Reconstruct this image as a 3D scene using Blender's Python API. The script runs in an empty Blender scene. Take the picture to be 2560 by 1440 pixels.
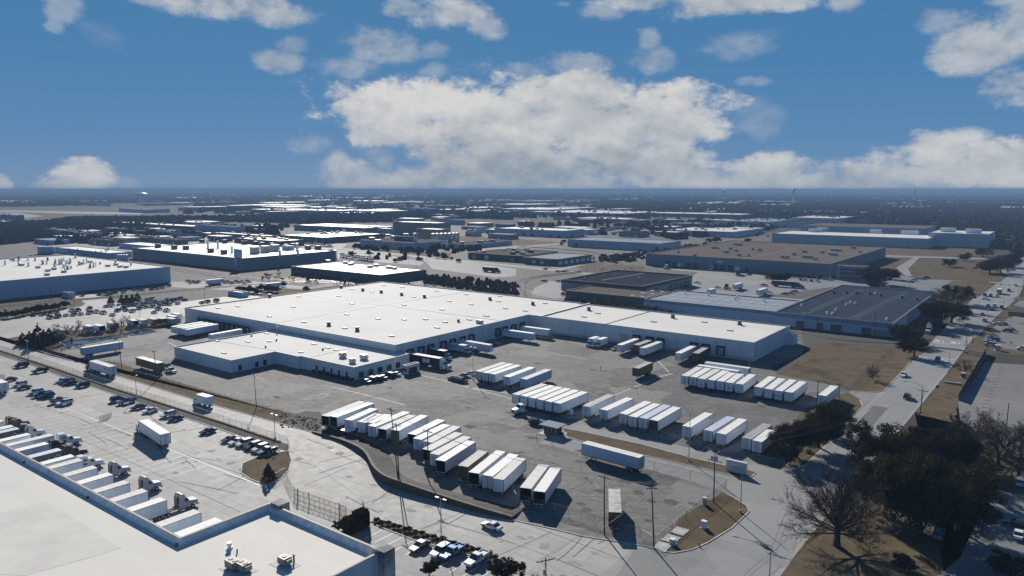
import bpy, bmesh, math, random
from mathutils import Vector, Matrix
random.seed(7)
S=bpy.context.scene; COL=S.collection; R=math.radians
# ---------------------------------------------------------------- camera
FPX=1857.0; H=68.0; PITCH=math.atan(246.5/FPX); CP,SP=math.cos(PITCH),math.sin(PITCH)
cam=bpy.data.cameras.new('camera'); camo=bpy.data.objects.new('camera',cam); COL.objects.link(camo)
cam.sensor_width=36; cam.lens=36*FPX/2560; cam.clip_start=1; cam.clip_end=90000
camo.location=(0,0,H); camo.rotation_euler=(math.pi/2-PITCH,0,0); S.camera=camo
# ---------------------------------------------------------------- light
SUN_EL=26.0; SUN_AZ=-13.5   # degrees, azimuth measured from +Y towards +X
sx,sy,sz=math.sin(R(SUN_AZ))*math.cos(R(SUN_EL)),math.cos(R(SUN_AZ))*math.cos(R(SUN_EL)),math.sin(R(SUN_EL))
sl=bpy.data.lights.new('sun','SUN'); sl.energy=4.5; sl.angle=R(.5); sl.color=(1,.945,.865)
so=bpy.data.objects.new('sun',sl); COL.objects.link(so); so.rotation_euler=Vector((sx,sy,sz)).to_track_quat('Z','Y').to_euler()
S.view_settings.view_transform='Standard'; S.view_settings.look='None'; S.view_settings.gamma=1; S.view_settings.exposure=.66
# ---------------------------------------------------------------- pixel <-> world (photo is 2560x1440)
def ray(u,v):
    x=(u-1280)/FPX; y=-(v-720)/FPX
    return Vector((x,CP+y*SP,-SP+y*CP))
def G(u,v,z=0.0):
    d=ray(u,v); t=(z-H)/d.z
    return Vector((d.x*t,d.y*t,z))
def PR(p):
    dz=p[2]-H; dep=p[1]*CP-dz*SP; up=p[1]*SP+dz*CP
    return 1280+FPX*p[0]/dep,720-FPX*up/dep
_b=Vector(((2695-1280)/FPX,CP+246.5/FPX*SP,0)).normalized()
B=_b; A=Vector((B.y,-B.x,0)); ANG=math.atan2(A.y,A.x)   # street grid axes: A right-and-nearer, B right-and-away
def toU(p,d,u):      # distance along d from p until it projects on column u
    k=(u-1280)/FPX; dz=p.z-H
    return (k*(p.y*CP-dz*SP)-p.x)/(d.x-k*d.y*CP)
# ---------------------------------------------------------------- world: sky and clouds by direction
class NT:
    def __init__(s,t): s.t=t; s.n=t.nodes; s.l=t.links
    def new(s,ty,**kw):
        n=s.n.new(ty)
        for k,v in kw.items(): setattr(n,k,v)
        return n
    def put(s,sock,v):
        if isinstance(v,bpy.types.NodeSocket): s.l.new(v,sock)
        else: sock.default_value=v
    def m(s,op,a,b=0.0,c=None,clamp=False):
        n=s.new('ShaderNodeMath',operation=op); n.use_clamp=clamp
        s.put(n.inputs[0],a); s.put(n.inputs[1],b)
        if c is not None: s.put(n.inputs[2],c)
        return n.outputs[0]
    def mix(s,f,a,b,bt='MIX'):
        n=s.new('ShaderNodeMix',data_type='RGBA',blend_type=bt)
        s.put(n.inputs[0],f); s.put(n.inputs[6],a); s.put(n.inputs[7],b); return n.outputs[2]
    def ramp(s,f,stops,interp='LINEAR'):
        n=s.new('ShaderNodeValToRGB'); e=n.color_ramp.elements; n.color_ramp.interpolation=interp
        while len(e)<len(stops): e.new(.5)
        for i,(p,c) in enumerate(stops):
            e[i].position=p; e[i].color=c if len(c)==4 else (*c,1)
        s.put(n.inputs[0],f); return n.outputs[0]
    def noise(s,vec,scale,detail=3,rough=.55,dist=0,dims='3D'):
        n=s.new('ShaderNodeTexNoise'); n.noise_dimensions=dims
        if vec is not None: s.l.new(vec,n.inputs['Vector'])
        n.inputs['Scale'].default_value=scale; n.inputs['Detail'].default_value=detail; n.inputs['Roughness'].default_value=rough; n.inputs['Distortion'].default_value=dist
        return n.outputs[0]
    def mapr(s,v,a,b,c=0.,d=1.,sm=False):
        n=s.new('ShaderNodeMapRange'); n.interpolation_type='SMOOTHSTEP' if sm else 'LINEAR'
        s.put(n.inputs[0],v); n.inputs[1].default_value=a; n.inputs[2].default_value=b; n.inputs[3].default_value=c; n.inputs[4].default_value=d
        return n.outputs[0]
W=bpy.data.worlds.new('World'); S.world=W; W.use_nodes=True
t=NT(W.node_tree); t.n.clear()
out=t.new('ShaderNodeOutputWorld'); bg=t.new('ShaderNodeBackground'); t.l.new(bg.outputs[0],out.inputs[0])
tc=t.new('ShaderNodeTexCoord'); sep=t.new('ShaderNodeSeparateXYZ'); t.l.new(tc.outputs['Generated'],sep.inputs[0])
X,Y,Z=sep.outputs
az=t.m('ARCTAN2',X,Y); el=t.m('ARCSINE',t.m('MINIMUM',t.m('MAXIMUM',Z,-1.),1.))
sky=t.new('ShaderNodeTexSky',sky_type='NISHITA'); sky.sun_disc=False; sky.sun_elevation=R(SUN_EL); sky.sun_rotation=R(SUN_AZ); sky.altitude=150; sky.air_density=1.; sky.dust_density=.3; sky.ozone_density=2.5
# clear winter blue: the physical sky graded by a deep even blue that pales a little towards the horizon
KS=.63
grad=t.ramp(t.mapr(el,-.02,1.2),[(0,(.165*KS,.29*KS,.465*KS)),(.03,(.14*KS,.27*KS,.46*KS)),(.075,(.098*KS,.237*KS,.445*KS)),(.14,(.072*KS,.215*KS,.425*KS)),(.22,(.058*KS,.195*KS,.395*KS)),(.29,(.046*KS,.158*KS,.35*KS)),(.5,(.036*KS,.122*KS,.285*KS)),(1,(.028*KS,.092*KS,.23*KS))])
skyc=t.mix(.985,t.mix(1.,sky.outputs[0],(.07,.07,.07,1),'MULTIPLY'),grad)
def px_dir(u,v):
    d=ray(u,v).normalized(); return math.atan2(d.x,d.y),math.asin(d.z)
comb=t.new('ShaderNodeCombineXYZ'); t.l.new(az,comb.inputs[0]); t.l.new(t.m('MULTIPLY',el,1.5),comb.inputs[1])
cv=comb.outputs[0]
wn=t.new('ShaderNodeTexNoise'); t.l.new(cv,wn.inputs['Vector']); wn.inputs['Scale'].default_value=8; wn.inputs['Detail'].default_value=5; wn.inputs['Roughness'].default_value=.6
wsub=t.new('ShaderNodeSeparateColor'); t.l.new(wn.outputs['Color'],wsub.inputs[0])
az2=t.m('ADD',az,t.m('MULTIPLY',t.m('SUBTRACT',wsub.outputs[0],.5),.05)); el2=t.m('ADD',el,t.m('MULTIPLY',t.m('SUBTRACT',wsub.outputs[1],.5),.03))
n1=t.noise(cv,16,9,.56); n2=t.noise(cv,42,6,.6)
n4=t.noise(cv,110,4,.6)
edge=t.m('ADD',t.m('ADD',t.m('MULTIPLY',t.m('SUBTRACT',n1,.5),2.6),t.m('MULTIPLY',t.m('SUBTRACT',n2,.5),1.1)),t.m('MULTIPLY',t.m('SUBTRACT',n4,.5),.5))
# cloud banks of the photo turned into directions: (u,v,ru,rv,opacity,softness)
CL=[(1900,475,820,85,.85,1.0),(1280,470,500,90,.9,.8),(2420,430,330,80,.85,.9),(1000,300,190,80,.9,.6),(1330,300,560,150,.5,1),(1010,268,225,84,1,.52),(1260,320,330,150,1,.52),(1440,235,230,75,1,.52),(1640,290,245,105,1,.52),(1330,405,300,70,.97,.65),(1600,400,220,70,.95,.5),(1500,330,330,110,1,.5),(1130,350,170,75,.8,.7),
(1430,165,130,40,.55,.9),(900,445,110,55,.8,.7),(850,405,45,35,.6,.8),(960,400,45,50,.55,.9),(1040,445,110,40,.7,.8),(1240,450,200,45,.9,.6),(780,355,70,35,.4,.9),
(1920,435,150,75,.92,.55),(1760,455,260,35,.95,.5),(2060,455,220,38,.85,.6),(2330,390,210,64,.95,.7),(2500,420,200,75,1,.45),(2250,440,250,60,.9,.75),(2150,460,260,28,.85,.6),
(2470,95,180,100,.85,.85),(2560,30,160,100,.8,.85),(2340,55,85,45,.5,.9),(2540,215,110,75,.75,.7),(2400,150,100,30,.7,.8),
(1860,6,280,40,.95,.8),(1640,-5,220,28,.85,.9),(1500,25,75,35,.5,.9),(2110,12,60,28,.6,.8),(1850,110,110,50,.38,1),(1620,150,80,45,.5,.9),(1630,95,30,40,.45,.9),(1890,205,50,16,.4,.9),(1330,180,80,30,.4,1),(1880,300,90,60,.3,1),
(1130,30,140,52,.85,.85),(1215,75,60,44,.65,.95),(1020,20,60,30,.6,.8),(560,6,250,44,.9,.85),(690,33,110,36,.75,.9),(390,0,70,22,.6,.9),(165,15,60,50,.45,1),(150,55,28,32,.35,1),
(700,150,75,42,.65,.8),(730,110,45,30,.5,.9),(950,115,130,55,.62,.8),(880,165,90,40,.5,.9),(1080,125,50,30,.4,1),(205,444,100,56,1,.6),(160,460,80,30,.7,.7),(8,460,38,40,.8,.6),(270,95,60,40,.12,1),(310,460,60,18,.3,1),(1080,175,45,22,.35,1)]
alpha=None
for (u,v_,ru,rv,o_,sf) in CL:
    a0,e0=px_dir(u,v_); aa,_=px_dir(u+ru,v_); _,ee=px_dir(u,v_-rv)
    dx=t.m('MULTIPLY',t.m('SUBTRACT',az2,a0),1/(aa-a0)); dy=t.m('MULTIPLY',t.m('SUBTRACT',el2,e0),1/(ee-e0))
    qq=t.m('MULTIPLY_ADD',dx,dx,t.m('MULTIPLY',dy,dy))
    f=t.mapr(t.m('SUBTRACT',t.m('ADD',edge,1.0),qq),0,1.1*sf+.12,0,o_,True)
    alpha=f if alpha is None else t.m('MAXIMUM',alpha,f)
up=t.new('ShaderNodeVectorMath',operation='ADD'); t.l.new(cv,up.inputs[0]); up.inputs[1].default_value=(-.006,.020,0)
n3=t.noise(up.outputs[0],16,7,.56)
bil=t.m('MULTIPLY',t.m('SUBTRACT',n1,n3),1.15)
lit=t.m('ADD',bil,.70)
def blob(u,v_,ru,rv,k):
    a0,e0=px_dir(u,v_); aa,_=px_dir(u+ru,v_); _,ee=px_dir(u,v_-rv)
    dx=t.m('MULTIPLY',t.m('SUBTRACT',az2,a0),1/(aa-a0)); dy=t.m('MULTIPLY',t.m('SUBTRACT',el2,e0),1/(ee-e0))
    return t.m('MULTIPLY',t.m('POWER',2.718,t.m('MULTIPLY',t.m('MULTIPLY_ADD',dx,dx,t.m('MULTIPLY',dy,dy)),-1.)),k)
for b_ in ((1000,235,190,45,.26),(1100,270,150,50,.16),(1300,235,120,40,.12),(1720,235,130,45,.22),(1420,330,160,40,.14),(205,430,70,30,.18),(2420,370,170,28,.18),(1950,390,70,35,.1),(2540,460,90,30,.15),(1750,465,150,16,.16),
           (1380,425,330,48,-.34),(1200,390,140,45,-.14),(1480,290,70,40,-.14),(1350,270,50,30,-.10),(1620,330,110,60,-.10),(2460,110,170,100,-.10),(1750,0,200,25,-.22),(950,120,250,60,-.16),(700,140,120,60,-.16),(560,20,250,40,-.12),(1850,120,300,60,-.12),(2530,220,110,70,-.12),(2150,450,150,40,-.12),(1040,430,120,50,-.12)):
    lit=t.m('ADD',lit,blob(*b_))
KC=.62
ccol=t.ramp(lit,[(.15,(.25*KC,.305*KC,.365*KC)),(.42,(.37*KC,.415*KC,.465*KC)),(.62,(.47*KC,.50*KC,.54*KC)),(.82,(.58*KC,.595*KC,.615*KC)),(1,(.68*KC,.68*KC,.665*KC))])
lowhaze=t.mapr(el,.0,.035,.25,0)
final=t.mix(alpha,skyc,ccol); final=t.mix(lowhaze,final,(.24*KC,.34*KC,.46*KC,1))
t.l.new(final,bg.inputs[0]); bg.inputs[1].default_value=1.0
# ---------------------------------------------------------------- object helpers
class MB:
    def __init__(s): s.v=[];s.f=[];s.i=[];s.k=0
    def add(s,vs,fs):
        o=len(s.v); s.v+= [tuple(p) for p in vs]; s.f+=[tuple(i+o for i in f) for f in fs]; s.i+=[s.k]*len(fs); return s
    def box(s,x0,x1,y0,y1,z0,z1):
        return s.add([(x0,y0,z0),(x1,y0,z0),(x1,y1,z0),(x0,y1,z0),(x0,y0,z1),(x1,y0,z1),(x1,y1,z1),(x0,y1,z1)],[(0,3,2,1),(4,5,6,7),(0,1,5,4),(1,2,6,5),(2,3,7,6),(3,0,4,7)])
    def obox(s,c,ax,ay,az,hx,hy,hz):
        c=Vector(c); P=[c+ax*hx*i+ay*hy*j+az*hz*k for k in(-1,1) for (i,j) in((-1,-1),(1,-1),(1,1),(-1,1))]
        return s.add(P,[(0,3,2,1),(4,5,6,7),(0,1,5,4),(1,2,6,5),(2,3,7,6),(3,0,4,7)])
    def prism(s,poly,z0,z1,bottom=True):
        n=len(poly); vs=[(p[0],p[1],z0) for p in poly]+[(p[0],p[1],z1) for p in poly]
        fs=[(i,(i+1)%n,n+(i+1)%n,n+i) for i in range(n)]+[tuple(range(n,2*n))]
        if bottom: fs.append(tuple(range(n-1,-1,-1)))
        return s.add(vs,fs)
    def xz(s,prof,y0,y1,inset=None):   # extrude a side profile (x,z) across y; inset(z)->narrowing
        n=len(prof); g=inset or (lambda x,z:0)
        vs=[(x,y0+g(x,z),z) for x,z in prof]+[(x,y1-g(x,z),z) for x,z in prof]
        return s.add(vs,[tuple(range(n)),tuple(range(2*n-1,n-1,-1))]+[(i,n+i,n+(i+1)%n,(i+1)%n) for i in range(n)])
    def cyl(s,p,q,r,r2=None,n=8,caps=True):
        p,q=Vector(p),Vector(q); r2=r if r2 is None else r2; d=(q-p).normalized()
        u=d.orthogonal().normalized(); w=d.cross(u)
        vs=[p+(u*math.cos(a)+w*math.sin(a))*r for a in [2*math.pi*i/n for i in range(n)]]+[q+(u*math.cos(a)+w*math.sin(a))*r2 for a in [2*math.pi*i/n for i in range(n)]]
        fs=[(i,(i+1)%n,n+(i+1)%n,n+i) for i in range(n)]
        if caps: fs+=[tuple(range(n-1,-1,-1)),tuple(range(n,2*n))]
        return s.add(vs,fs)
    def sheet(s,poly,z=None):
        return s.add([(p[0],p[1],p[2] if z is None else z) for p in poly],[tuple(range(len(poly)))])
    def mesh(s,name,mats,smooth=False):
        m=bpy.data.meshes.new(name); m.from_pydata(s.v,[],s.f)
        for q in (mats if isinstance(mats,(list,tuple)) else [mats]): m.materials.append(q)
        if any(s.i): m.polygons.foreach_set('material_index',s.i)
        if smooth: m.polygons.foreach_set('use_smooth',[True]*len(m.polygons))
        m.update(); return m
    def obj(s,name,mats,parent=None,smooth=False,loc=None,rz=0):
        return ob(name,s.mesh(name,mats,smooth),parent,loc,rz)
def ob(name,me,parent=None,loc=None,rz=0):
    o=bpy.data.objects.new(name,me); COL.objects.link(o)
    if parent: o.parent=parent
    if loc is not None: o.location=loc
    if rz: o.rotation_euler=(0,0,rz)
    return o
def tag(o,label,cat,group=None,kind=None):
    o['label']=label; o['category']=cat
    if group: o['group']=group
    if kind: o['kind']=kind
    return o
def thing(name,label,cat,loc=(0,0,0),rz=0,group=None):
    return tag(ob(name,None,None,loc,rz),label,cat,group)
def struct(name,mb,mats):
    o=mb.obj(name,mats); o['kind']='structure'; return o
def copy_thing(r,loc,rz,label,group=None):
    c=r.copy(); COL.objects.link(c); c.location=loc; c.rotation_euler=(0,0,rz); c['label']=label
    if group: c['group']=group
    for ch in list(r.children):
        k=ch.copy(); COL.objects.link(k); k.parent=c
        for g in list(ch.children):
            e=g.copy(); COL.objects.link(e); e.parent=k
    return c
ORD=['first','second','third','fourth','fifth','sixth','seventh','eighth','ninth','tenth','eleventh','twelfth','thirteenth','fourteenth','fifteenth','sixteenth','seventeenth','eighteenth','nineteenth','twentieth']
def nth(i):
    if i<20: return ORD[i]
    n=i+1; return str(n)+('th' if n%100 in (11,12,13) else {1:'st',2:'nd',3:'rd'}.get(n%10,'th'))
# ---------------------------------------------------------------- materials
MATS={}
def mat(name,col,rough=.6,metal=0.,var=.12,scale=.8,col2=None,spec=.5,dirt=0,stretch=None,alpha=None,emit=None):
    if name in MATS: return MATS[name]
    m=bpy.data.materials.new(name); m.use_nodes=True; q=NT(m.node_tree); p=q.n['Principled BSDF']
    tcn=q.new('ShaderNodeTexCoord'); vec=tcn.outputs['Object']
    if stretch:
        mp=q.new('ShaderNodeMapping'); q.l.new(vec,mp.inputs[0]); mp.inputs['Rotation'].default_value=(0,0,-ANG); mp.inputs['Scale'].default_value=stretch; vec=mp.outputs[0]
    nz=q.noise(vec,scale,5,.6)
    c2=col2 or tuple(min(1,c*(1+var*1.6)) for c in col); c1=tuple(c*(1-var*1.6) for c in col) if not col2 else col
    cc=q.ramp(nz,[(.3,c1),(.7,c2)])
    if dirt:
        d=q.mapr(q.noise(vec,scale*.23,6,.7),.48,.72,0,dirt,True); cc=q.mix(d,cc,(col[0]*.35,col[1]*.31,col[2]*.26,1))
    q.l.new(cc,p.inputs['Base Color']); p.inputs['Roughness'].default_value=rough; p.inputs['Metallic'].default_value=metal; p.inputs['Specular IOR Level'].default_value=spec
    if alpha is not None: p.inputs['Alpha'].default_value=alpha
    if emit: p.inputs['Emission Color'].default_value=(*emit,1); p.inputs['Emission Strength'].default_value=1
    MATS[name]=m; return m
def gridvec(q,sc=(1,1,1)):
    tcn=q.new('ShaderNodeTexCoord'); mp=q.new('ShaderNodeMapping'); q.l.new(tcn.outputs['Object'],mp.inputs[0])
    mp.inputs['Rotation'].default_value=(0,0,-ANG); mp.inputs['Scale'].default_value=sc; return mp.outputs[0]
def pave(name,base,dark,light,slab=None,joint=None,rough=.6,streak=.5,patch=.5,crack=0.,spec=.4,fine=.25):
    m=bpy.data.materials.new(name); m.use_nodes=True; q=NT(m.node_tree); p=q.n['Principled BSDF']
    v=gridvec(q); vs=gridvec(q,(.09,.75,1)); vs2=gridvec(q,(.6,.08,1))
    big=q.mapr(q.noise(v,.03,6,.6),.3,.7); c=q.mix(big,(*base,1),(*dark,1)) if patch else base
    if patch:
        vo=q.new('ShaderNodeTexVoronoi'); vo.distance='CHEBYCHEV'; q.l.new(v,vo.inputs['Vector']); vo.inputs['Scale'].default_value=.055; vo.inputs['Randomness'].default_value=.9
        sp=q.new('ShaderNodeSeparateColor'); q.l.new(vo.outputs['Color'],sp.inputs[0])
        c=q.mix(q.m('MULTIPLY',q.mapr(sp.outputs[0],.25,.95),patch),c,(*light,1)); c=q.mix(q.m('MULTIPLY',q.mapr(sp.outputs[1],.70,.95),patch),c,(*dark,1))
    s1=q.mapr(q.noise(vs,.9,7,.72,.6),.50,.74,0,streak,True); c=q.mix(s1,c,(*light,1))
    s2=q.mapr(q.noise(vs2,.9,5,.65,.4),.56,.8,0,streak*.8,True); c=q.mix(s2,c,(*dark,1))
    s3=q.mapr(q.noise(v,.16,8,.75,1.2),.53,.70,0,streak*.8,True); c=q.mix(s3,c,(*light,1))
    c=q.mix(fine,c,q.ramp(q.noise(v,2.2,4,.7),[(.25,(*dark,1)),(.75,(*light,1))]),'OVERLAY')
    if slab:
        br=q.new('ShaderNodeTexBrick'); br.offset=0; q.l.new(v,br.inputs['Vector']); br.inputs['Scale'].default_value=1
        br.inputs['Brick Width'].default_value=slab[0]; br.inputs['Row Height'].default_value=slab[1]; br.inputs['Mortar Size'].default_value=.14; br.inputs['Mortar Smooth'].default_value=.3
        br.inputs['Color1'].default_value=(.90,.90,.90,1); br.inputs['Color2'].default_value=(1.04,1.04,1.04,1); br.inputs['Mortar'].default_value=(1,1,1,1)
        c=q.mix(1.,c,br.outputs[0],'MULTIPLY'); c=q.mix(q.m('MULTIPLY',br.outputs['Fac'],.6),c,(*joint,1))
    if crack:
        vc=q.new('ShaderNodeTexVoronoi'); vc.feature='DISTANCE_TO_EDGE'; 
        wv=q.new('ShaderNodeVectorMath',operation='ADD'); q.l.new(v,wv.inputs[0]); nn=q.new('ShaderNodeTexNoise'); q.l.new(v,nn.inputs['Vector']); nn.inputs['Scale'].default_value=.25; nn.inputs['Detail'].default_value=4
        sc=q.new('ShaderNodeVectorMath',operation='SCALE'); q.l.new(nn.outputs['Color'],sc.inputs[0]); sc.inputs['Scale'].default_value=4; q.l.new(sc.outputs[0],wv.inputs[1])
        q.l.new(wv.outputs[0],vc.inputs['Vector']); vc.inputs['Scale'].default_value=.075
        c=q.mix(q.m('MULTIPLY',q.mapr(vc.outputs[0],.004,.010,crack,0),q.mapr(q.noise(v,.035,3),.45,.6)),c,(*[x*.4 for x in dark],1))
    q.l.new(c,p.inputs['Base Color']); q.l.new(q.mapr(q.noise(v,.4,4),.3,.7,rough-.03,rough+.05),p.inputs['Roughness']); p.inputs['Specular IOR Level'].default_value=spec
    MATS[name]=m; return m
def roofmat(name,base,dark,seam=.0,rough=.5,sx=9.,amt=.5,spec=.4):
    m=bpy.data.materials.new(name); m.use_nodes=True; q=NT(m.node_tree); p=q.n['Principled BSDF']
    v=gridvec(q); vs=gridvec(q,(.12,.9,1))
    c=q.mix(q.mapr(q.noise(v,.045,6,.62,.4),.42,.72,0,amt,True),(*base,1),(*dark,1)); c=q.mix(q.mapr(q.noise(vs,.5,5,.6),.5,.8,0,amt*.6,True),c,(*dark,1))
    if seam:
        br=q.new('ShaderNodeTexBrick'); br.offset=0; q.l.new(v,br.inputs['Vector']); br.inputs['Scale'].default_value=1; br.inputs['Brick Width'].default_value=sx*6; br.inputs['Row Height'].default_value=sx; br.inputs['Mortar Size'].default_value=.06; br.inputs['Mortar Smooth'].default_value=.4
        br.inputs['Color1'].default_value=(.96,.96,.96,1); br.inputs['Color2'].default_value=(1,1,1,1); br.inputs['Mortar'].default_value=(1,1,1,1)
        c=q.mix(1.,c,br.outputs[0],'MULTIPLY'); c=q.mix(q.m('MULTIPLY',br.outputs['Fac'],seam),c,(*dark,1))
    q.l.new(c,p.inputs['Base Color']); p.inputs['Roughness'].default_value=rough; p.inputs['Specular IOR Level'].default_value=spec; MATS[name]=m; return m
def wallmat(name,base,panel=7.,line=.5,dirt=.3,rough=.75):
    m=bpy.data.materials.new(name); m.use_nodes=True; q=NT(m.node_tree); p=q.n['Principled BSDF']
    v=gridvec(q); sp=q.new('ShaderNodeSeparateXYZ'); q.l.new(v,sp.inputs[0])
    s=q.m('ADD',sp.outputs[0],sp.outputs[1]); fr=q.m('FRACT',q.m('DIVIDE',s,panel)); ln=q.mapr(q.m('ABSOLUTE',q.m('SUBTRACT',fr,.5)),.0,.018,line,0)
    st=gridvec(q,(.5,.5,.06)); c=q.mix(q.mapr(q.noise(st,.9,6,.65),.48,.75,0,dirt,True),(*base,1),(*[b*.55 for b in base],1))
    c=q.mix(ln,c,(*[b*.35 for b in base],1)); q.l.new(c,p.inputs['Base Color']); p.inputs['Roughness'].default_value=rough; MATS[name]=m; return m
# ================================================================ ground and paving
def ab(p): return p.dot(A),p.dot(B)
def AB(a,b,z=0): 
    q=A*a+B*b; return Vector((q.x,q.y,z))
pave('concrete',(.345,.332,.305),(.27,.262,.245),(.43,.413,.38),slab=(6.1,4.6),joint=(.19,.185,.175),rough=.70,streak=.5,patch=.4,spec=.15)
pave('concrete_far',(.285,.28,.265),(.22,.218,.21),(.36,.35,.33),rough=.8,streak=.35,patch=.4,spec=.1)
pave('yard_asphalt',(.19,.183,.174),(.13,.126,.122),(.34,.33,.31),rough=.8,streak=1.,patch=.6,crack=.7,spec=.1,fine=.6)
pave('lot_asphalt',(.20,.20,.20),(.15,.15,.155),(.27,.27,.265),rough=.7,streak=.4,patch=.3,spec=.3)
pave('street_asphalt',(.285,.282,.275),(.225,.225,.22),(.36,.355,.345),rough=.7,streak=.5,patch=.25,crack=.4,spec=.12)
pave('gravel',(.105,.095,.082),(.06,.055,.05),(.17,.155,.135),rough=.9,streak=.3,patch=.3,fine=.9)
mat('dry_grass',(.082,.062,.037),.95,0,.3,.3,(.15,.112,.066),spec=.05,dirt=.45)
mat('lawn',(.078,.060,.035),.95,0,.3,.22,(.135,.102,.060),spec=.05,dirt=.7)
mat('shade_lawn',(.075,.06,.036),.95,0,.3,.3,(.125,.095,.052),spec=.1,dirt=.5)
mat('ballast',(.105,.095,.088),.95,0,.3,.9,(.17,.155,.14),spec=.1)
mat('line_paint',(.78,.77,.74),.6,0,.1,.7,dirt=.45)
mat('fresh_asphalt',(.085,.085,.088),.7,0,.15,.4)
mat('kerb',(.40,.385,.36),.8,0,.2,.6,dirt=.5)
mat('dirt_dark',(.085,.078,.07),.95,0,.3,.4,(.15,.135,.115),spec=.1)
mat('pond',(.03,.06,.09),.08,0,.1,.2,spec=.6)
g=bpy.data.materials.new('far_ground'); g.use_nodes=True; q=NT(g.node_tree); pb=q.n['Principled BSDF']
v=gridvec(q); nb=q.noise(v,.0035,6,.62); nc=q.noise(v,.03,5,.6); nd=q.noise(v,.0009,4,.55)
c=q.ramp(nb,[(.36,(.026,.027,.024,1)),(.5,(.05,.046,.036,1)),(.62,(.085,.07,.05,1)),(.74,(.14,.13,.115,1))])
c=q.mix(.4,c,q.ramp(nc,[(.3,(.03,.028,.023,1)),(.7,(.09,.076,.056,1))])); c=q.mix(q.mapr(nd,.45,.6,0,.55),c,(.022,.024,.024,1))
q.l.new(c,pb.inputs['Base Color']); pb.inputs['Roughness'].default_value=.95; pb.inputs['Specular IOR Level'].default_value=.1; MATS['far_ground']=g
m=MB(); RR=60000
# one sheet to the horizon, finer towards the camera
m.add([(-RR,-3000,0),(RR,-3000,0),(RR,RR,0),(-RR,RR,0)],[(0,1,2,3)]); struct('ground',m,MATS['far_ground'])
_zc=[0]
def px(pts,z):
    _zc[0]+=1; return [G(u,v,0)+Vector((0,0,z+_zc[0]*.00013)) for u,v in pts]
def flat(name,pts,z,mt): 
    P=px(pts,z)
    if mt in('lawn','dry_grass','shade_lawn') and P[0].y<900:   # worn, uneven turf edges
        rj=random.Random(len(pts)*31+int(pts[0][0])); Q=[]
        for a_,b_ in zip(P,P[1:]+P[:1]):
            n_=int(min(60,max(1,(b_-a_).length/1.6)))
            for i_ in range(n_):
                q_=a_.lerp(b_,i_/n_)
                if i_: q_=q_+Vector((rj.gauss(0,.22),rj.gauss(0,.22),0))
                Q.append(q_)
        P=Q
    m=MB(); m.sheet(P); return struct(name,m,MATS[mt])
def strip(name,a0,a1,b0,b1,z,mt):
    m=MB(); m.sheet([AB(a0,b0,z),AB(a1,b0,z),AB(a1,b1,z),AB(a0,b1,z)]); return struct(name,m,MATS[mt])
ALLEY_TOP=[(-300,758),(-100,818),(37,860),(95,877),(212,911),(291,939),(475,996),(640,1042),(800,1087)]
WALL_BASE=[(780,1082),(852,1106),(893,1128),(912,1143),(921,1158),(930,1178),(945,1198),(965,1212),(1000,1225),(1045,1239),(1090,1252),(1190,1280),(1280,1300)]
KERB_S=[(1280,1300),(1392,1325),(1455,1341),(1520,1351),(1590,1362),(1637,1372)]
flat('gravel_ground',[(-600,640),(0,600),(900,560),(1500,560),(2300,600),(2460,700),(2250,880),(2100,1000),(1900,1250),(0,900),(-600,900)],.006,'gravel')
flat('concrete_court',[(-900,700)]+ALLEY_TOP+WALL_BASE[1:]+KERB_S[1:]+[(1660,1381),(1730,1384),(1790,1390),(1700,1600),(-1000,2000),(-2500,1200)],.02,'concrete')
flat('truck_yard',[(105,884),(205,852),(300,840),(400,822),(450,790),(900,690),(1500,740),(2000,815),(2015,880),(1925,920),(1945,936),(2060,958),(2125,977),(2110,985),(2060,1010),(1985,1165),(1890,1215),(1815,1225),(1625,1370)]+KERB_S[-2::-1]+[(1190,1279),(1090,1250),(1000,1222),(950,1196),(935,1170),(922,1145),(890,1118),(850,1100),(800,1080),(735,1035),(640,1012),(500,972),(332,920),(290,905),(200,898)],.024,'yard_asphalt')
flat('staff_lot',[(-400,900),(-400,870),(-200,825),(0,797),(90,785),(205,766),(215,758),(165,746),(150,739),(180,733),(232,735),(330,768),(440,757),(560,742),(640,740),(720,732),(860,715),(960,705),(960,760),(448,790),(440,800),(330,812),(250,820),(140,829),(40,842),(12,850),(0,872)],.024,'concrete')
# verge between the service alley and the yard
flat('verge',[(-200,785),(12,848),(40,842),(140,829),(250,820),(330,812),(440,800),(445,812),(400,822),(300,840),(205,852),(105,884),(200,898),(290,905),(332,920),(500,972),(640,1012),(735,1035),(800,1080),(800,1086),(640,1041),(475,995),(291,938),(212,910),(95,876),(37,859)],.028,'dry_grass')
flat('debris_patch',[(690,1052),(735,1036),(765,1028),(802,1030),(806,1062),(798,1083),(740,1068)],.034,'dirt_dark')
flat('gravel_strip',[(-300,800),(0,876),(275,968),(400,1006),(640,1083),(722,1112),(720,1126),(690,1124),(640,1106),(545,1072),(450,1041),(365,1015),(298,991),(222,965),(156,944),(121,929),(75,912),(0,889),(-300,815)],.032,'gravel')
flat('grass_island',[(602,1182),(606,1160),(640,1145),(690,1133),(722,1128),(729,1150),(722,1177),(700,1200),(665,1213),(625,1198)],.05,'lawn')
flat('car_park',[(862,1338),(940,1314),(1030,1349),(1160,1385),(1225,1405),(1262,1440),(1300,1620),(900,1620),(900,1400)],.032,'lot_asphalt')
flat('planting_bed',[(925,1306),(945,1298),(1000,1312),(1102,1345),(1180,1365),(1240,1390),(1264,1412),(1290,1450),(1330,1600),(1300,1600),(1262,1440),(1225,1405),(1160,1385),(1030,1349),(940,1314)],.05,'dry_grass')
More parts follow.
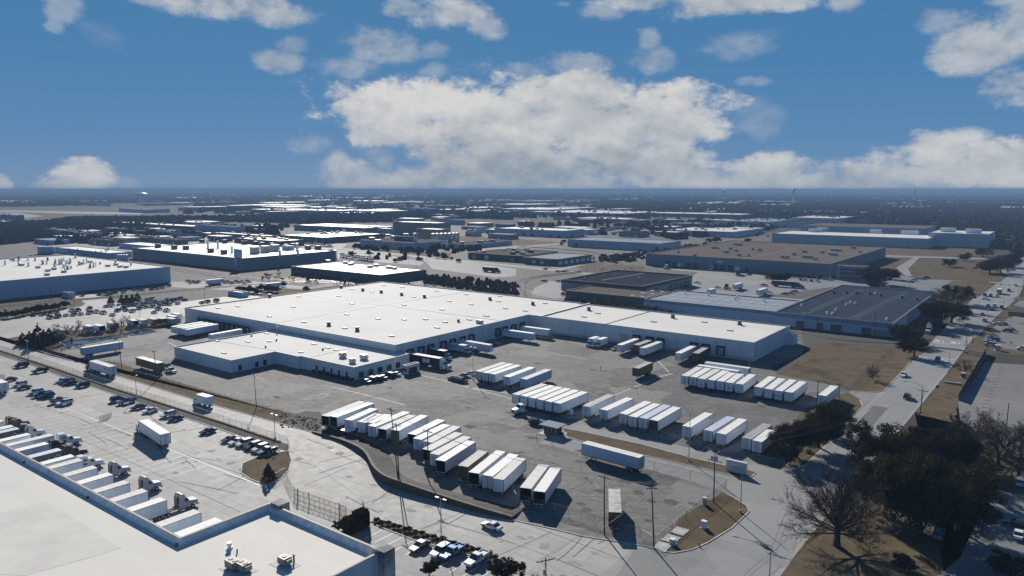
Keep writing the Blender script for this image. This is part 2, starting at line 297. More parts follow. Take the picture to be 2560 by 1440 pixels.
flat('entrance_drive',[(1402,1056),(1440,1057),(1520,1076),(1615,1097),(1677,1109),(1800,1135),(1990,1180),(2010,1200),(1925,1250),(1867,1268),(1842,1250),(1805,1228),(1635,1177),(1455,1134),(1345,1106),(1400,1090)],.030,'concrete_far')
MED=[(1408,1071),(1455,1080),(1605,1112),(1720,1143),(1815,1165),(1872,1176),(1890,1182),(1880,1192),(1847,1195),(1780,1177),(1615,1140),(1455,1104),(1420,1093)]
flat('median_grass',MED,.05,'lawn')
ISL=[(1805,1230),(1842,1250),(1867,1265),(1873,1279),(1830,1320),(1770,1357),(1730,1375),(1685,1383),(1655,1380),(1637,1370),(1705,1292)]
flat('corner_grass',ISL,.05,'lawn')
flat('tree_island',[(2120,980),(2150,1000),(2157,1017),(2105,1072),(2060,1110),(2010,1160),(1975,1165),(1960,1110),(2000,1030),(2060,1000)],.036,'shade_lawn')
# the street: straight along the grid
a1,_=ab(G(2210,977)); a2,_=ab(G(2370,930)); 
_bs=ab(G(2210,977))[1]; LFT=[G(1300,1800),G(1705,1441),G(1920,1245),G(2005,1167),G(2105,1070),G(2157,1018)]; RGT=[G(1640,1850),G(1950,1442),G(1995,1379),G(2060,1300),G(2180,1160),G(2287,1031)]
m=MB(); m.sheet([(p.x,p.y,.0312) for p in LFT+[AB(a1,_bs),AB(a1,3200),AB(ab(G(2565,700))[0],3200)]+[G(*q_) for q_ in ((2565,700),(2548,738),(2523,764),(2506,778),(2481,801),(2446,839),(2419,863),(2370,930))]+RGT[::-1]]); struct('street',m,MATS['street_asphalt'])
def along(name,P,w,z,mt):
    m=MB()
    for a,b in zip(P,P[1:]):
        d=(b-a).normalized(); n_=Vector((-d.y,d.x,0))*w; m.sheet([(q_.x,q_.y,z) for q_ in (a,b,b+n_,a+n_)])
    return struct(name,m,MATS[mt])
KW=1.0
along('gutter',[q_ for q_ in LFT[3:]]+[AB(a1,_bs)],-.8,.036,'concrete'); along('gutter',RGT+[AB(a2,ab(G(2370,930))[1]),AB(a2,900)],.8,.036,'concrete')
strip('street_patch',a1+.9,a1+5.2,ab(G(2110,1068))[1],ab(G(2170,1012))[1],.034,'fresh_asphalt')
# driveway mouths joining the yard to the street
flat('driveway',[(2125,977),(2190,982),(2212,977),(2157,1016),(2150,1000),(2118,984)],.033,'concrete_far')
flat('corner_apron',[(1500,1500),(1590,1368),(1637,1374),(1690,1384),(1770,1360),(1830,1322),(1873,1281),(1867,1264),(1800,1226),(1880,1190),(2000,1166),(2030,1145),(2004,1169),(1921,1246),(1706,1441),(1640,1500)],.032,'concrete_far')
# lawns right of the yard and along the street
flat('field_grass',[(1940,936),(2000,905),(2010,860),(2100,858),(2228,868),(2228,885),(2165,945),(2125,977),(2060,958)],.03,'lawn')
flat('street_verge',[(2228,868),(2262,876),(2340,862),(2275,907),(2210,977),(2190,981),(2125,977),(2165,945),(2228,885)],.032,'dry_grass')
bA=ab(G(2287,1030))[1]
flat('street_verge',[(2372,930),(2400,909),(2465,912),(2395,1003),(2390,1060),(2330,1110),(2180,1200),(2060,1303),(1995,1379),(1950,1442),(1800,1700),(2700,1700),(2700,1240),(2600,1200),(2450,1080),(2410,1020),(2287,1031)],.032,'shade_lawn')
flat('verge_strip',[(2372,931),(2402,910),(2440,905),(2462,910),(2394,1003),(2388,1058),(2290,1035)],.036,'dry_grass')
flat('crossing_verge',[(2404,893),(2412,885),(2470,893),(2452,905),(2400,898)],.04,'dry_grass')
pave('lot_worn',(.215,.212,.205),(.165,.164,.16),(.29,.285,.275),rough=.8,streak=.5,patch=.3,spec=.1)
flat('parking_lot',[(2395,1003),(2464,905),(2479,907),(2560,912),(2760,930),(2900,1200),(2600,1160),(2470,1100),(2400,1050)],.04,'lot_worn')
flat('retail_lot',[(2430,853),(2460,836),(2500,806),(2545,785),(2760,790),(2900,880),(2640,885),(2560,877),(2480,868)],.034,'lot_worn')
flat('retail_verge',[(2421,863),(2432,846),(2446,839),(2462,842),(2466,858),(2480,868),(2560,878),(2560,890),(2480,884),(2415,876)],.04,'dry_grass')
flat('retail_verge',[(2462,826),(2475,820),(2500,826),(2503,833),(2470,834)],.042,'lawn')
flat('retail_verge',[(2503,775),(2520,766),(2545,768),(2525,780)],.042,'lawn'); flat('retail_verge',[(2497,788),(2515,784),(2528,789),(2520,793)],.042,'lawn'); flat('retail_verge',[(2489,799),(2510,796),(2520,801),(2505,804)],.042,'lawn')
flat('retail_verge',[(2530,748),(2545,740),(2570,745),(2560,752)],.042,'lawn'); flat('verge',[(2553,715),(2620,700),(2700,760),(2575,735)],.042,'lawn')
flat('side_street',[(2534,763),(2550,751),(2700,762),(2700,790),(2600,778)],.04,'lot_asphalt')
# drive and lot under the trees at lower right
flat('parking_drive',[(2345,1440),(2400,1395),(2450,1290),(2500,1230),(2620,1240),(2800,1400),(2700,1700),(2300,1700)],.04,'lot_asphalt')
flat('park_grass',[(2150,690),(2220,640),(2330,640),(2460,650),(2520,690),(2500,706),(2290,692),(2270,690),(2240,680)],.03,'lawn')
flat('park_grass',[(2215,640),(2300,640),(2240,672),(2180,670)],.034,'lawn')
flat('park_grass',[(2335,735),(2380,702),(2430,703),(2492,708),(2450,741),(2420,745)],.034,'lawn')
flat('parking_lot',[(2040,700),(2200,690),(2265,690),(2290,697),(2440,703),(2380,702),(2335,733),(2090,716),(1900,742),(1780,745),(1640,745),(1700,700),(1850,690)],.03,'lot_asphalt')
flat('access_road',[(2288,641),(2302,641),(2270,672),(2280,690),(2265,690),(2240,670)],.04,'concrete_far')
flat('access_road',[(2215,638),(2460,645),(2470,649),(2215,642)],.04,'concrete_far')
flat('parking_lot',[(1640,672),(1800,673),(1900,688),(1960,700),(1840,720),(1760,745),(1620,745),(1720,700),(1745,680)],.034,'concrete_far')
flat('field',[(1870,600),(2470,625),(2480,640),(2215,640),(2020,612)],.032,'dry_grass')
# middle distance: bright lots between the plants, the through road, fields, airfield
flat('parking_lot',[(425,705),(620,702),(760,716),(780,735),(640,738),(560,725),(430,718)],.03,'concrete_far')
flat('parking_lot',[(1050,640),(1290,672),(1290,690),(1240,694),(1080,672)],.034,'concrete_far')
flat('parking_lot',[(835,624),(935,630),(1010,646),(1060,656),(1050,664),(900,652),(832,645)],.034,'concrete_far')
flat('parking_lot',[(690,600),(870,610),(850,624),(700,616)],.034,'concrete_far')
flat('parking_lot',[(60,590),(300,575),(520,590),(690,585),(660,610),(300,640),(130,615)],.03,'concrete_far')
flat('parking_lot',[(1328,735),(1336,720),(1370,703),(1404,703),(1406,742),(1392,748)],.034,'concrete_far')
flat('parking_lot',[(1355,660),(1480,640),(1490,648),(1440,668),(1400,676)],.034,'concrete_far')
flat('field',[(900,628),(1000,622),(1060,630),(1130,632),(1120,650),(1000,636)],.036,'dry_grass')
flat('field',[(1146,590),(1280,596),(1400,606),(1340,615),(1150,606)],.036,'dry_grass')
flat('field',[(1440,668),(1490,655),(1540,662),(1612,665),(1610,690),(1550,672),(1500,688)],.036,'dry_grass')
flat('field',[(1290,556),(1560,560),(1480,568),(1300,566)],.05,'dry_grass')
flat('airfield',[(-400,540),(-60,521),(60,517),(300,519),(455,530),(420,542),(260,547),(80,551),(-200,565)],.05,'dry_grass')
flat('runway',[(-60,525),(60,526),(360,532),(350,536),(200,535),(60,531),(-60,530)],.09,'concrete_far'); flat('runway',[(-50,534),(40,532),(110,540),(60,546),(-60,550)],.09,'concrete_far')
rA=AB(*ab(G(852,631))); r2=G(1505,687)
def road_line(p,q,w,z,mt,name='road'):
    d=(q-p).normalized(); n=Vector((-d.y,d.x,0))*w/2; m=MB(); m.sheet([p-n,q-n,q+n,p+n],None); 
    m.v=[(x,y,z) for x,y,_ in m.v]; return struct(name,m,MATS[mt])
road_line(G(560,592),G(1420,679),13,.05,'concrete_far'); road_line(G(1400,677),G(1620,700),11,.05,'concrete_far'); road_line(G(1190,625),G(1420,608),12,.05,'concrete_far'); road_line(G(1640,720),G(2080,757),8,.05,'concrete_far')
# painted lines
m=MB()
def pl(p,q,w=.12,z=.045):
    p=G(*p) if isinstance(p,tuple) else p; q=G(*q) if isinstance(q,tuple) else q
    d=(q-p).normalized(); n=Vector((-d.y,d.x,0))*w/2; m.sheet([(s.x,s.y,z) for s in (p-n,q-n,q+n,p+n)])
cur=[(75,912),(121,929),(156,944),(222,965),(298,991),(365,1015),(450,1041),(545,1072),(640,1106)]
p0,p1=G(150,942),G(690,1122); n=int((p1-p0).length/2.75); dd=(p1-p0).normalized()
for i in range(n):
    p=p0+dd*(2.75*i+1); pl(p-B*.4,p-B*5.6,.13)
for k in range(26):   # bay lines of the truck court, fanned off the long joint
    p=G(560,1150)-A*(3.7*k)-B*4; pl(p,p-B*16,.14)
p=G(690,1230); pl(p-A*3,p-A*110,.16)
for k in range(5): 
    p=G(963,1322)+A*2.75*k; pl(p,p-B*5.3,.12,.06)
for k in range(7,11):
    p=G(963,1322)+A*2.75*k; pl(p,p-B*5.3,.12,.06)
struct('road_marking',m,MATS['line_paint'])
m=MB()   # railway crossing symbols and stop lines on the street
am=(a1+a2)/2; b0=ab(G(2345,862))[1]; b1=ab(G(2370,893))[1]
for bb,s in ((b0+9,1),(b1-9,-1)):
    for aa in ((a1+am)/2-1.5,(am+a2)/2-2):
        for k in (-1,1):
            c=AB(aa,bb); d=(A*1.1*k+B*2.9); pl(c-d,c+d,.5,.046)
        if aa>am-3 or 1: pl(AB(aa+2.2,bb-1.5),AB(aa+2.2,bb+1.5),.35,.046)
    pl(AB(am if s<0 else a1+1,bb-s*5),AB(a2-1 if s<0 else am,bb-s*5),.5,.046)
for k in range(12): pl(AB(am,b0+30+k*12),AB(am,b0+34+k*12),.15,.046)
struct('road_marking',m,MATS['line_paint'])
m=MB()   # faded marks and pale seams on the yard
for pts in ([(752,1000),(790,997),(815,990),(822,986),(815,985),(790,990),(760,998)],):
    for p,q2 in zip(pts,pts[1:]): pl(p,q2,.25,.034)
for pts in ([(1640,898),(1668,926),(1672,930)],[(1640,942),(1690,932),(1660,940),(1590,966),(1510,1000)],[(1050,938),(1110,952),(1290,1000)],[(832,968),(905,985),(1010,1012)],[(1165,968),(1280,985)],[(420,856),(440,865),(436,876)]):
    for p,q2 in zip(pts,pts[1:]): pl(p,q2,.45,.034)
struct('road_marking',m,MATS['kerb'])
# wear on the yard and the court: faded bays, tar-sealed cracks, oil stains, tyre arcs
mat('faded_paint',(.27,.262,.25),.9,0,.2,.5,(.36,.35,.33),spec=.1); mat('tar',(.06,.058,.056),.8,spec=.1); mat('oil_stain',(.085,.083,.08),.9,0,.2,.6,(.12,.117,.112),spec=.05); mat('court_stain',(.27,.26,.24),.9,0,.2,.4,(.31,.298,.275),spec=.1); mat('tyre_mark',(.17,.165,.155),.9,spec=.05)
rg=random.Random(17)
YARD=[(120,886),(420,830),(560,950),(900,990),(1100,930),(1500,880),(1700,930),(1900,960),(2040,1000),(1960,1120),(1780,1110),(1450,1050),(1330,1090),(1790,1225),(1630,1355),(1420,1290),(1200,1100),(800,1025),(600,985),(330,915)]
def inp(u,v,P):
    c=False
    for (x1,y1),(x2,y2) in zip(P,P[1:]+P[:1]):
        if (y1>v)!=(y2>v) and u<(x2-x1)*(v-y1)/(y2-y1)+x1: c=not c
    return c
def spots(P,n):
    o=[]; us=[p[0] for p in P]; vs_=[p[1] for p in P]
    while len(o)<n:
        u,v=rg.uniform(min(us),max(us)),rg.uniform(min(vs_),max(vs_))
        if inp(u,v,P): o.append((u,v))
    return o
m=MB()
for (u0,v0,n_,ln) in ((650,940,13,13),(700,975,9,12),(960,990,10,14),(1500,980,9,14),(560,960,6,10),(330,870,12,12),(1080,1010,8,12),(1560,905,7,10)):
    p=G(u0,v0)
    for k in range(n_):
        q_=p+B*(3.4*k); L0=rg.uniform(0,4)
        while L0<ln: L1=min(ln,L0+rg.uniform(1,5)); pl(q_+A*L0,q_+A*L1,.13,.038); L0=L1+rg.uniform(.3,2)
for u,v in spots(YARD,230):
    p=G(u,v); d=(A if rg.random()<.65 else B).copy(); d=(d+Vector((rg.uniform(-.25,.25),rg.uniform(-.25,.25),0))).normalized(); pl(p,p+d*rg.uniform(.6,4.5),rg.uniform(.06,.22),.038)
struct('road_marking',m,MATS['faded_paint'])
m=MB()
for u,v in spots(YARD,75):
    p=G(u,v); d=(A if rg.random()<.5 else B).copy()
    for k in range(rg.randint(4,13)):
        e=p+(d+Vector((rg.uniform(-.45,.45),rg.uniform(-.45,.45),0))).normalized()*rg.uniform(1,2.8); pl(p,e,.10,.0395); p=e
for (a_,b_) in (((1200,1066),(1560,955)),((1130,1040),(1290,985)),((1460,1103),(1545,1086)),((1280,1148),(1385,1105)),((1500,1078),(1600,1032))): pl(a_,b_,.12,.0395)
struct('crack_seal',m,MATS['tar'])
def splat(p,r,z,mb):
    n_=14; ph=rg.uniform(0,6); sq=rg.uniform(.4,1); mb.sheet([(p.x+A.x*r*math.cos(6.283*i/n_)*rr+B.x*r*sq*math.sin(6.283*i/n_)*rr,p.y+A.y*r*math.cos(6.283*i/n_)*rr+B.y*r*sq*math.sin(6.283*i/n_)*rr,z) for i,rr in ((i,rg.uniform(.6,1.15)) for i in range(n_))])
m=MB()
for i,(u,v) in enumerate(spots(YARD,70)): splat(G(u,v),rg.uniform(.4,2.2),.036+i*.00001,m)
struct('oil_stain',m,MATS['oil_stain'])
COURT=[(20,900),(300,1010),(600,1110),(600,1200),(690,1215),(640,1245),(420,1210),(180,1060),(20,1010)]; ALL=[(720,1120),(800,1100),(900,1160),(960,1220),(1260,1305),(1580,1380),(1500,1430),(1250,1380),(1000,1300),(760,1220)]
m=MB()
for i,(u,v) in enumerate(spots(COURT,34)+spots(ALL,20)): splat(G(u,v),rg.uniform(.3,1.7),.0375+i*.00001,m)
struct('oil_stain',m,MATS['court_stain'])
m=MB()
for u,v in spots(COURT,22)+spots(ALL,12):
    p=G(u,v); a_=rg.uniform(0,6.28); da=rg.uniform(-.035,.035); d0=-A if v<1300 and rg.random()<.6 else B; a_=math.atan2(d0.y,d0.x)+rg.uniform(-.3,.3)
    for k in range(rg.randint(6,12)):
        a_+=da; e=p+Vector((math.cos(a_),math.sin(a_),0))*1.5; pl(p,e,.22,.0392); p=e
struct('tyre_mark',m,MATS['tyre_mark'])
m=MB()
for (a_,b_) in (((205,1100),(600,1280)),((150,1030),(690,1215)),((870,1168),(760,1215)),((1020,1222),(900,1262)),((1185,1270),(1055,1322)),((1380,1330),(1240,1392)),((800,1120),(1560,1400))): pl(a_,b_,.12,.0398)
struct('crack_seal',m,MATS['tyre_mark'])
# kerbs
def kerb(pts,name='kerb',h=.15,w=.25,closed=False):
    P=[G(*p) for p in pts]; 
    if closed: P.append(P[0])
    m=MB()
    for a,b in zip(P,P[1:]):
        d=(b-a).normalized(); c=(a+b)/2; m.obox((c.x,c.y,h/2),d,Vector((-d.y,d.x,0)),Vector((0,0,1)),(b-a).length/2+.02,w/2,h/2)
    return struct(name,m,MATS['kerb'])
kerb(KERB_S); kerb(ISL[:10]); kerb(MED); kerb([(602,1182),(606,1160),(640,1145),(690,1133),(722,1128),(729,1150),(722,1177),(700,1200),(665,1213),(625,1198)],closed=True)
kerb([(0,889)]+cur+[(690,1124),(700,1128)]); kerb([(940,1314),(1030,1349),(1160,1385),(1225,1405),(1262,1440)]); kerb([(925,1306),(945,1298),(1000,1312),(1102,1345),(1180,1365),(1240,1390),(1264,1412)])
kerb([(2105,1072),(2157,1017),(2150,1001)]); kerb([(2125,977),(2190,981),(2210,977),(2275,907)]); kerb(ALLEY_TOP[2:])
# railway: ballast and rails
def rail(pts,gauge=1.5,tracks=(0,),z=.05,bw=4.2):
    P=[p if isinstance(p,Vector) else G(*p) for p in pts]
    Q=[]
    for i in range(len(P)-1):     # Catmull-Rom
        p0=P[max(0,i-1)];p1=P[i];p2=P[i+1];p3=P[min(len(P)-1,i+2)]
        for k in range(6):
            s=k/6; Q.append(.5*((2*p1)+(p2-p0)*s+(2*p0-5*p1+4*p2-p3)*s*s+(3*p1-p0-3*p2+p3)*s**3))
    Q.append(P[-1]); mb=MB(); mr=MB()
    for a,b in zip(Q,Q[1:]):
        d=(b-a).normalized(); n=Vector((-d.y,d.x,0))
        w=bw/2+max(abs(t) for t in tracks); mb.sheet([(s.x,s.y,z) for s in (a-n*w,b-n*w,b+n*w,a+n*w)])
        for tk in tracks:
            for s in (-1,1):
                c=(a+b)/2+n*(tk+s*gauge/2); mr.obox((c.x,c.y,z+.08),d,n,Vector((0,0,1)),(b-a).length/2+.05,.09,.09)
    struct('railway_bed',mb,MATS['ballast']); struct('railway_rail',mr,mat('rail_steel',(.30,.27,.25),.35,.6,.1))
rail([(-150,785),(0,768),(150,753),(300,741),(440,727),(640,711),(760,705)],tracks=(-3,3),z=.05)
rail([(300,640),(420,668),(560,690),(700,698),(850,706),(1000,712),(1150,722)],tracks=(-6,0,6),z=.055)
rail([(1330,760),(1306,728),(1299,714),(1306,703),(1335,694),(1385,687),(1440,681),(1495,670),(1527,657),(1523,645),(1490,633),(1440,626),(1300,616)],tracks=(-2.6,2.6),z=.06)
rail([G(1960,826),G(2100,850),G(2240,860),G(2340,869),G(2440,881),G(2560,898),G(2760,930)],tracks=(0,),z=.062)
flat('rail_bank',[(-150,775),(0,756),(130,744),(205,747),(210,762),(90,784),(0,796),(-150,815)],.012+.03,'dry_grass')
flat('rail_bank',[(640,738),(700,720),(770,724),(850,712),(960,702),(1300,735),(1290,745),(960,705),(760,742),(650,742)],.03,'dry_grass')
# shallow basins of blue water beside the yard
for pts in ([(147,857),(165,853),(272,841),(287,845),(240,856),(165,866)],[(310,833),(355,823),(378,824),(392,829),(360,836),(330,839)]):
    flat('pond',pts,.05,'pond')
    P=[G(*p) for p in pts]; P.append(P[0]); m=MB()
    for a,b in zip(P,P[1:]):
        d=(b-a).normalized(); c=(a+b)/2; m.obox((c.x,c.y,.2),d,Vector((-d.y,d.x,0)),Vector((0,0,1)),(b-a).length/2,.15,.2)
    tag(m.obj('basin_wall',MATS['kerb']),'low concrete rim round the '+('larger left' if pts[0][0]<200 else 'smaller right')+' blue basin beside the yard','basin rim')
# ================================================================ buildings
roofmat('roof_white',(.675,.65,.595),(.57,.545,.495),seam=.22,rough=.8,sx=15,amt=.55,spec=.06)
roofmat('roof_near',(.655,.62,.555),(.575,.545,.49),seam=.32,rough=.75,sx=3.0,amt=.6,spec=.08)
roofmat('roof_far_white',(.64,.615,.565),(.50,.48,.44),seam=.1,rough=.6,sx=12,amt=.4,spec=.3)
roofmat('roof_tan',(.165,.14,.12),(.125,.105,.09),seam=.2,rough=1.,sx=10,amt=.5,spec=.0)
roofmat('roof_dark',(.045,.05,.06),(.032,.035,.042),seam=.2,rough=1.,sx=8,amt=.4,spec=.0)
roofmat('roof_slate',(.045,.060,.082),(.034,.046,.062),seam=.25,rough=1.,sx=2.5,amt=.4,spec=.0)
roofmat('roof_metal',(.27,.295,.33),(.21,.235,.265),seam=.25,rough=.9,sx=2.5,amt=.4,spec=.03)
wallmat('wall_white',(.58,.61,.65),9,.5,.3); wallmat('wall_grey',(.23,.245,.265),7.5,.55,.4); wallmat('wall_dark',(.10,.095,.09),8,.5,.4); wallmat('wall_blue',(.32,.42,.55),6,.6,.4)
wallmat('wall_tan',(.27,.22,.17),7,.4,.35); wallmat('wall_brick',(.16,.125,.10),5,.3,.4); wallmat('wall_pale',(.44,.48,.53),8,.5,.35)
mat('coping',(.24,.20,.16),.7); mat('coping_white',(.62,.60,.56),.6); mat('glass_dark',(.018,.022,.028),.12,0,.1,.5,spec=.7); mat('dock_rubber',(.022,.022,.024),.85); mat('door_grey',(.38,.40,.42),.6,dirt=.3)
mat('unit_metal',(.42,.41,.39),.5,.3,dirt=.35); mat('unit_tan',(.19,.175,.155),.6,.1,dirt=.35); mat('unit_dark',(.09,.085,.08),.6); mat('white_metal',(.72,.73,.73),.45,0,.06,1,dirt=.25); mat('tan_fascia',(.23,.17,.075),.7); mat('brown_band',(.10,.075,.055),.8)
def walk(start,steps,h,close=True):
    P=[G(*start,h)]
    for ax,arg in steps:
        d={'A':A,'B':B}[ax]; p=P[-1]
        L=arg if not isinstance(arg,tuple) else (G(*arg,h)-p).dot(d)
        P.append(p+d*L)
    return P
def ccw(P):
    s=sum(a.x*b.y-a.y*b.x for a,b in zip(P,P[1:]+P[:1])); return P if s>0 else P[::-1]
def inset(P,d):
    n=len(P); out=[]
    for i in range(n):
        e1=(P[i]-P[i-1]).normalized(); e2=(P[(i+1)%n]-P[i]).normalized()
        n1=Vector((-e1.y,e1.x,0)); n2=Vector((-e2.y,e2.x,0)); k=1+n1.dot(n2)
        out.append(P[i]+(n1+n2)*(d/k if k>.05 else d))
    return out
class Bld:
    def __init__(s,name,label,P,h,wall,roof,par=.45,cop='coping',cat='warehouse',group=None,z0=0,copw=.14):
        P=ccw([Vector((p.x,p.y,0)) for p in P]); s.P=P; s.h=h; s.par=par; s.o=o=P[0].copy(); o.z=z0; s.rt=thing(name,label,cat,o,0,group); n=len(P); I=inset(P,.35)
        m=MB(); z=lambda q,zz:(q.x-o.x,q.y-o.y,zz)
        vs=[z(p,0) for p in P]+[z(p,h) for p in P]+[z(p,h) for p in I]+[z(p,h-par) for p in I]
        fs=[]
        for i in range(n):
            j=(i+1)%n; fs+=[(i,j,n+j,n+i),(n+i,n+j,2*n+j,2*n+i),(2*n+i,2*n+j,3*n+j,3*n+i)]
        m.add(vs,fs); s.wall=m.obj('wall',MATS[wall],s.rt)
        m=MB(); m.sheet([z(q,h-par+.002) for q in inset(P,.34)]); s.roof=m.obj('roof',MATS[roof],s.rt)
        if cop:
            m=MB(); Oo=inset(P,-.05); Ii=inset(P,.40)
            vs=[z(p,h+.003) for p in Oo]+[z(p,h+copw) for p in Oo]+[z(p,h+copw) for p in Ii]+[z(p,h+.003) for p in Ii]; fs=[]
            for i in range(n):
                j=(i+1)%n; fs+=[(i,j,n+j,n+i),(n+i,n+j,2*n+j,2*n+i),(2*n+i,2*n+j,3*n+j,3*n+i),(3*n+i,3*n+j,j,i)]
            m.add(vs,fs); m.obj('coping',MATS[cop],s.rt)
    def L(s,p): return Vector((p.x-s.o.x,p.y-s.o.y,p.z-s.o.z))
    def on_roof(s,u,v): return s.L(G(u,v,s.h-s.par+s.o.z))
    def vent(s,u,v,w=1.5,hh=1.3,m='unit_dark',cap=True,name='roof_vent'):
        p=s.on_roof(u,v); b=MB(); b.cyl(p,p+Vector((0,0,hh)),w/2,w/2,10); 
        if cap: b.cyl(p+Vector((0,0,hh)),p+Vector((0,0,hh+.35)),w*.62,w*.62,10); b.box(p.x-w*.6,p.x+w*.6,p.y-w*.6,p.y+w*.6,p.z,p.z+.3)
        return b.obj(name,MATS[m],s.rt)
    def hatch(s,u,v,a=2.6,b_=1.3,hh=.32,m='coping_white',name='skylight'):
        p=s.on_roof(u,v); b=MB(); b.obox(p+Vector((0,0,hh/2)),A,B,Vector((0,0,1)),a/2,b_/2,hh/2); b.obox(p+Vector((0,0,hh+.04)),A,B,Vector((0,0,1)),a/2-.1,b_/2-.1,.06)
        return b.obj(name,MATS[m],s.rt)
    def unit(s,u,v,a=2.4,b_=1.8,hh=1.5,m='unit_metal',fans=2,name='rooftop_unit'):
        p=s.on_roof(u,v); b=MB(); Zv=Vector((0,0,1)); b.obox(p+Zv*(.25+hh/2),A,B,Zv,a/2,b_/2,hh/2); b.obox(p+Zv*.12,A,B,Zv,a/2-.2,b_/2-.2,.13)
        b.obox(p+Zv*(.25+hh*.55)+A*(a/2+.2),A,B,Zv,.22,b_*.35,hh*.3)
        o=b.obj(name,MATS[m],s.rt)
        if fans:
            f=MB()
            for k in range(fans):
                c=p+Zv*(.25+hh)+A*(a*.25*(2*k-fans+1)/max(1,fans-1) if fans>1 else 0); f.cyl(c,c+Zv*.08,b_*.28,b_*.24,12)
            f.obj('fan',MATS['unit_dark'],o)
        return o
    def seam(s,p,q,w=.35,m='unit_dark',hh=.12,name='roof_joint'):
        p=s.on_roof(*p); q=s.on_roof(*q); d=(q-p).normalized(); b=MB(); c=(p+q)/2; b.obox(c+Vector((0,0,hh/2)),d,Vector((-d.y,d.x,0)),Vector((0,0,1)),(q-p).length/2,w/2,hh/2); return b.obj(name,MATS[m],s.rt)
    def face(s,pu,pv,ax):   # frame of a wall whose line passes through roof pixel pu,pv along ax
        d={'A':A,'B':B}[ax]; p=G(pu,pv,s.h+s.o.z); p.z=0; n=Vector((d.y,-d.x,0)); 
        return p,d,(n if n.y<0 else -n)
    def put(s,fr,u,w,z0,z1,m,name,proud=.06,v=None,dist=None,parent=None,extra=0):
        p,d,n=fr; 
        if dist is None:
            k=p.copy(); k.z=(z0+z1)/2+s.o.z; dist=toU(k,d,u)
        c=s.L(p+d*dist); b=MB(); c.z=(z0+z1)/2; b.obox(c+n*(proud/2+extra),d,n,Vector((0,0,1)),w/2,proud/2,(z1-z0)/2); return b.obj(name,MATS[m],parent or s.rt)
    def dock(s,fr,u,w=3.1,z0=1.1,hh=3.0,m='door_grey',dist=None):
        p,d,n=fr
        if dist is None:
            k=p.copy(); k.z=2.5; dist=toU(k,d,u)
        c=s.L(p+d*dist); Zv=Vector((0,0,1)); b=MB()
        for sg in (-1,1): b.obox(c+d*sg*(w/2)+n*.25+Zv*(z0+hh/2),d,n,Zv,.28,.25,hh/2)
        b.obox(c+n*.25+Zv*(z0+hh+.3),d,n,Zv,w/2+.28,.25,.3); b.obox(c+n*.12+Zv*(z0-.2),d,n,Zv,w/2,.12,.15)
        o=b.obj('dock_shelter',MATS['dock_rubber'],s.rt)
        b=MB(); b.obox(c+n*.03+Zv*(z0+hh/2),d,n,Zv,w/2-.28,.03,hh/2-.02); b.obj('dock_door',MATS[m],s.rt); return o
# ---- the main warehouse -------------------------------------------------------------
HM=7.6
nr=G(988,863,HM); lf=(G(448,771,HM)-nr).dot(A); inn=(G(1321,787,HM)-nr).dot(B); rt=(G(1886,857,HM)-nr).dot(A); bk=((G(1978,815,HM)-nr).dot(B)+(G(955,704,HM)-nr).dot(B))/2
bkr=(G(1978,815,HM)-nr).dot(B); bkl=(G(955,704,HM)-nr).dot(B)
Q=lambda a,b:nr+A*a+B*b
MAIN=Bld('main_warehouse','long low white warehouse with an L-shaped white roof behind the trailer yard',[Q(0,0),Q(0,inn),Q(rt,inn),Q(rt,bkr),Q(0,bkr),Q(0,bkl),Q(lf,bkl),Q(lf,0)] if abs(bkr-bkl)>1.5 else [Q(0,0),Q(0,inn),Q(rt,inn),Q(rt,bk),Q(lf,bk),Q(lf,0)],HM,'wall_white','roof_white',par=.35)
for u,v in ((675,743),(853,720),(907,727),(953,732),(1004,738),(1061,744),(822,814),(893,827),(1225,750),(1472,776),(1682,795),(1849,812),(1332,762)): MAIN.vent(u,v,1.7,1.4)
for u,v in ((747,742),(880,724),(960,714),(846,741),(1092,728),(1006,719),(930,730),(1035,743),(733,768),(674,792),(760,806),(880,760),(867,787),(945,798),(862,821),(979,841),(1064,799),(1113,806),(1093,820),(1174,800),(1215,790),(1217,791),(1178,762),(1105,775),(1011,763),(1166,737),(1124,754),(1246,754),(1250,741),(1264,772),(1313,778),(1495,784),(1460,793),(1634,805),(1761,806),(1825,827),(1363,759),(545,771),(595,767),(1010,800)): MAIN.hatch(u,v)
MAIN.unit(1199,808,3.4,1.6,1.3,fans=0); MAIN.vent(1146,805,1.2,1.4,cap=False)
MAIN.seam((680,808),(1168,729)); MAIN.seam((740,734),(1246,801)); MAIN.seam((1350,793),(1474,760),.7,'coping_white',.6,'roof_step'); MAIN.seam((1513,811),(1633,777),.4,'unit_dark',.2)
F1=MAIN.face(988,863,'B'); F2=MAIN.face(1321,787,'A'); F3=MAIN.face(448,771,'A')
for u in (1025,1052,1076,1108,1131,1156,1178,1244,1262,1283,1305): MAIN.dock(F1,u)
for u in (1592,1625,1652,1735,1765,1802): MAIN.dock(F2,u)
MAIN.put(F2,1561,3.2,1.2,4.2,'door_grey','roller_door'); MAIN.put(F2,1330,2.6,.1,2.6,'door_grey','roller_door'); 
for u in (510,520,532,543,556,569,581,593,606,620): MAIN.dock(F3,u,2.7)
MAIN.put(F3,497,3.0,1.0,5.2,'unit_dark','roller_door')
for u in (1402,1583,1652,1787,1060,1205): MAIN.put(F2 if u>1350 else F1,u,.45,5.6,6.0,'unit_dark','wall_lamp',.3)
MAIN.put(F1,1003,.2,0,HM,'unit_metal','downpipe',.15); MAIN.put(F1,1099,.2,0,HM,'unit_metal','downpipe',.15); MAIN.put(F1,1178,.2,4,HM,'unit_metal','downpipe',.15); MAIN.put(F3,694,.5,3,HM,'unit_metal','ladder',.2)
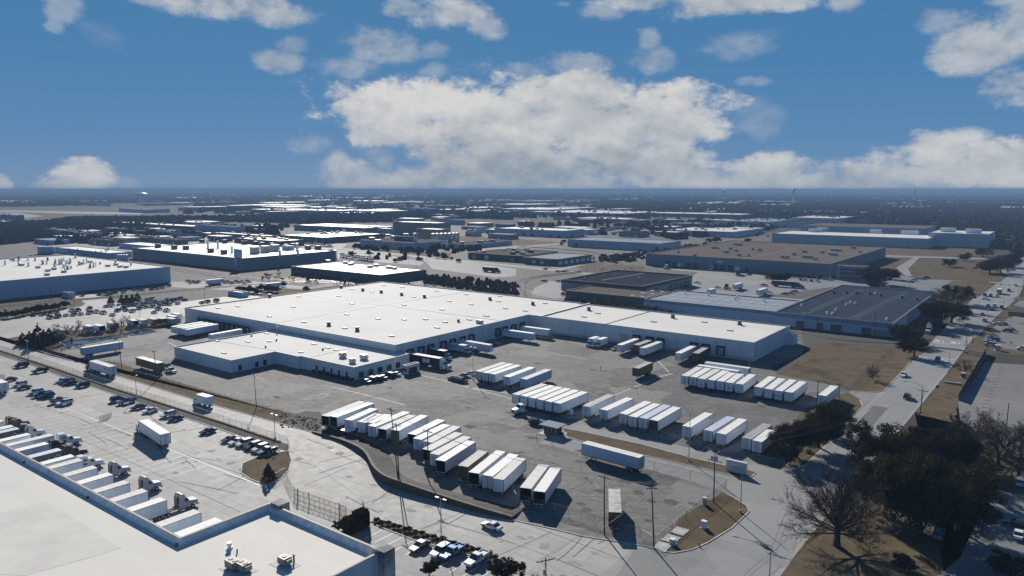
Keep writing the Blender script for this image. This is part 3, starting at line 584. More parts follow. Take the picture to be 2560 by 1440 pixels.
p,d,n=F2; m=MB(); c=MAIN.L(p+d*rt*.5); m.obox(c+n*.05+Vector((0,0,.6)),d,n,Vector((0,0,1)),rt*.5-.3,.05,.6); m.obj('plinth',mat('plinth',(.42,.42,.42),.8,dirt=.4),MAIN.rt)
# small lower bay at the far right end
q0=Q(rt,bk if abs(bkr-bkl)<=1.5 else bkr)-B*6; 
bb=Bld('end_bay','narrow lower white bay at the far right end of the main warehouse',[q0+A*.02,q0+A*3.5,q0+A*3.5+B*6,q0+A*.02+B*6],4.6,'wall_white','roof_white',cat='annex')
# ---- office annex ------------------------------------------------------------------------
HA=4.8
P1=G(435,867,HA); s1=(G(581,901,HA)-P1).dot(A); s2=(G(691,880,HA)-P1).dot(B); s3=(G(885,919,HA)-P1).dot(A); s4=(G(885,919,HA)-P1).dot(B); s5=(G(1000,887,HA)-P1).dot(B)
nb=(nr-P1).dot(B)+HM*0; na=(nr-P1).dot(A)
q=lambda a,b:P1+A*a+B*b
sm=(G(745,892,HA)-P1).dot(A)
ANX=Bld('office_annex','single-storey white office annex with a stepped front before the warehouse',[q(0,0),q(s1,0),q(s1,s2),q(sm,s2),q(sm,s4),q(s3,s4),q(s3,max(s5,nb+1)),q(na+.1,max(s5,nb+1)),q(na+.1,nb-.02),q(0,nb-.02)],HA,'wall_white','roof_white',par=.3,cat='office')
for u,v in ((543,853),(620,855),(667,834),(674,854),(785,861),(840,876),(752,881),(560,883),(820,870)): ANX.hatch(u,v,2.4,1.1,.25)
for u,v in ((691,852),(664,869),(807,875),(629,841)): ANX.vent(u,v,.7,.9,cap=False)
ANX.unit(857,893,2.2,2.0,1.7); ANX.unit(881,907,1.9,1.8,1.5); ANX.unit(910,898,2.6,2.0,1.6)
ANX.seam((520,848),(690,877),.25); ANX.seam((770,895),(885,868),.2)
W1=ANX.face(885,919,'A'); W2=ANX.face(885,919,'B'); W3=ANX.face(581,901,'A'); W4=(G(581,901,HA)*1,B,-B.cross(Vector((0,0,1)))*-1); W4=ANX.face(581,901,'B')
for u in (792,810,829,848,867): ANX.put(W1,u,.95,.5,2.7,'glass_dark','window')
for u in (903,927,950,973,995):
    w=ANX.put(W2,u,2.2,.5,2.7,'glass_dark','window'); ANX.put(W2,u,.08,.5,2.7,'coping_white','mullion',.1,parent=w)
ANX.put(W3,553,1.5,.2,2.4,'glass_dark','door'); 
for u in (600,642,662): ANX.put(W4,u,1.4,.3,2.4,'glass_dark','window')
for u in (480,570): ANX.put(W3,u,.4,3.4,3.8,'unit_dark','wall_lamp',.3)
p,d,n=W3; m=MB(); c=ANX.L(p); m.obox(c+d*(-s1/2)+n*.06+Vector((0,0,1.1)),d,n,Vector((0,0,1)),s1/2-.2,.06,.08); m.obox(c+d*(-s1/2)+n*.06+Vector((0,0,1.6)),d,n,Vector((0,0,1)),s1/2-.2,.05,.05); m.obj('wall_rail',MATS['coping_white'],ANX.rt)
# entrance canopy block on the annex front
c0=q(s2*0+sm-4.5,s4-3.4 if False else s4); 
E0=G(734,893,3.9); Bld('entrance_porch','square white porch with a flat canopy on the annex front',[E0,E0+A*6.2,E0+A*6.2+B*4.2,E0+B*4.2],3.9,'wall_white','roof_white',par=.2,cat='porch')
# small pavilion at the annex end beside the trailers
V0=G(1007,913,3.4); PV=Bld('entrance_pavilion','small white pavilion with a dark window band beside the annex end',[V0,V0+A*2.2,V0+A*2.2+B*6.5,V0+B*6.5],3.4,'wall_white','roof_white',par=.2,cat='entrance')
fr=(Vector((V0.x,V0.y,0)),A,-B); PV.put(fr,0,2.0,1.2,2.3,'glass_dark','window',.05,dist=1.1); fr=(Vector((V0.x,V0.y,0))+A*2.2,B,A); PV.put(fr,0,4.2,.2,2.4,'glass_dark','window',.05,dist=3)
# ---- foreground dock building ------------------------------------------------------------
HB=9.3; pr=G(493.5,1277,4.1)-B*16.3; pr.z=0
b_w=ab(G(450,1342,HB))[1]; a_c=ab(G(452,1343,HB))[0]; b_t=ab(G(668,1253,HB))[1]; a_e=ab(G(958,1376,HB))[0]; b_e=ab(G(958,1376,HB))[1]
DB=Bld('dock_building','huge pale flat roof of the nearest building with a dark-rimmed parapet and truck docks',[AB(a_c-180,b_w-120),AB(a_e,b_w-120),AB(a_e,b_e),AB(a_c,b_e),AB(a_c,b_w),AB(a_c-180,b_w)],HB,'wall_white','roof_near',par=1.15,cop='coping',cat='warehouse',copw=.05)
m=MB(); I=inset(DB.P,.37); I2=inset(DB.P,.9); n_=len(I); vs=[DB.L(Vector((p.x,p.y,HB-.15))) for p in I]+[DB.L(Vector((p.x,p.y,HB-1.14))) for p in I2]
m.add(vs,[(i,(i+1)%n_,n_+(i+1)%n_,n_+i) for i in range(n_)]); m.obj('flashing',mat('flashing',(.62,.63,.64),.5,dirt=.3),DB.rt)
for (u,v) in ((958,1376),(700,1262)):
    p=G(u,v,HB); m=MB(); c=DB.L(p); m.obox((c.x,c.y,(HB+.55)/2),A,B,Vector((0,0,1)),1.5 if u>900 else 1.3,1.2,(HB+.5)/2); m.obj('corner_pier',mat('pier_stucco',(.30,.29,.27),.9,0,.5,.25),DB.rt)
DB.unit(583,1421,2.2,1.6,1.2,'unit_tan'); DB.unit(609,1427,2.2,1.6,1.2,'unit_tan'); DB.unit(712,1411,1.8,1.5,1.1,'unit_tan',fans=1)
p_=[(0,1283),(117,1254),(304,1369),(205,1400),(60,1440),(-200,1420)]; m=MB(); m.sheet([tuple(DB.on_roof(*q_)+Vector((0,0,.02))) for q_ in p_]); m.obj('roof_patch',mat('roof_patch',(.60,.567,.507),.8,0,.05,.2,spec=.06),DB.rt)
for u,v,w in ((596,1424,5.5),(712,1412,4.5)):
    p=DB.on_roof(u,v); m=MB(); m.obox(p+Vector((0,0,.02)),A,B,Vector((0,0,1)),w/2,w*.32,.02); m.obj('roof_pad',mat('roof_pad',(.42,.42,.42),.8),DB.rt)
DB.vent(574,1372,.7,.8,'white_metal'); DB.vent(593,1382,.25,.7,'unit_dark',False); DB.vent(735,1404,.3,1.3,'unit_dark',False); DB.vent(60,1158,.5,.4,'unit_dark',False); DB.vent(219,1246,.5,.4,'unit_dark',False); DB.vent(441,1366,.5,.5,'unit_dark',False)
# ---- neighbours -------------------------------------------------------------------------
def block(name,label,u,v,h,uL=None,uR=None,la=None,lb=None,wall='wall_pale',roof='roof_far_white',par=.4,cop='coping',cat='warehouse',group=None):
    p=G(u,v,h); la=la if la is not None else -toU(p,-A,uL)*-1; lb=lb if lb is not None else toU(p,B,uR)
    la=abs(la); 
    return Bld(name,label,[p,p+B*lb,p+B*lb-A*la,p-A*la],h,wall,roof,par,cop,cat,group)
def block_right(name,label,u,v,h,la,lb,**k):
    p=G(u,v,h); w=k.pop('wall','wall_pale'); r=k.pop('roof','roof_far_white'); return Bld(name,label,[p,p-A*la,p-A*la-B*lb,p-B*lb],h,w,r,k.pop('par',.4),'coping',k.pop('cat','warehouse'))
def text(parent,name,s,size,loc,xd,mtn,depth=.02,up=Vector((0,0,1))):
    if s[0]=='#':     # writing too small to read in the photograph: strokes of the same length, height and colour
        n=int(s[1:]); r=random.Random(n*13+int(loc[0]*10)); x=xd.normalized(); z=up.normalized(); nn=x.cross(z); m=MB(); w=size*.62; x0=-n*w/2; loc=Vector(loc)
        for i in range(n):
            hh=size*(.95 if i==0 or r.random()<.25 else .66); c=x*(x0+i*w+w*.2)
            m.obox(c+z*(hh/2-size*.4),x,nn,z,size*.07,depth,hh/2)
            if r.random()<.8: m.obox(c+x*w*.45+z*(size*r.uniform(.02,.2)-size*.4+(hh-size*.2)*r.random()),x,nn,z,w*.26,depth*1.05,size*.06)
            if r.random()<.7: m.obox(c+x*w*.55+z*(hh*.33-size*.4),x,nn,z,size*.06,depth*.95,hh*.33)
        return m.obj('lettering',MATS[mtn],parent,loc=loc)
    c=bpy.data.curves.new('lettering','FONT'); c.body=s; c.size=size; c.align_x='CENTER'; c.align_y='CENTER'; c.extrude=depth
    o=bpy.data.objects.new('lettering',c); COL.objects.link(o); dg=bpy.context.evaluated_depsgraph_get(); me=bpy.data.meshes.new_from_object(o.evaluated_get(dg)); COL.objects.unlink(o); bpy.data.objects.remove(o)
    me.materials.clear(); me.materials.append(MATS[mtn]); x=xd.normalized(); z=up.normalized(); n=x.cross(z)
    M=Matrix((x,z,n)).transposed(); me.transform(M.to_4x4()); return ob(name,me,parent,loc)
mat('ink_dark',(.02,.025,.035),.5); mat('ink_blue',(.03,.07,.16),.5); mat('ink_pale',(.6,.6,.58),.5); mat('yellow_paint',(.45,.30,.05),.5)
wallmat('wall_warm',(.30,.28,.25),9,.4,.35)
M1=block('tan_roof_warehouse','large warehouse with a tan gravel roof and loading doors, right of centre',2075,660,10.5,uL=1615,uR=2215,wall='wall_grey',roof='roof_tan')
fr=M1.face(2075,660,'A')
for u in (1670,1688,1721,1738,1788,1807,1826): M1.dock(fr,u,3.4,.3,3.6,'unit_dark')
M1.put(fr,1843,4,.3,3.6,'white_metal','roller_door'); M1.put(fr,1867,3,.2,3.6,'unit_dark','roller_door'); M1.put(fr,1799,4.5,6.5,7.8,'white_metal','sign',.1)
for u,v,a,b_ in ((1844,613,8,3),(1826,624,3,2),(1784,622,4,2.5),(1815,632,5,3),(1840,629,3,2),(1848,640,3,2),(1899,627,4,2),(2090,628,9,3),(2082,638,7,4),(2018,645,8,3),(2038,650,3,2),(2056,633,3,2),(2133,622,4,3),(2150,633,2,2),(1985,638,3,2),(1956,645,3,2),(1968,646,3,2),(2011,632,4,2)): M1.unit(u,v,a,b_,2.2,fans=0)
for u,v in ((1696,632),(1735,641),(1738,640),(1872,641),(1882,625),(1795,622),(1786,618)): M1.vent(u,v,2,1.4)
M1.seam((1855,648),(2012,617),.5,'unit_metal')
OF=block('tan_roof_office','three-storey office front with ribbon windows at the tan-roofed warehouse corner',2160,668,10.8,la=19,lb=16,wall='wall_grey',roof='roof_tan',cat='office')
fr=OF.face(2160,668,'A')
for z0 in (1.4,4.6,7.6): OF.put(fr,0,15,z0,z0+1.4,'glass_dark','window',.06,dist=-9)
M2=block('pale_ridge_warehouse','long pale metal warehouse with a skylit roof behind the railway curve',1648,609,8.8,uL=1419,uR=1702,roof='roof_metal',wall='wall_pale',cop='coping_white')
fr=M2.face(1648,609,'A'); M2.put(fr,1440,5,.1,4.4,'unit_dark','roller_door'); M2.put(fr,1642,5,.1,5,'unit_dark','roller_door')
for k in range(9): M2.hatch(1475+k*20,592+k*1.9,5,1.2,.15)
M3=block('skating_rink','low roadside hall with a brown fascia sign and white bay panels by the curve',1392,648,6.2,uL=1308,uR=1479,roof='roof_metal',wall='wall_brick',cat='hall')
for key in ('A','B'):
    fr=M3.face(1392,648,key); p,d,n=fr; Ln=(M3.P[0]-M3.P[1]).length if key=='B' else (M3.P[1]-M3.P[2]).length
    sg=1 if key=='B' else -1; m=MB(); c=M3.L(p+d*sg*Ln/2); m.obox(c+n*.35+Vector((0,0,5.3)),d,n,Vector((0,0,1)),Ln/2+.4,.35,.95); m.obj('fascia',MATS['tan_fascia'],M3.rt)
fr=M3.face(1392,648,'A'); p,d,n=fr; text(M3.rt,'lettering','ROLLER WORLD',2.0,M3.L(p-d*12)+n*.72+Vector((0,0,5.3)),d,'ink_pale')
for u in (1334,1355): M3.put(fr,u,4.4,1.0,3.6,'white_metal','bay_panel',.08)
fr=M3.face(1392,648,'B')
for k in range(7): M3.put(fr,0,6,.6,3.8,'white_metal','bay_panel',.08,dist=6+k*9.6)
M4=block('dark_flat_building','dark flat-roofed building with a brown band and tall bay doors by the curve',1605,716,7.2,uL=1403,uR=1731,roof='roof_dark',wall='wall_grey',par=.9)
p,d,n=M4.face(1605,716,'A')
for key in ('A','B'):
    p,d,n=M4.face(1605,716,key); Ln=(M4.P[0]-M4.P[1]).length if key=='B' else (M4.P[1]-M4.P[2]).length; sg=1 if key=='B' else -1
    m=MB(); c=M4.L(p+d*sg*Ln/2); m.obox(c+n*.07+Vector((0,0,6.2)),d,n,Vector((0,0,1)),Ln/2,.07,.75); m.obj('band',MATS['brown_band'],M4.rt)
fr=M4.face(1605,716,'B')
for i,u in enumerate((1640,1651,1664,1677,1690,1702,1712,1722)): M4.put(fr,u,3,.2,4.2,'door_grey' if i in (1,2) else 'unit_dark','bay_door')
for u,v in ((1505,692),(1513,688),(1560,677),(1598,696),(1462,697),(1650,685)): M4.vent(u,v,.9,1.0,'white_metal',False)
M4.seam((1505,701),(1640,678),.5,'unit_metal'); 
M4b=block('low_brown_annex','low annex with a beige roof in front of the dark flat building',1612,745,5.2,uL=1414,uR=1674,roof='roof_tan',wall='wall_dark')
for k in range(2): M4b.vent(1521+k*9,725+k,.7,1.2,'white_metal',False)
M5=block('pale_grey_warehouse','pale grey metal-roofed warehouse with rows of small skylights behind the main roof',1935,779,6.4,uL=1610,uR=2002,roof='roof_metal',wall='wall_blue',cop='coping')
for r_ in range(3):
    for k in range(13):
        a=G(1935,779,6.0)-A*(6+k*6.6)+B*(8+r_*13); 
        uu,vv=PR(a); M5.hatch(uu,vv,2.6,1.5,.14,'white_metal')
for u,v in ((1713,735),(1771,740),(1843,746),(1837,750),(1910,755)): M5.vent(u,v,.9,1.5,'white_metal')
M6=block('slate_roof_warehouse','wide warehouse with a slate blue roof beside the street',2232,809,6.5,uL=1936,uR=2342,roof='roof_slate',wall='wall_blue')
for (u0,v0,u1,v1,n_) in ((2015,784,2155,725,26),(2135,796,2262,733,24)):
    for k in range(n_):
        t_=k/(n_-1); M6.hatch(u0+(u1-u0)*t_,v0+(v1-v0)*t_,4.4,.6,.10,'unit_metal')
for u,v in ((2084,733),(2116,734),(2141,735),(2174,736),(2201,740),(2254,746),(2291,750)): M6.vent(u,v,1.6,1.3)
for u,v in ((2126,758),(2138,760),(2116,763),(2090,776),(2068,785),(2081,786),(2217,800),(2004,765),(2188,735)): M6.vent(u,v,.9,.8,'white_metal')
for fu,fv in ((2232,809),):
    p,d,n=M6.face(fu,fv,'A'); Ln=(M6.P[1]-M6.P[2]).length; m=MB(); c=M6.L(p-d*Ln/2); m.obox(c+n*.08+Vector((0,0,5.4)),d,n,Vector((0,0,1)),Ln/2-.1,.08,.95); m.obj('band',mat('blue_band',(.16,.23,.32),.7),M6.rt)
    p,d,n=M5.face(1935,779,'A'); Ln=(M5.P[1]-M5.P[2]).length; m=MB(); c=M5.L(p-d*Ln/2); m.obox(c+n*.08+Vector((0,0,5.5)),d,n,Vector((0,0,1)),Ln/2-.1,.08,.8); m.obj('band',MATS['blue_band'],M5.rt)
fr=M6.face(2232,809,'A')
for u,w in ((2000,4),(2050,3),(2090,5),(2165,4),(2212,12)): M6.put(fr,u,w,.1,3.4 if w<10 else 2.6,'wall_grey' if w>5 else 'unit_dark','roller_door')
T1=block('tall_white_warehouse','taller white right end of the longest white warehouse near the apartments',2473,586,16,uL=2322,lb=80,wall='wall_pale',roof='roof_white')
T2=block('long_white_warehouse','longest white warehouse with rooftop units beyond the brown field',2321,597,11.3,uL=1930,lb=80,wall='wall_pale',roof='roof_white')
for u,v,a in ((2038,580,16),(2056,576,14),(2189,582,14),(2274,585,20)): T2.unit(u,v,a,6,4,'white_metal',0)
for u,v in ((2370,580),(2434,583)): T1.unit(u,v,16,6,5,'white_metal',0)
T3=block('brown_roof_warehouse','wide brown-roofed warehouse just behind the longest white warehouse',2310,572,10,uL=2002,lb=120,wall='wall_pale',roof='roof_tan')
# left side plants
L1=block_right('white_plant','huge white-roofed plant crowded with roof stacks at the far left',425,667,11.6,170,140,wall='wall_blue',roof='roof_white')
rnd=random.Random(3)
for i in range(46):
    uu,vv=rnd.gauss(170,70),rnd.gauss(662,6); vv=662+(uu-150)*.03+rnd.gauss(0,8)
    if 5<uu<330 and 632<vv<690-(uu*.06): 
        L1.vent(uu,vv,rnd.uniform(.8,1.5),rnd.uniform(1.5,4.2),rnd.choice(['unit_metal','unit_dark','white_metal']),rnd.random()<.5,'roof_stack')
for u,v in ((55,664),(95,670),(120,678),(75,640),(270,666),(290,663),(300,668),(315,669),(160,681),(118,688),(205,660),(225,656),(30,650),(135,674)): L1.unit(u,v,4,2.2,1.2,fans=0)
L2=block('stained_factory','long dark-stained factory with rooftop boxes and clutter behind the white plant',605,646,10.4,uL=330,uR=838,wall='wall_grey',roof='roof_far_white')
for u,v in ((395,619),(436,623),(465,624),(562,608),(612,611),(640,612),(505,607),(527,631),(560,635),(610,611),(655,615),(680,617),(715,620),(733,618),(770,624),(795,624)): L2.unit(u,v,5,4,3.6,'unit_dark',0)
for u,v in ((637,634),(663,631),(688,628)): L2.unit(u,v,7,6,6,'unit_metal',0)
for u,v in ((745,640),(520,620),(545,622),(700,640),(580,632)): L2.vent(u,v,2,rnd.uniform(4,9),'white_metal',False,'roof_stack')
for (u,v,a_,b_,h_,m_) in ((660,655,10,8,9,'wall_blue'),(680,653,8,8,13,'wall_blue'),(700,652,12,8,10,'unit_metal'),(722,651,9,8,14,'wall_blue'),(748,650,16,8,7,'wall_blue'),(780,648,18,8,8,'wall_grey'),(815,646,14,7,9,'wall_brick')):
    p=L2.L(G(u,v)); m=MB(); m.obox(p+Vector((0,0,h_/2)),A,B,Vector((0,0,1)),a_/2,b_/2,h_/2); m.obox(p+Vector((0,0,h_+.15)),A,B,Vector((0,0,1)),a_/2+.2,b_/2+.2,.15); m.obj('process_block',MATS[m_],L2.rt)
for u,v,h_,r_ in ((668,656,12,1.2),(690,655,16,.9),(744,652,17,1.6),(712,655,9,1.5),(770,652,8,1.4),(838,648,9,1.6)):
    p=L2.L(G(u,v)); m=MB(); m.cyl(p,p+Vector((0,0,h_)),r_,r_,10); m.obj('process_tank',MATS['white_metal'],L2.rt)
p=L2.L(G(700,657)); q_=L2.L(G(800,652)); m=MB(); m.cyl(p+Vector((0,0,5.5)),q_+Vector((0,0,5.5)),.8,.8,8); m.cyl(p+Vector((0,0,3.6)),q_+Vector((0,0,3.6)),.5,.5,8)
for k in range(9):
    s_=p.lerp(q_,k/8); m.cyl(s_,s_+Vector((0,0,5.5)),.2,.2,6)
m.obj('pipe_rack',MATS['unit_metal'],L2.rt)
L3=block('low_grey_shed','low grey shed with specks on a pale roof behind the left rails',274,633,5.3,uL=137,uR=330,wall='wall_blue')
for i in range(22): L3.vent(rnd.uniform(160,300),rnd.uniform(622,630),1.1,.9,'unit_dark',False)
L3b=block('small_grey_shed','small pale-roofed shed right of the low grey shed',385,616,5.5,uL=297,uR=440,wall='wall_blue')
L4=block('dark_walled_warehouse','white-roofed warehouse with dark walls beyond the rail tracks, centre left',952,688,6.4,uL=727,uR=1066,wall='wall_dark',roof='roof_far_white')
for u,v in ((820,655),(864,659),(880,661),(925,669),(940,666),(972,671),(985,673),(876,663)): L4.unit(u,v,4.5,2.5,1.6,fans=0)
L4.seam((825,676),(828,660),.4)
L6=block('pillared_warehouse','white-roofed warehouse with dark pillared walls and a packed car park in front',810,594,7.6,uL=698,uR=962,wall='wall_dark',roof='roof_far_white')
fr=L6.face(810,594,'A')
for k in range(7): L6.put(fr,0,.8,0,7.2,'white_metal','pillar',.4,dist=-2-k*14)
for u,v in ((770,585),(805,586),(812,583),(817,586),(830,582),(842,584),(860,579),(902,584),(890,582),(845,581),(800,580)): L6.unit(u,v,5,3,1.8,'unit_dark',0)
L7=block('pale_hall','pale flat-roofed hall behind the pillared warehouse',912,570,9,uL=735,lb=70,wall='wall_grey')
L5=block('tan_tower_block','tall windowless tan block rising above the plant in the centre distance',1090,558,22,uL=982,lb=30,wall='wall_tan',roof='roof_far_white',cat='plant')
L5b=block('tan_lower_block','lower tan block with rooftop gear beside the row of silos',1096,574,18,uL=1040,lb=22,wall='wall_tan',roof='roof_far_white',cat='plant')
L5c=block('forum_building','low blue-white plant building with a dark name board under the tan blocks',1035,608,8,uL=900,uR=1120,wall='wall_pale',roof='roof_tan',cat='plant')
p=L5c.L(G(1030,604,8)); m=MB(); c=p-A*18+Vector((0,0,2.2)); m.obox(c+B*6,A,B,Vector((0,0,1)),17,.4,3); sg=m.obj('name_board',mat('board_navy',(.03,.04,.06),.6),L5c.rt); text(L5c.rt,'lettering','FORUM',4.2,c+B*5.5+A*6,A,'ink_pale')
for u,v in ((930,600),(985,596),(945,606),(970,592),(1015,590)): L5c.unit(u,v,8,4,3,'unit_metal',0)
def silo(u,v0,v1,wpx,label,group=None,cat='silo',m='white_metal',n=14,dome=False):
    p=G(u,v1); d=p.y*CP+H*SP; r=wpx/2*d/FPX; h=H*(1-(v0-473.5)/(v1-473.5))
    t=thing('storage_silo' if cat=='silo' else 'storage_tank',label,cat,p,0,group); b=MB(); b.cyl((0,0,0),(0,0,h*.97),r,r,n); b.obj('shell',MATS[m],t,True)
    b=MB(); b.cyl((0,0,h*.97),(0,0,h),r*1.02,r*.5,n); b.obj('cap',MATS['unit_metal'],t); return t
wm=mat('silo_blue',(.52,.58,.64),.5,dirt=.2)
silo(597,620,674,21,'tall pale octagonal silo at the corner of the stained factory',m='silo_blue',n=8); silo(1039,582,621,10,'slim white silo left of the silo row under the tan blocks',m='silo_blue')
for i,(u,w) in enumerate(((1085,12),(1095,11),(1106,11),(1116,10),(1126,10),(1136,9),(1144,9))): silo(u,583-i*.3,613-i*.8,w,'grey silo '+nth(i)+' from the left in the row of seven',group='row of grey silos',m='unit_metal')
for i,u in enumerate((99,106,113,120,126,133)): silo(u,616,635,8,'white tank '+nth(i)+' from the left in the cluster behind the white plant',group='white tanks behind the plant',cat='tank',m='silo_blue',n=10)
for i,u in enumerate((296,303,310,316)): silo(u,636,656,8,'white tank '+nth(i)+' from the left in the cluster by the stained factory',group='white tanks by the factory',cat='tank',m='silo_blue',n=10)
S1=block('gate_hut','tiny pale hut beside the tracks in front of the white plant',173,733,3.2,uL=157,lb=3.5,wall='wall_pale',cat='hut'); S2=block('flat_shed','low flat blue-grey shed at the edge of the staff lot',604,732,3,uL=570,lb=5,wall='wall_blue',cat='shed')
# farther warehouses read off the photo: label, near roof corner, height, left column, right column or depth, wall, roof
FAR=[('white-fronted warehouse with a white roof above the brown grass strip',1410,577,10,1236,1460,'wall_pale','roof_far_white'),('small gabled white shed right of the silos',1187,579,7,1163,1204,'wall_pale','roof_metal'),
('wide concrete-roofed block with a column porch by the field',1165,612,5,1118,1280,'wall_pale','roof_tan'),('low tan-roofed block with many vents behind the fascia hall',1298,640,6,1170,1396,'wall_dark','roof_tan'),
('long white shed with a row of roof humps right of centre',1832,580,8,1664,1900,'wall_pale','roof_far_white'),('dark-walled warehouse with a grey roof behind the trailers, centre right',1555,548,8,1430,1600,'wall_dark','roof_far_white'),
('big plant with long rows of roof vents beyond the wood',1370,524,13,1240,1465,'wall_pale','roof_far_white'),('very wide blue-white shed low across the centre right',1560,534,9,1315,1700,'wall_blue','roof_far_white'),
('white-roofed warehouse with a pale middle bay at right centre',1850,537,9,1614,1890,'wall_brick','roof_far_white'),('pale blue warehouse in front of the dark wood, right',1920,555,8,1815,1990,'wall_blue','roof_metal'),
('white shed left of the longest white warehouse',2000,559,8,1925,2055,'wall_blue','roof_slate'),('double-pitch white-roofed warehouse below the right-hand wood',2097,546,11,1980,2142,'wall_blue','roof_far_white'),
('pale shed with a faceted roof by the right-hand wood',2108,529,10,2017,2120,'wall_blue','roof_metal'),('small low building with a white roof near the right wood',2000,527,8,1900,2010,'wall_dark','roof_far_white'),
('white-roofed distribution shed above the long wood, centre left',838,527,10,675,900,'wall_blue','roof_far_white'),('second distribution shed joined to the right above the long wood',990,526,10,860,1010,'wall_blue','roof_far_white'),
('pale building with a dark open front above the wood, centre',1085,521,12,1016,1098,'wall_blue','roof_far_white'),('flat warehouse in front of the horizon, centre',1145,514,10,1080,1160,'wall_blue','roof_far_white'),
('small white gable among sheds, centre distance',1005,513,14,985,1010,'wall_pale','roof_far_white'),('paired white-roofed sheds right of the wood, centre',1146,538,8,1060,1165,'wall_pale','roof_far_white'),
('grey shed low beside the tan blocks',1150,551,9,1090,1160,'wall_blue','roof_metal'),('white shed with dark doors at the tan block foot',975,572,8,895,985,'wall_pale','roof_far_white'),
('long hall with a row of skylights left of centre',480,566,9,270,520,'wall_dark','roof_far_white'),('bright-roofed hall left of centre beyond the wood',492,556,9,430,560,'wall_blue','roof_far_white'),
('pale blue gabled building at left by the dark wood',175,577,9,105,190,'wall_blue','roof_metal'),('flat blue-white building beside the gabled one at left',222,583,8,172,235,'wall_blue','roof_metal'),
('low brown building among trees at left',280,601,7,228,282,'wall_brick','roof_tan'),('long brown shop block left of centre',440,600,7,307,470,'wall_brick','roof_tan'),
('slab building with a blue screen-lit sign left of centre',590,567,14,488,610,'wall_blue','roof_metal'),('row of low pale sheds left of centre',430,580,7,390,440,'wall_blue','roof_metal'),
('long narrow pale-roofed shed behind the factory boxes',700,603,7,585,760,'wall_dark','roof_far_white'),('dark-walled pale-roofed shed left of the pillared warehouse',672,590,7,527,690,'wall_dark','roof_far_white'),
('hangar with a bright roof by the airfield',40,538,14,-60,42,'wall_dark','roof_far_white'),('flat hangar annex low at the left edge',30,556,8,-60,75,'wall_dark','roof_far_white'),
('terminal-like block at the airfield edge',365,524,10,297,425,'wall_blue','roof_metal'),('small hangars by the airfield, under the water tank',268,508,12,228,275,'wall_pale','roof_far_white'),
('white terminal beneath the big water tank',590,507,10,290,600,'wall_pale','roof_far_white'),('wide white shed near the horizon, left of centre',760,501,10,640,770,'wall_blue','roof_far_white'),
('thin white shed near the horizon, left of centre',960,495,10,808,990,'wall_blue','roof_far_white'),('pale terraced sheds near the horizon, left',560,486,10,405,570,'wall_blue','roof_far_white'),
('brown apartment block behind the tall white warehouse',2240,553,9,2140,2260,'wall_brick','roof_dark'),('dark apartment row right of the brown apartment block',2410,560,9,2270,2430,'wall_brick','roof_dark'),('second dark apartment row at the right edge',2550,563,9,2425,2600,'wall_brick','roof_dark'),
('dark apartment row in front, right of the brown block',2325,568,9,2300,2420,'wall_brick','roof_dark'),('blue-roofed store at the right edge beyond the oaks',2640,610,6,2492,2700,'wall_pale','roof_metal')]
for lb_,u,v,h,uL,uR,w,r_ in FAR:
    p=G(u,v,h); k=toU(p,B,uR); k=min(max(k if k>0 else 60,15),220)
    bo=block('apartment_block' if 'apartment' in lb_ else 'warehouse',lb_,u,v,h,uL=uL,lb=k,wall=w,roof=r_,cat='apartments' if 'apartment' in lb_ else 'warehouse')
    rn=random.Random(u*7+v); La=(bo.P[1]-bo.P[2]).length; La2=(bo.P[0]-bo.P[1]).length; L_=max(La,La2)
    fr=bo.face(u,v,'A'); la_=-toU(p,-A,uL); la_=abs(la_)
    nw=int(min(14,max(3,la_/14)))
    for i in range(nw): bo.put(fr,0,rn.uniform(3,6) if 'apartment' not in lb_ else 1.6,.2 if 'apartment' not in lb_ else 4.5,rn.uniform(3,4.5) if 'apartment' not in lb_ else 6.2,rn.choice(['unit_dark','unit_dark','door_grey','white_metal']),'roller_door' if 'apartment' not in lb_ else 'window',.08,dist=-la_*(i+.5)/nw)
    for i in range(rn.randint(5,11)):
        q_=p-A*(rn.uniform(.08,.92)*la_)+B*(rn.uniform(.1,.9)*k); uu,vv=PR(q_); bo.unit(uu,vv,rn.uniform(2.5,6),rn.uniform(2,3.5),rn.uniform(1,2.4),rn.choice(['unit_dark','unit_metal']),0)
# water towers
def wtower(u,v0,v1,wpx,label,legs=True):
    p=G(u,v1); d=p.y*CP+H*SP; r=wpx/2*d/FPX; h=H*(1-(v0-473.5)/(v1-473.5)) if v1>474.5 else 50
    t=thing('water_tower',label,'water tower',p); b=MB()
    if legs:
        for k in range(8):
            a=k*math.pi/4; b.cyl((r*.88*math.cos(a),r*.88*math.sin(a),0),(r*.88*math.cos(a),r*.88*math.sin(a),h*.62),r*.08,r*.08,6)
        b.obj('leg',MATS['white_metal'],t); b=MB(); b.cyl((0,0,0),(0,0,h*.6),r*.2,r*.2,8); b.obj('riser',MATS['white_metal'],t)
        b=MB(); b.cyl((0,0,h*.55),(0,0,h*.9),r,r,20); b.cyl((0,0,h*.9),(0,0,h),r,r*.4,20); b.obj('tank',MATS['white_metal'],t,False)
    else:
        b.cyl((0,0,0),(0,0,h*.72),r*.35,r*.3,10); b.obj('column',MATS['white_metal'],t); b=MB(); b.cyl((0,0,h*.6),(0,0,h*.8),r*.4,r,16); b.cyl((0,0,h*.8),(0,0,h*.95),r,r*.9,16); b.cyl((0,0,h*.95),(0,0,h),r*.9,r*.4,16); b.obj('tank',MATS['white_metal'],t)
    return t
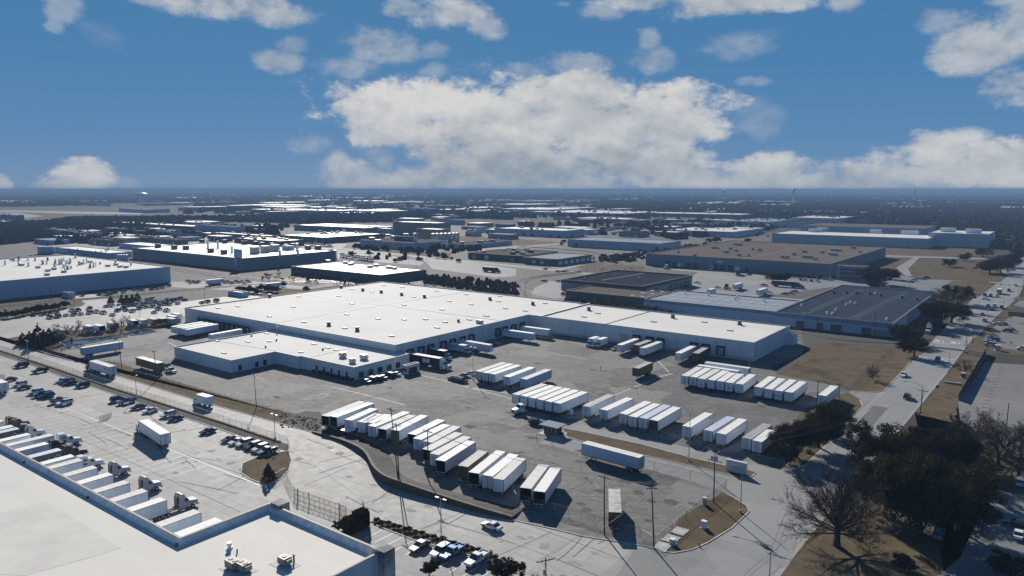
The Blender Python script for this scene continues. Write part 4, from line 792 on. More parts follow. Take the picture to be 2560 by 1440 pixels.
def wtower2(u,vtop,dist,wpx,h,label):
    k=(u-1280)/FPX; x=k*(dist*CP+H*SP); t=thing('water_tower',label,'water tower',(x,dist,0)); r=wpx/2*dist/FPX; b=MB()
    b.cyl((0,0,0),(0,0,h*.75),r*.3,r*.25,10); b.obj('column',MATS['white_metal'],t); b=MB(); b.cyl((0,0,h*.62),(0,0,h*.82),r*.35,r,16); b.cyl((0,0,h*.82),(0,0,h*.95),r,r*.9,16); b.cyl((0,0,h*.95),(0,0,h),r*.9,r*.3,16); b.obj('tank',MATS['white_metal'],t)
wtower(355,481,512,28,'large white water tank on a ring of legs by the airfield')
wtower2(1982,466,3000,9,72.5,'white pedestal water tower on the right horizon, the most slender one'); wtower2(1808,468,4200,5,70.5,'tiny white water tower on the horizon left of the slender one'); wtower2(2285,471,4200,7,69.5,'pale water tower hardly above the far wood, rightmost on the horizon')
# ================================================================ trailers and trucks
mat('trailer_white',(.62,.68,.755),.38,0,.06,.6,dirt=.55,spec=.5); mat('sheet_roof_b',(.62,.60,.555),.8,0,.08,.4,dirt=.4); mat('sheet_roof_c',(.68,.67,.64),.7,0,.06,.3,dirt=.15); mat('liner_shade',(.022,.018,.014),.9); mat('trailer_grey',(.45,.48,.51),.4,0,.08,.6,dirt=.4); mat('trailer_blue',(.36,.50,.64),.38,0,.06,.6,dirt=.3); mat('trailer_navy',(.022,.03,.055),.35,0,.1,.5); mat('trailer_brown',(.12,.085,.045),.6,0,.15,.5,dirt=.4); mat('trailer_tan',(.25,.17,.08),.6,0,.12,.5,dirt=.4); mat('trailer_black',(.02,.02,.022),.4)  # trailer white is tinted bluish to imitate sky light on the sides
mat('sheet_roof',(.71,.69,.645),.75,0,.05,.5,dirt=.22); mat('sheet_roof_grey',(.30,.295,.285),.7,0,.2,.5,dirt=.5); mat('sheet_roof_blue',(.46,.50,.58),.5,0,.08,.6,dirt=.3); mat('sheet_roof_dirty',(.50,.49,.46),.7,0,.3,.5,(.16,.155,.145)); mat('rail_dark',(.085,.075,.065),.6,.2); mat('rubber',(.018,.018,.019),.85); mat('hub',(.42,.42,.42),.45,.4); mat('under_steel',(.06,.058,.055),.7,.2); mat('rust_door',(.13,.09,.045),.7,0,.3,.9,(.05,.035,.02)); mat('door_gap',(.04,.045,.05),.6)
mat('cab_white',(.70,.71,.72),.25,0,.04,.6,dirt=.12); mat('cab_grey',(.36,.38,.41),.3,0,.05,.6,dirt=.2); mat('cab_dark',(.03,.032,.038),.3); mat('cab_brown',(.09,.06,.035),.35); mat('chrome',(.6,.6,.6),.2,.9,.05); mat('lamp_glass',(.75,.74,.70),.2); mat('tail_red',(.25,.02,.015),.35); mat('amber',(.5,.2,.03),.4)  # the grey cab colour carries the shade on the yard tractors
_W={}
def wheel_mesh(r,w):
    if (r,w) not in _W:
        b=MB(); b.cyl((0,-w/2,0),(0,w/2,0),r,r,14); n=len(b.f); b.k=1; b.cyl((0,-w/2-.02,0),(0,w/2+.02,0),r*.55,r*.5,10); _W[(r,w)]=b.mesh('wheel',[MATS['rubber'],MATS['hub']])
    return _W[(r,w)]
def wheels(root,pts,r=.5,w=.3):
    for x,y in pts: ob('wheel',wheel_mesh(r,w),root,(x,y,r))
Zv=Vector((0,0,1))
TRN=[]
def trailer(label,N,F,near='rear',col='white',roof='white',end=None,top=4.1,L=None,group=None,ends='doors',W_=2.6,txt=None,back=None,vary=True,open_end=False,name='semi_trailer',bottom=1.15):
    a=G(*N,top) if isinstance(N,tuple) else N; b=G(*F,top) if isinstance(F,tuple) else F
    d=(b-a); d.z=0; d.normalize(); LL=L or (b-a).length; c=a+d*LL/2; c.z=0
    rs=-1 if near=='rear' else 1      # local x of the rear (doors, wheels)
    rt=thing(name,label,'trailer',c,math.atan2(d.y,d.x),group); h=LL/2; w=W_/2; zb=bottom; bm_=MATS['trailer_'+col]
    m=MB()
    if open_end:
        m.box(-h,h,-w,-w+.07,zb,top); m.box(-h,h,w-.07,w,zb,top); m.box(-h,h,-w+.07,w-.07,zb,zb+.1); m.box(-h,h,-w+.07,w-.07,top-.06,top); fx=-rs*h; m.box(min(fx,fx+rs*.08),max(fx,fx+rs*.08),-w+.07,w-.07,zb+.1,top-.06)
    else: m.box(-h,h,-w,w,zb,top)
    m.obj('body',bm_,rt)
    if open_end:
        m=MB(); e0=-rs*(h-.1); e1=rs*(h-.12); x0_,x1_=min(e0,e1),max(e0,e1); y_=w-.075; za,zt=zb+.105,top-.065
        m.add([(x0_,-y_,za),(x1_,-y_,za),(x1_,y_,za),(x0_,y_,za),(x0_,-y_,zt),(x1_,-y_,zt),(x1_,y_,zt),(x0_,y_,zt)],[(0,1,2,3),(4,7,6,5),(0,4,5,1),(3,2,6,7),(0,3,7,4) if rs>0 else (1,5,6,2)]); m.obj('lining',MATS['liner_shade'],rt)  # lining coloured near-black to stand in for the deep shade inside
    m=MB(); m.box(-h+.03,h-.03,-w+.05,w-.05,top+.002,top+.03)
    for k in range(int(LL/1.2)): m.box(-h+.6+k*1.2,-h+.66+k*1.2,-w+.1,w-.1,top+.03,top+.042)
    m.obj('roof',MATS['sheet_roof'+('','','_b','_c')[(len(label)*7+int(c.x*3))%4] if roof=='white' else 'sheet_roof_'+roof],rt)
    m=MB()
    for s in (-1,1):
        m.box(-h-.01,h+.01,s*w-.03,s*w+.03,top-.10,top+.035); m.box(-h,h,s*(w+.003)-.025,s*(w+.003)+.025,zb-.02,zb+.14)
        for e in (-1,1): m.box(e*h-.035,e*h+.035,s*w-.05,s*w+.05,zb,top+.03)
    for e in (-1,1): m.box(e*h-.03,e*h+.03,-w,w,top-.09,top+.036)
    m.obj('rail',MATS['rail_dark'],rt)
    if not open_end:
        dm=MATS[{'white':'trailer_white','brown':'rust_door','tan':'trailer_tan'}.get(end or col,'trailer_'+(end or col))]
        for s in (-1,1):
            m=MB(); m.box(rs*h-.05,rs*h+.05,s*w/2-w*.44,s*w/2+w*.44,zb+.1,top-.14)
            dd=m.obj('door',dm,rt); m=MB()
            for y in (.28,.5): m.cyl((rs*(h+.08),s*w*y,zb),(rs*(h+.08),s*w*y,top-.2),.025,.025,5)
            m.box(rs*h+rs*.05-.02,rs*h+rs*.05+.02,s*.02-.03,s*.02+.03,zb+.1,top-.14); m.obj('lock_bar',MATS['under_steel'],dd)
    m=MB()
    for s in (-1,1): m.box(-h*.95,h*.95,s*.55-.07,s*.55+.07,zb-.22,zb)
    xs=rs*(h-2.6); m.box(xs-1.9,xs+1.9,-.7,.7,zb-.35,zb-.22)
    for x in (xs-.65,xs+.65): m.cyl((x,-1.0,.5),(x,1.0,.5),.09,.09,6)
    m.obj('chassis',MATS['under_steel'],rt)
    wheels(rt,[(x,y) for x in (xs-.65,xs+.65) for y in (-.95,.95)],.5,.55)
    m=MB(); lx=-rs*(h-2.7)
    for s in (-1,1): m.box(lx-.08,lx+.08,s*.75-.08,s*.75+.08,.12,zb); m.box(lx-.2,lx+.2,s*.75-.2,s*.75+.2,.02,.12)
    m.box(lx-.05,lx+.05,-.75,.75,.55,.65); m.obj('landing_gear',MATS['under_steel'],rt)
    m=MB(); m.box(rs*h-.06,rs*h+.06,-1.1,1.1,.5,.62)
    for s in (-1,1): m.box(rs*h-.05,rs*h+.05,s*.6-.05,s*.6+.05,.62,zb)
    m.obj('bumper_guard',MATS['hub'],rt)
    if LL>11 and col in('white','blue','grey'):
        m=MB()
        for s in (-1,1):
            for k in range(int(LL/2.4)): m.box(-h+1.2+k*2.4-.015,-h+1.2+k*2.4+.015,s*(w+.006)-.006,s*(w+.006)+.006,zb+.15,top-.12)
        m.obj('side_post',MATS['trailer_grey'],rt)
    if txt:
        for (s_,sz,x,z_,sd,mt) in txt:
            if sd in('R','L'):
                sg=-1 if sd=='R' else 1; text(rt,'lettering',s_,sz,Vector((x*h,sg*(w+.012),z_)),Vector((-sg,0,0)),mt,.006)
            else:
                sg=-1 if sd=='N' else 1; text(rt,'lettering',s_,sz,Vector((sg*(h+.062),x,z_)),Vector((0,-1 if sg<0 else 1,0)),mt,.006)
    rt['L']=LL; del rt['L']
    return rt,c,d,LL
def tractor(label,p,d,col='white',sleeper=True,roofdef=True,name='tractor_truck',group=None,frame=True):
    rt=thing(name,label,'truck',Vector((p.x,p.y,0)),math.atan2(d.y,d.x),group); cm=MATS['cab_'+col]; y=1.15
    m=MB(); m.xz([(-.75,1.0),(1.15,.95),(1.25,1.25),(1.12,1.72),(-.75,2.05)],-y+.12,y-.12,lambda x,z:.18 if z>1.6 else 0); m.obj('hood',cm,rt)
    m=MB(); m.xz([(-2.35,.95),(-.75,.95),(-.70,2.02),(-1.15,2.95),(-2.35,3.05)],-y,y,lambda x,z:.14 if z>2.5 else 0); m.obj('cab',cm,rt)
    m=MB(); m.add([(-.655,-y+.12,2.06),(-.655,y-.12,2.06),(-1.085,y-.24,2.88),(-1.085,-y+.24,2.88),(-.72,-y+.12,2.06),(-.72,y-.12,2.06),(-1.15,y-.24,2.88),(-1.15,-y+.24,2.88)],[(0,1,2,3),(0,4,5,1),(1,5,6,2),(2,6,7,3),(3,7,4,0)]); m.obj('windshield',MATS['glass_dark'],rt)
    for s in (-1,1):
        m=MB(); m.add([(-.85,s*(y+.006),2.06),(-1.75,s*(y+.006),2.06),(-1.75,s*(y-.09),2.75),(-1.2,s*(y-.09),2.75)],[(0,1,2,3)]); m.obj('side_window',MATS['glass_dark'],rt)
        m=MB(); m.box(-1.0,-.85,s*(y+.22)-.06,s*(y+.22)+.06,1.95,2.65); m.box(-.95,-.9,min(s*y,s*(y+.22)),max(s*y,s*(y+.22)),2.2,2.26); m.obj('mirror',MATS['chrome'],rt)
        m=MB(); m.cyl((1.17,s*.78,1.18),(1.29,s*.78,1.18),.16,.14,8); m.obj('headlight',MATS['lamp_glass'],rt)
        m=MB(); m.cyl((-3.3,s*.95,.75),(-1.6,s*.95,.75),.34,.34,12); m.obj('fuel_tank',MATS['chrome'],rt)
        m=MB(); m.xz([(-.72,.95),(-.45,1.12),(.45,1.12),(.72,.95),(.8,.6),(.9,.6),(.8,1.05),(.5,1.28),(-.5,1.28),(-.8,1.05)],*sorted((s*.82,s*1.2))); m.obj('fender',cm,rt)
    m=MB(); m.box(1.28,1.42,-1.15,1.15,.45,.95); m.obj('bumper',MATS['chrome'],rt)
    m=MB(); m.box(1.2,1.27,-.55,.55,1.0,1.62); m.obj('grille',MATS['under_steel'],rt)
    bx=-2.35
    if sleeper:
        m=MB(); m.xz([(-4.1,1.0),(-2.35,1.0),(-2.35,3.05),(-2.2,3.5),(-2.9,3.95),(-4.1,3.98)],-y,y,lambda x,z:.12 if z>3.3 else 0); m.obj('sleeper',cm,rt); bx=-4.1
        for s in (-1,1):
            for z0 in (1.75,2.75):
                m=MB(); m.box(-3.4,-2.65,s*(y+.005)-.008,s*(y+.005)+.008,z0,z0+.42); m.obj('side_window',MATS['glass_dark'],rt)
    elif roofdef:
        m=MB(); m.xz([(-2.35,3.03),(-1.3,2.98),(-1.7,3.6),(-2.05,3.85),(-2.35,3.9)],-y+.15,y-.15); m.obj('roof_fairing',cm,rt)
        for s in (-1,1):
            m=MB(); m.xz([(-2.95,1.0),(-2.36,1.0),(-2.36,3.85),(-2.7,3.6),(-2.95,2.9)],*sorted((s*(y-.06),s*y))); m.obj('side_fairing',cm,rt)
        m=MB(); m.box(-2.42,-2.35,-y+.2,y-.2,1.3,2.9); m.obj('cab_back',MATS['under_steel'],rt)
    m=MB()
    for s in (-1,1): m.box(-7.4,1.1,s*.42-.06,s*.42+.06,.72,.98)
    m.box(-7.4,-7.3,-1.1,1.1,.55,.9); m.cyl((0,-1,.52),(0,1,.52),.08,.08,6)
    for x in (-5.4,-6.7): m.cyl((x,-1,.52),(x,1,.52),.1,.1,6)
    m.obj('frame',MATS['under_steel'],rt)
    m=MB(); m.cyl((-6.0,0,.98),(-6.0,0,1.1),.5,.5,12); m.obj('fifth_wheel',MATS['under_steel'],rt)
    wheels(rt,[(0,-.98),(0,.98)],.52,.3); wheels(rt,[(x,s*.92) for x in (-5.4,-6.7) for s in (-1,1)],.52,.56)
    for s in (-1,1):
        m=MB(); m.cyl((bx-.15,s*.85,1.1),(bx-.15,s*.85,3.6),.07,.07,7); m.obj('exhaust_stack',MATS['chrome'],rt)
    return rt
def box_truck(label,pr_,d,L=7.0,col='white',cabcol='white',group=None,top=3.6,txt=None):
    # pr_: world point of the front top edge of the cargo box, d: heading
    c=Vector((pr_.x,pr_.y,0)); rt=thing('box_truck',label,'truck',c,math.atan2(d.y,d.x),group); w=1.22; bm_=MATS['trailer_'+col]; cm=MATS['cab_'+cabcol]
    m=MB(); m.box(-L,0,-w,w,.95,top); m.obj('cargo_box',bm_,rt); m=MB(); m.box(-L+.04,-.04,-w+.04,w-.04,top+.002,top+.03); m.obj('roof',MATS['sheet_roof'],rt)
    m=MB()
    for s in (-1,1): m.box(-L-.01,.01,s*w-.03,s*w+.03,top-.09,top+.035)
    for e in (-L,0): m.box(e-.03,e+.03,-w,w,top-.08,top+.036)
    m.obj('rail',MATS['rail_dark'],rt)
    m=MB(); m.box(-L-.06,-L-.002,-w+.12,w-.12,1.05,top-.2)
    for k in range(5): m.box(-L-.075,-L-.06,-w+.15,w-.15,1.5+k*.42,1.53+k*.42)
    m.obj('rear_door',bm_ if col!='black' else MATS['trailer_grey'],rt)
    y=1.02; m=MB(); m.xz([(.12,.6),(1.35,.6),(1.4,1.5),(1.0,2.35),(.12,2.42)],-y,y,lambda x,z:.12 if z>2 else 0); m.obj('cab',cm,rt)
    m=MB(); m.xz([(1.36,.62),(2.35,.62),(2.4,1.05),(2.2,1.35),(1.36,1.5)],-y+.06,y-.06,lambda x,z:.1 if z>1.2 else 0); m.obj('hood',cm,rt)
    m=MB(); m.add([(1.42,-y+.1,1.52),(1.42,y-.1,1.52),(1.05,y-.2,2.28),(1.05,-y+.2,2.28)],[(0,1,2,3)]); m.obj('windshield',MATS['glass_dark'],rt)
    for s in (-1,1):
        m=MB(); m.add([(1.25,s*(y+.006),1.5),(.35,s*(y+.006),1.5),(.35,s*(y-.09),2.15),(.95,s*(y-.09),2.15)],[(0,1,2,3)]); m.obj('side_window',MATS['glass_dark'],rt)
        m=MB(); m.cyl((2.36,s*.7,.9),(2.43,s*.7,.9),.13,.12,8); m.obj('headlight',MATS['lamp_glass'],rt)
        m=MB(); m.box(1.25,1.35,s*(y+.16)-.05,s*(y+.16)+.05,1.45,1.85); m.obj('mirror',MATS['rubber'],rt)
    m=MB(); m.box(2.38,2.48,-1,1,.42,.68); m.obj('bumper',MATS['chrome'],rt); m=MB(); m.box(2.36,2.41,-.45,.45,.72,1.05); m.obj('grille',MATS['under_steel'],rt)
    m=MB()
    for s in (-1,1): m.box(-L,2,s*.4-.05,s*.4+.05,.65,.9)
    m.box(-L-.1,-L,-1.1,1.1,.45,.6); m.obj('frame',MATS['under_steel'],rt)
    wheels(rt,[(1.5,-.9),(1.5,.9)],.42,.25); wheels(rt,[(-L+1.9,-.88),(-L+1.9,.88)],.44,.5)
    if txt:
        s_,sz,x,z_,sd,mt=txt; sg=-1 if sd=='R' else 1; text(rt,'lettering',s_,sz,Vector((x*L-L/2*0,sg*(w+.012),z_)),Vector((-sg,0,0)),mt,.006)
    return rt
def zf(x0,y0,s=8): return lambda x,y:(x0+x/s,y0+y/s)
# -- the long row behind the retaining wall, left to right
zZ=zf(640,760,4); zY=zf(640,1080,4); zX=zf(1280,1080,4); g='trailers nosed along the retaining wall'
ROW=[(zZ(690,1120),zZ(1063,976),'leftmost white trailer with an open dark end behind the retaining wall',dict(open_end=True)),
(zZ(774,1128),zZ(1148,988),'open-ended white trailer tight beside the leftmost one of the wall row',dict(open_end=True)),
(zZ(923,1160),zZ(1181,1045),'shorter white trailer with closed doors, third in the wall row',{}),
(zZ(1057,1182),zZ(1222,1098),'short white trailer with black letter-like marks across its roof',dict(near='front',mark=1)),
(zZ(1160,1190),zZ(1318,1105),'short bright white trailer squeezed behind the door-faced one in the wall row',dict(near='front')),
(zZ(1157,1222),zZ(1508,1078),'white trailer with pale blue double doors just left of the two utility poles',{}),
(zZ(1261,1250),zZ(1565,1112),'white trailer with an open black end left of the tan-doored one',dict(open_end=True)),
(zZ(1388,1262),zZ(1683,1113),'white trailer with tan rear doors behind the twin utility poles',dict(end='tan')),
(zZ(1558,1303),zZ(1853,1158),'white trailer with an open black end right of the tan-doored one',dict(open_end=True)),
(zZ(1612,1350),zZ(1908,1206),'white trailer with bright double doors left of the third wall pole',dict(roof='white')),
(zZ(1718,1380),zZ(2008,1222),'white trailer directly behind the third utility pole of the wall row',{}),
(zY(1705,178),zY(2030,8),'open-ended white trailer right behind the third wall pole, framed in brown',dict(open_end=True)),
(zY(1782,222),zY(2110,46),'white trailer with ribbed pale doors between two open-ended ones',{}),
(zY(1842,286),zY(2152,91),'open black-ended white trailer with a long blue side, beside the brown container',dict(open_end=True)),
(zY(2068,342),zY(2275,187),'dull brown container trailer with a grey roof in the wall row',dict(col='brown',roof='grey')),
(zY(2177,409),zY(2450,190),'open black-ended white trailer right of the brown container',dict(open_end=True)),
(zY(2315,438),zY(2580,222),'white trailer with scuffed double doors, right of the open-ended one near the wall-row end',{}),
(zY(2422,472),zY(2650,260),'white trailer with a plain pale front, right end of the close-packed wall row',dict(near='front')),
(zX(135,562),zX(318,328),'left one of the last pair of open-ended trailers by the alley',dict(open_end=True)),
(zX(272,596),zX(438,356),'right one of the last pair of open-ended trailers by the alley',dict(open_end=True))]
for N,F,lb_,k in ROW:
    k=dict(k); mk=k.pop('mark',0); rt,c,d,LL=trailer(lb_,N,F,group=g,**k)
    if mk:
        m=MB(); rr=random.Random(5)
        for i in range(9):
            x=-LL*.36+i*LL*.09; 
            for q_ in range(3): m.obox((x+rr.uniform(-.25,.25),rr.uniform(-.45,.45),4.1+.052+q_*.004),Vector((math.cos(rr.uniform(-.6,.6)+1.2*(q_%2)),math.sin(rr.uniform(-.6,.6)+1.2*(q_%2)),0)).normalized(),Vector((0,1,0)),Zv,rr.uniform(.3,.7),.12,.002)
        m.obj('roof_mark',MATS['rubber'],rt)
# -- three blocks in the middle of the yard
zA=zf(1160,880); g='trailers in the middle rows of the yard'; TX=None
for N,F,lb_,k in [((278,388),(808,211),'left trailer of the close trio beside the tall yard lamp',{}),((420,416),(946,235),'middle trailer of the close trio beside the tall yard lamp',dict(roof='white')),((560,440),(1090,260),'right trailer of the close trio, small blue lettering high on its side',dict(txt=[('#6',.5,.72,3.4,'R','ink_blue')])),
 ((851,495),(1368,302),'ribbed white trailer standing alone between the trio and the blue-lit trailer',{}),((1190,541),(1688,348),'bluish trailer with small lettering at its far top corner, behind the six-trailer block',dict(col='blue',txt=[('#6',.5,.8,3.4,'R','ink_blue')]))]: trailer(lb_,zA(*N),zA(*F),group=g,**k)
g2='six close-parked trailers by the white bobtail truck'
for i,(N,F) in enumerate([((1025,852),(1608,640)),((1194,882),(1773,672)),((1358,918),(1920,700)),((1520,954),(2082,728)),((1687,991),(2248,761)),((1856,1022),(2415,795))]):
    trailer(['white trailer behind the white bobtail truck, first of the block of six','second white trailer in the block of six, half hidden by the bobtail truck','third white trailer in the block of six, with the brightest roof','fourth white trailer in the block of six beside the guard booth','fifth white trailer in the block of six, dark scuffs on its roof','last white trailer of the block of six, long blue-lit side showing'][i],zA(*N),zA(*F),near='front',group=g2,txt=[('#6',.35,.3,3.55,'N','ink_blue')] if i in(1,4,5) else None)
zB=zf(1440,940); zC=zf(1680,1000); g3='trailers along the entrance drive'
for N,F,lb_,k,z in [((200,612),(698,375),'trailer with a grimy mottled roof, leftmost along the entrance drive',dict(roof='dirty'),zB),((550,678),(1078,440),'lone white trailer with a clean roof right of the grimy-roofed one',{},zB),
 ((940,760),(1448,511),'left trailer of the four parked tight along the entrance drive',{},zB),((1130,815),(1620,554),'second of the four tight trailers, dark strips across its doors',{},zB),((1338,846),(1828,582),'third of the four tight trailers, with a blotchy bluish roof',dict(roof='blue'),zB),((1552,886),(2022,621),'right one of the four tight trailers, with rusty brown doors',dict(end='brown'),zB),
 ((290,533),(735,258),'white trailer behind the flagpole, small lettering on its blue-lit side',dict(txt=[('#6',.5,.75,3.3,'R','ink_blue')]),zC),((722,615),(1190,336),'trailer with a bluish dented roof right of the flagpole',dict(roof='blue'),zC),((977,675),(1420,378),'white trailer with a plain front right of the bluish-roofed one',dict(near='front'),zC),
 ((1488,770),(1908,480),'trailer with a dull grey roof partly under the oak',dict(roof='grey'),zC),((1700,825),(1990,600),'white trailer half hidden by the oak at the yard corner',{},zC)]: trailer(lb_,z(*N),z(*F),group=g3,**k)
zD=zf(1680,860); g4='seven trailers near the right end of the main warehouse'
L7_=['left end trailer of the seven near the warehouse end, a black emblem on its front','second of the seven, a long grey panel on its front','third of the seven, a torn black emblem on its front','fourth of the seven, scuffed low on its front','fifth of the seven, a neat black emblem on its front','sixth of the seven, its emblem on a pale shield panel','right end trailer of the seven, lettering high on its blue side']
for i,(N,F) in enumerate([((255,640),(555,463)),((420,661),(728,484)),((582,696),(905,509)),((780,721),(1078,536)),((963,745),(1207,574)),((1138,774),(1370,595)),((1340,801),(1614,605))]):
    rt,c,d,LL=trailer(L7_[i],zD(*N),zD(*F),near='front',group=g4,txt=[('#6',.4,-.6,3.3,'R','ink_blue')] if i==6 else None)
    if i in(0,2,4,5):
        m=MB(); h=LL/2; x=-h-.004
        for a_,b_ in (((-.3,3.1),(.0,2.75)),((.3,3.1),(.0,2.75)),((0,2.75),(0,2.3)),((-.35,2.15),(.35,2.15)),((-.3,1.95),(.3,2.0))): m.cyl((x,a_[0],a_[1]),(x,b_[0],b_[1]),.07,.07,5)
        m.obj('emblem',MATS['ink_dark'],rt)
    if i==1: m=MB(); m.box(-LL/2-.012,-LL/2-.001,-.7,.5,1.5,3.6); m.obj('panel',MATS['trailer_grey'],rt)
g5='four trailers beside the brown field'
for i,(N,F) in enumerate([((1722,863),(2008,653)),((1925,902),(2200,690)),((2126,937),(2424,714)),((2328,965),(2620,750))]):
    trailer(['left of the four trailers beside the brown field, a dark scrap on its roof','second of the four trailers beside the brown field, a thin line of letters up front','third of the four beside the field, bold lettering across its front','right of the four trailers beside the field, blank front and long blue side'][i],zD(*N),zD(*F),near='front',group=g5,txt=[('#7',.3,.1,3.3,'N','ink_dark')] if i==1 else [('#8',.55,0,2.5,'N','ink_blue')] if i==2 else None)
rt=trailer('trailer alone by the driveway beside the field corner',(1920+(490+590)/8,760+918/4-.5),(1920+665/4,760+818/4),near='rear')
trailer('rear one of two trailers parked crosswise against the warehouse end',zD(672,360),zD(1555,482),near='front'); trailer('front one of two crosswise trailers directly behind the row of seven',zD(530,418),zD(1342,541),near='front')
# -- at the docks
trailer('white trailer backed to a dock, black emblem on its front, left of the dark one',zD(122,184),zD(455,25),near='front'); trailer('dark brown trailer backed to a dock near the warehouse corner',zD(468,186),zD(690,60),near='front',col='brown',roof='grey',end='brown')
zE=zf(1440,800); trailer('left white trailer of the three backed to the long front wall docks',zE(868,498),zE(1215,372),near='front'); trailer('brown trailer between two white ones at the long front wall docks',zE(1198,500),zE(1480,400),near='front',col='brown',roof='grey'); trailer('right white trailer of the three backed to the long front wall docks',zE(1328,560),zE(1690,425),near='front')
trailer('olive brown pup trailer standing alone in the open yard',zE(1195,963),zE(1472,840),near='front',col='brown',roof='grey')
zF=zf(1000,800)
r_,c,d,LL=trailer('black trailer with a pale side panel, hooked to a white tractor at the dock',zF(215,660),zF(820,762),near='rear',col='black'); m=MB(); m.box(-.6,3.2,-1.312,-1.301,1.7,3.3); m.obj('panel',MATS['trailer_white'],r_)
tractor('white sleeper tractor coupled to the black trailer at the dock',c+d*(LL/2+3.2),d,'white',False)
box_truck('black box truck with a white cab at the dock beside the black trailer',G(*zF(920,615),3.6),A,8,'black'); box_truck('white box truck with script lettering on its box at the dock',G(*zF(1320,505),3.6),A,8,'white',txt=('Ryder',1.1,-.72,2.6,'R','ink_blue'))
trailer('long white trailer backed to the dock right of the script-lettered box truck',zF(1200,390),zF(1815,497),near='rear'); trailer('white trailer at the dock with small lettering near the wall, in the inner corner',zF(2080,185),(1335,833.5),near='rear',txt=[('#6',.6,-.7,3.2,'R','ink_blue')]); trailer('white trailer at the innermost corner dock of the main warehouse',zF(2440,120),(1374,824),near='rear')
box_truck('left one of two white box trucks parked nose-out at the front wall',G(*zE(290,372),3.5),-B,6,group='two white box trucks at the front wall',top=3.5); box_truck('right one of two white box trucks parked nose-out at the front wall',G(*zE(455,388),3.5),-B,6,group='two white box trucks at the front wall',top=3.5)
zG=zf(320,770)
for N,F,lb_,k in [((885,372),(1500,275),'brown-ended trailer, farthest of the four at the left docks',dict(end='brown')),((978,390),(1600,290),'brown-ended trailer second of the four at the left docks',dict(end='brown')),((1072,405),(1690,305),'white-ended trailer third of the four at the left docks',{}),((1155,430),(1780,318),'nearest of the four trailers at the left docks, long blue side in shade',{}),((1640,528),(2260,420),'single trailer at the left docks close behind the annex roof',dict(txt=[('#6',.6,-.7,3.3,'R','ink_blue')]))]: trailer(lb_,zG(*N),zG(*F),near='front',**k)
zH=zf(80,770); trailer('long blue-sided trailer standing alone beside the left basin',zH(990,795),zH(1790,668),near='rear',col='blue')
r_,c,d,LL=trailer('white trailer being pulled along the alley by a dark tractor',zH(1618,1172),zH(1215,1048),near='rear',txt=[('#6',.7,-.62,3.1,'L','ink_blue')]); tractor('dark tractor pulling the white trailer on the alley',c+d*(LL/2+3.0),d,'dark',False)
trailer('tan brown trailer with a pale door standing in front of the annex corner',zG(650,1098),zG(222,977),near='rear',col='brown',end='tan')
r_,c,d,LL=trailer('white trailer of the semi driving through the near truck court',(1652/4,760+1297/4),(1435/4,760+1158/4),near='rear'); tractor('white day-cab tractor of the semi driving through the near truck court',c+d*(LL/2+2.6),d,'white',True)
box_truck('white box truck driving away along the alley',G(1992/4,760+895/4,3.5),-A,6.2,top=3.5)
trailer('blue-white trailer parked lengthwise inside the yard fence by the alley entrance',(1280+727/4,1080+100/4),(1280+1298/4,1080+247/4),near='front',col='blue')
trailer('tan-roofed container on a chassis standing alone near the yard corner',(1280+1032/4,1080+804/4),(1280+1022/4,1080+570/4),near='rear',col='brown',end='brown',roof='dirty',top=3.9,txt=[('#3',.42,-.45,3.2,'N','ink_pale')])
p_=G(1290,1036); tractor('white day-cab bobtail truck parked in front of the block of six trailers',p_,(-B*.94-A*.33).normalized(),'white',False,False)
trailer('white trailer whose rear end shows at the left edge of the court',(10,957),G(10,957,4.1)-A*16.1,near='rear')
# -- small trailers behind the basins
g6='short trailers along the staff lot'
SM=[((490,402),(628,445),'white','near','short white trailer beside the junipers by the staff lot',0,zH),((1072,335),(1228,355),'white','n','short white trailer right of the bare tree',0,zH),((1258,322),(1412,355),'white','n','short white trailer with a dark open end right of the bare tree',1,zH),((1545,275),(1690,302),'blue','n','short bluish trailer left of the small bare tree',0,zH),((1948,226),(2100,250),'white','n','short white trailer with a dark end behind the right basin',1,zH),((2128,210),(2268,238),'white','n','plain short white trailer under the lot light behind the right basin',0,zH),
((440,196),(520,212),'tan','n','small tan trailer with rough white gear on top',0,zG),((600,185),(690,205),'tan','n','small tan trailer right of the rough-topped one',0,zG),((790,190),(870,212),'grey','n','short grey trailer nearest the warehouse corner',0,zG),((820,143),(930,163),'white','n','short white trailer behind the grey one by the warehouse corner',0,zG),((905,97),(1010,120),'white','n','short white trailer hidden partly by the warehouse corner',0,zG)]
for N,F,col,_,lb_,op,z in SM:
    p=G(*z(*N),3.7); L_=max(6.5,(G(*z(*F),3.7)-p).length); trailer(lb_,p,p+A*L_,near='front' if not op else 'front',col=col,roof='white',L=L_,top=3.7,group=g6,open_end=bool(op))
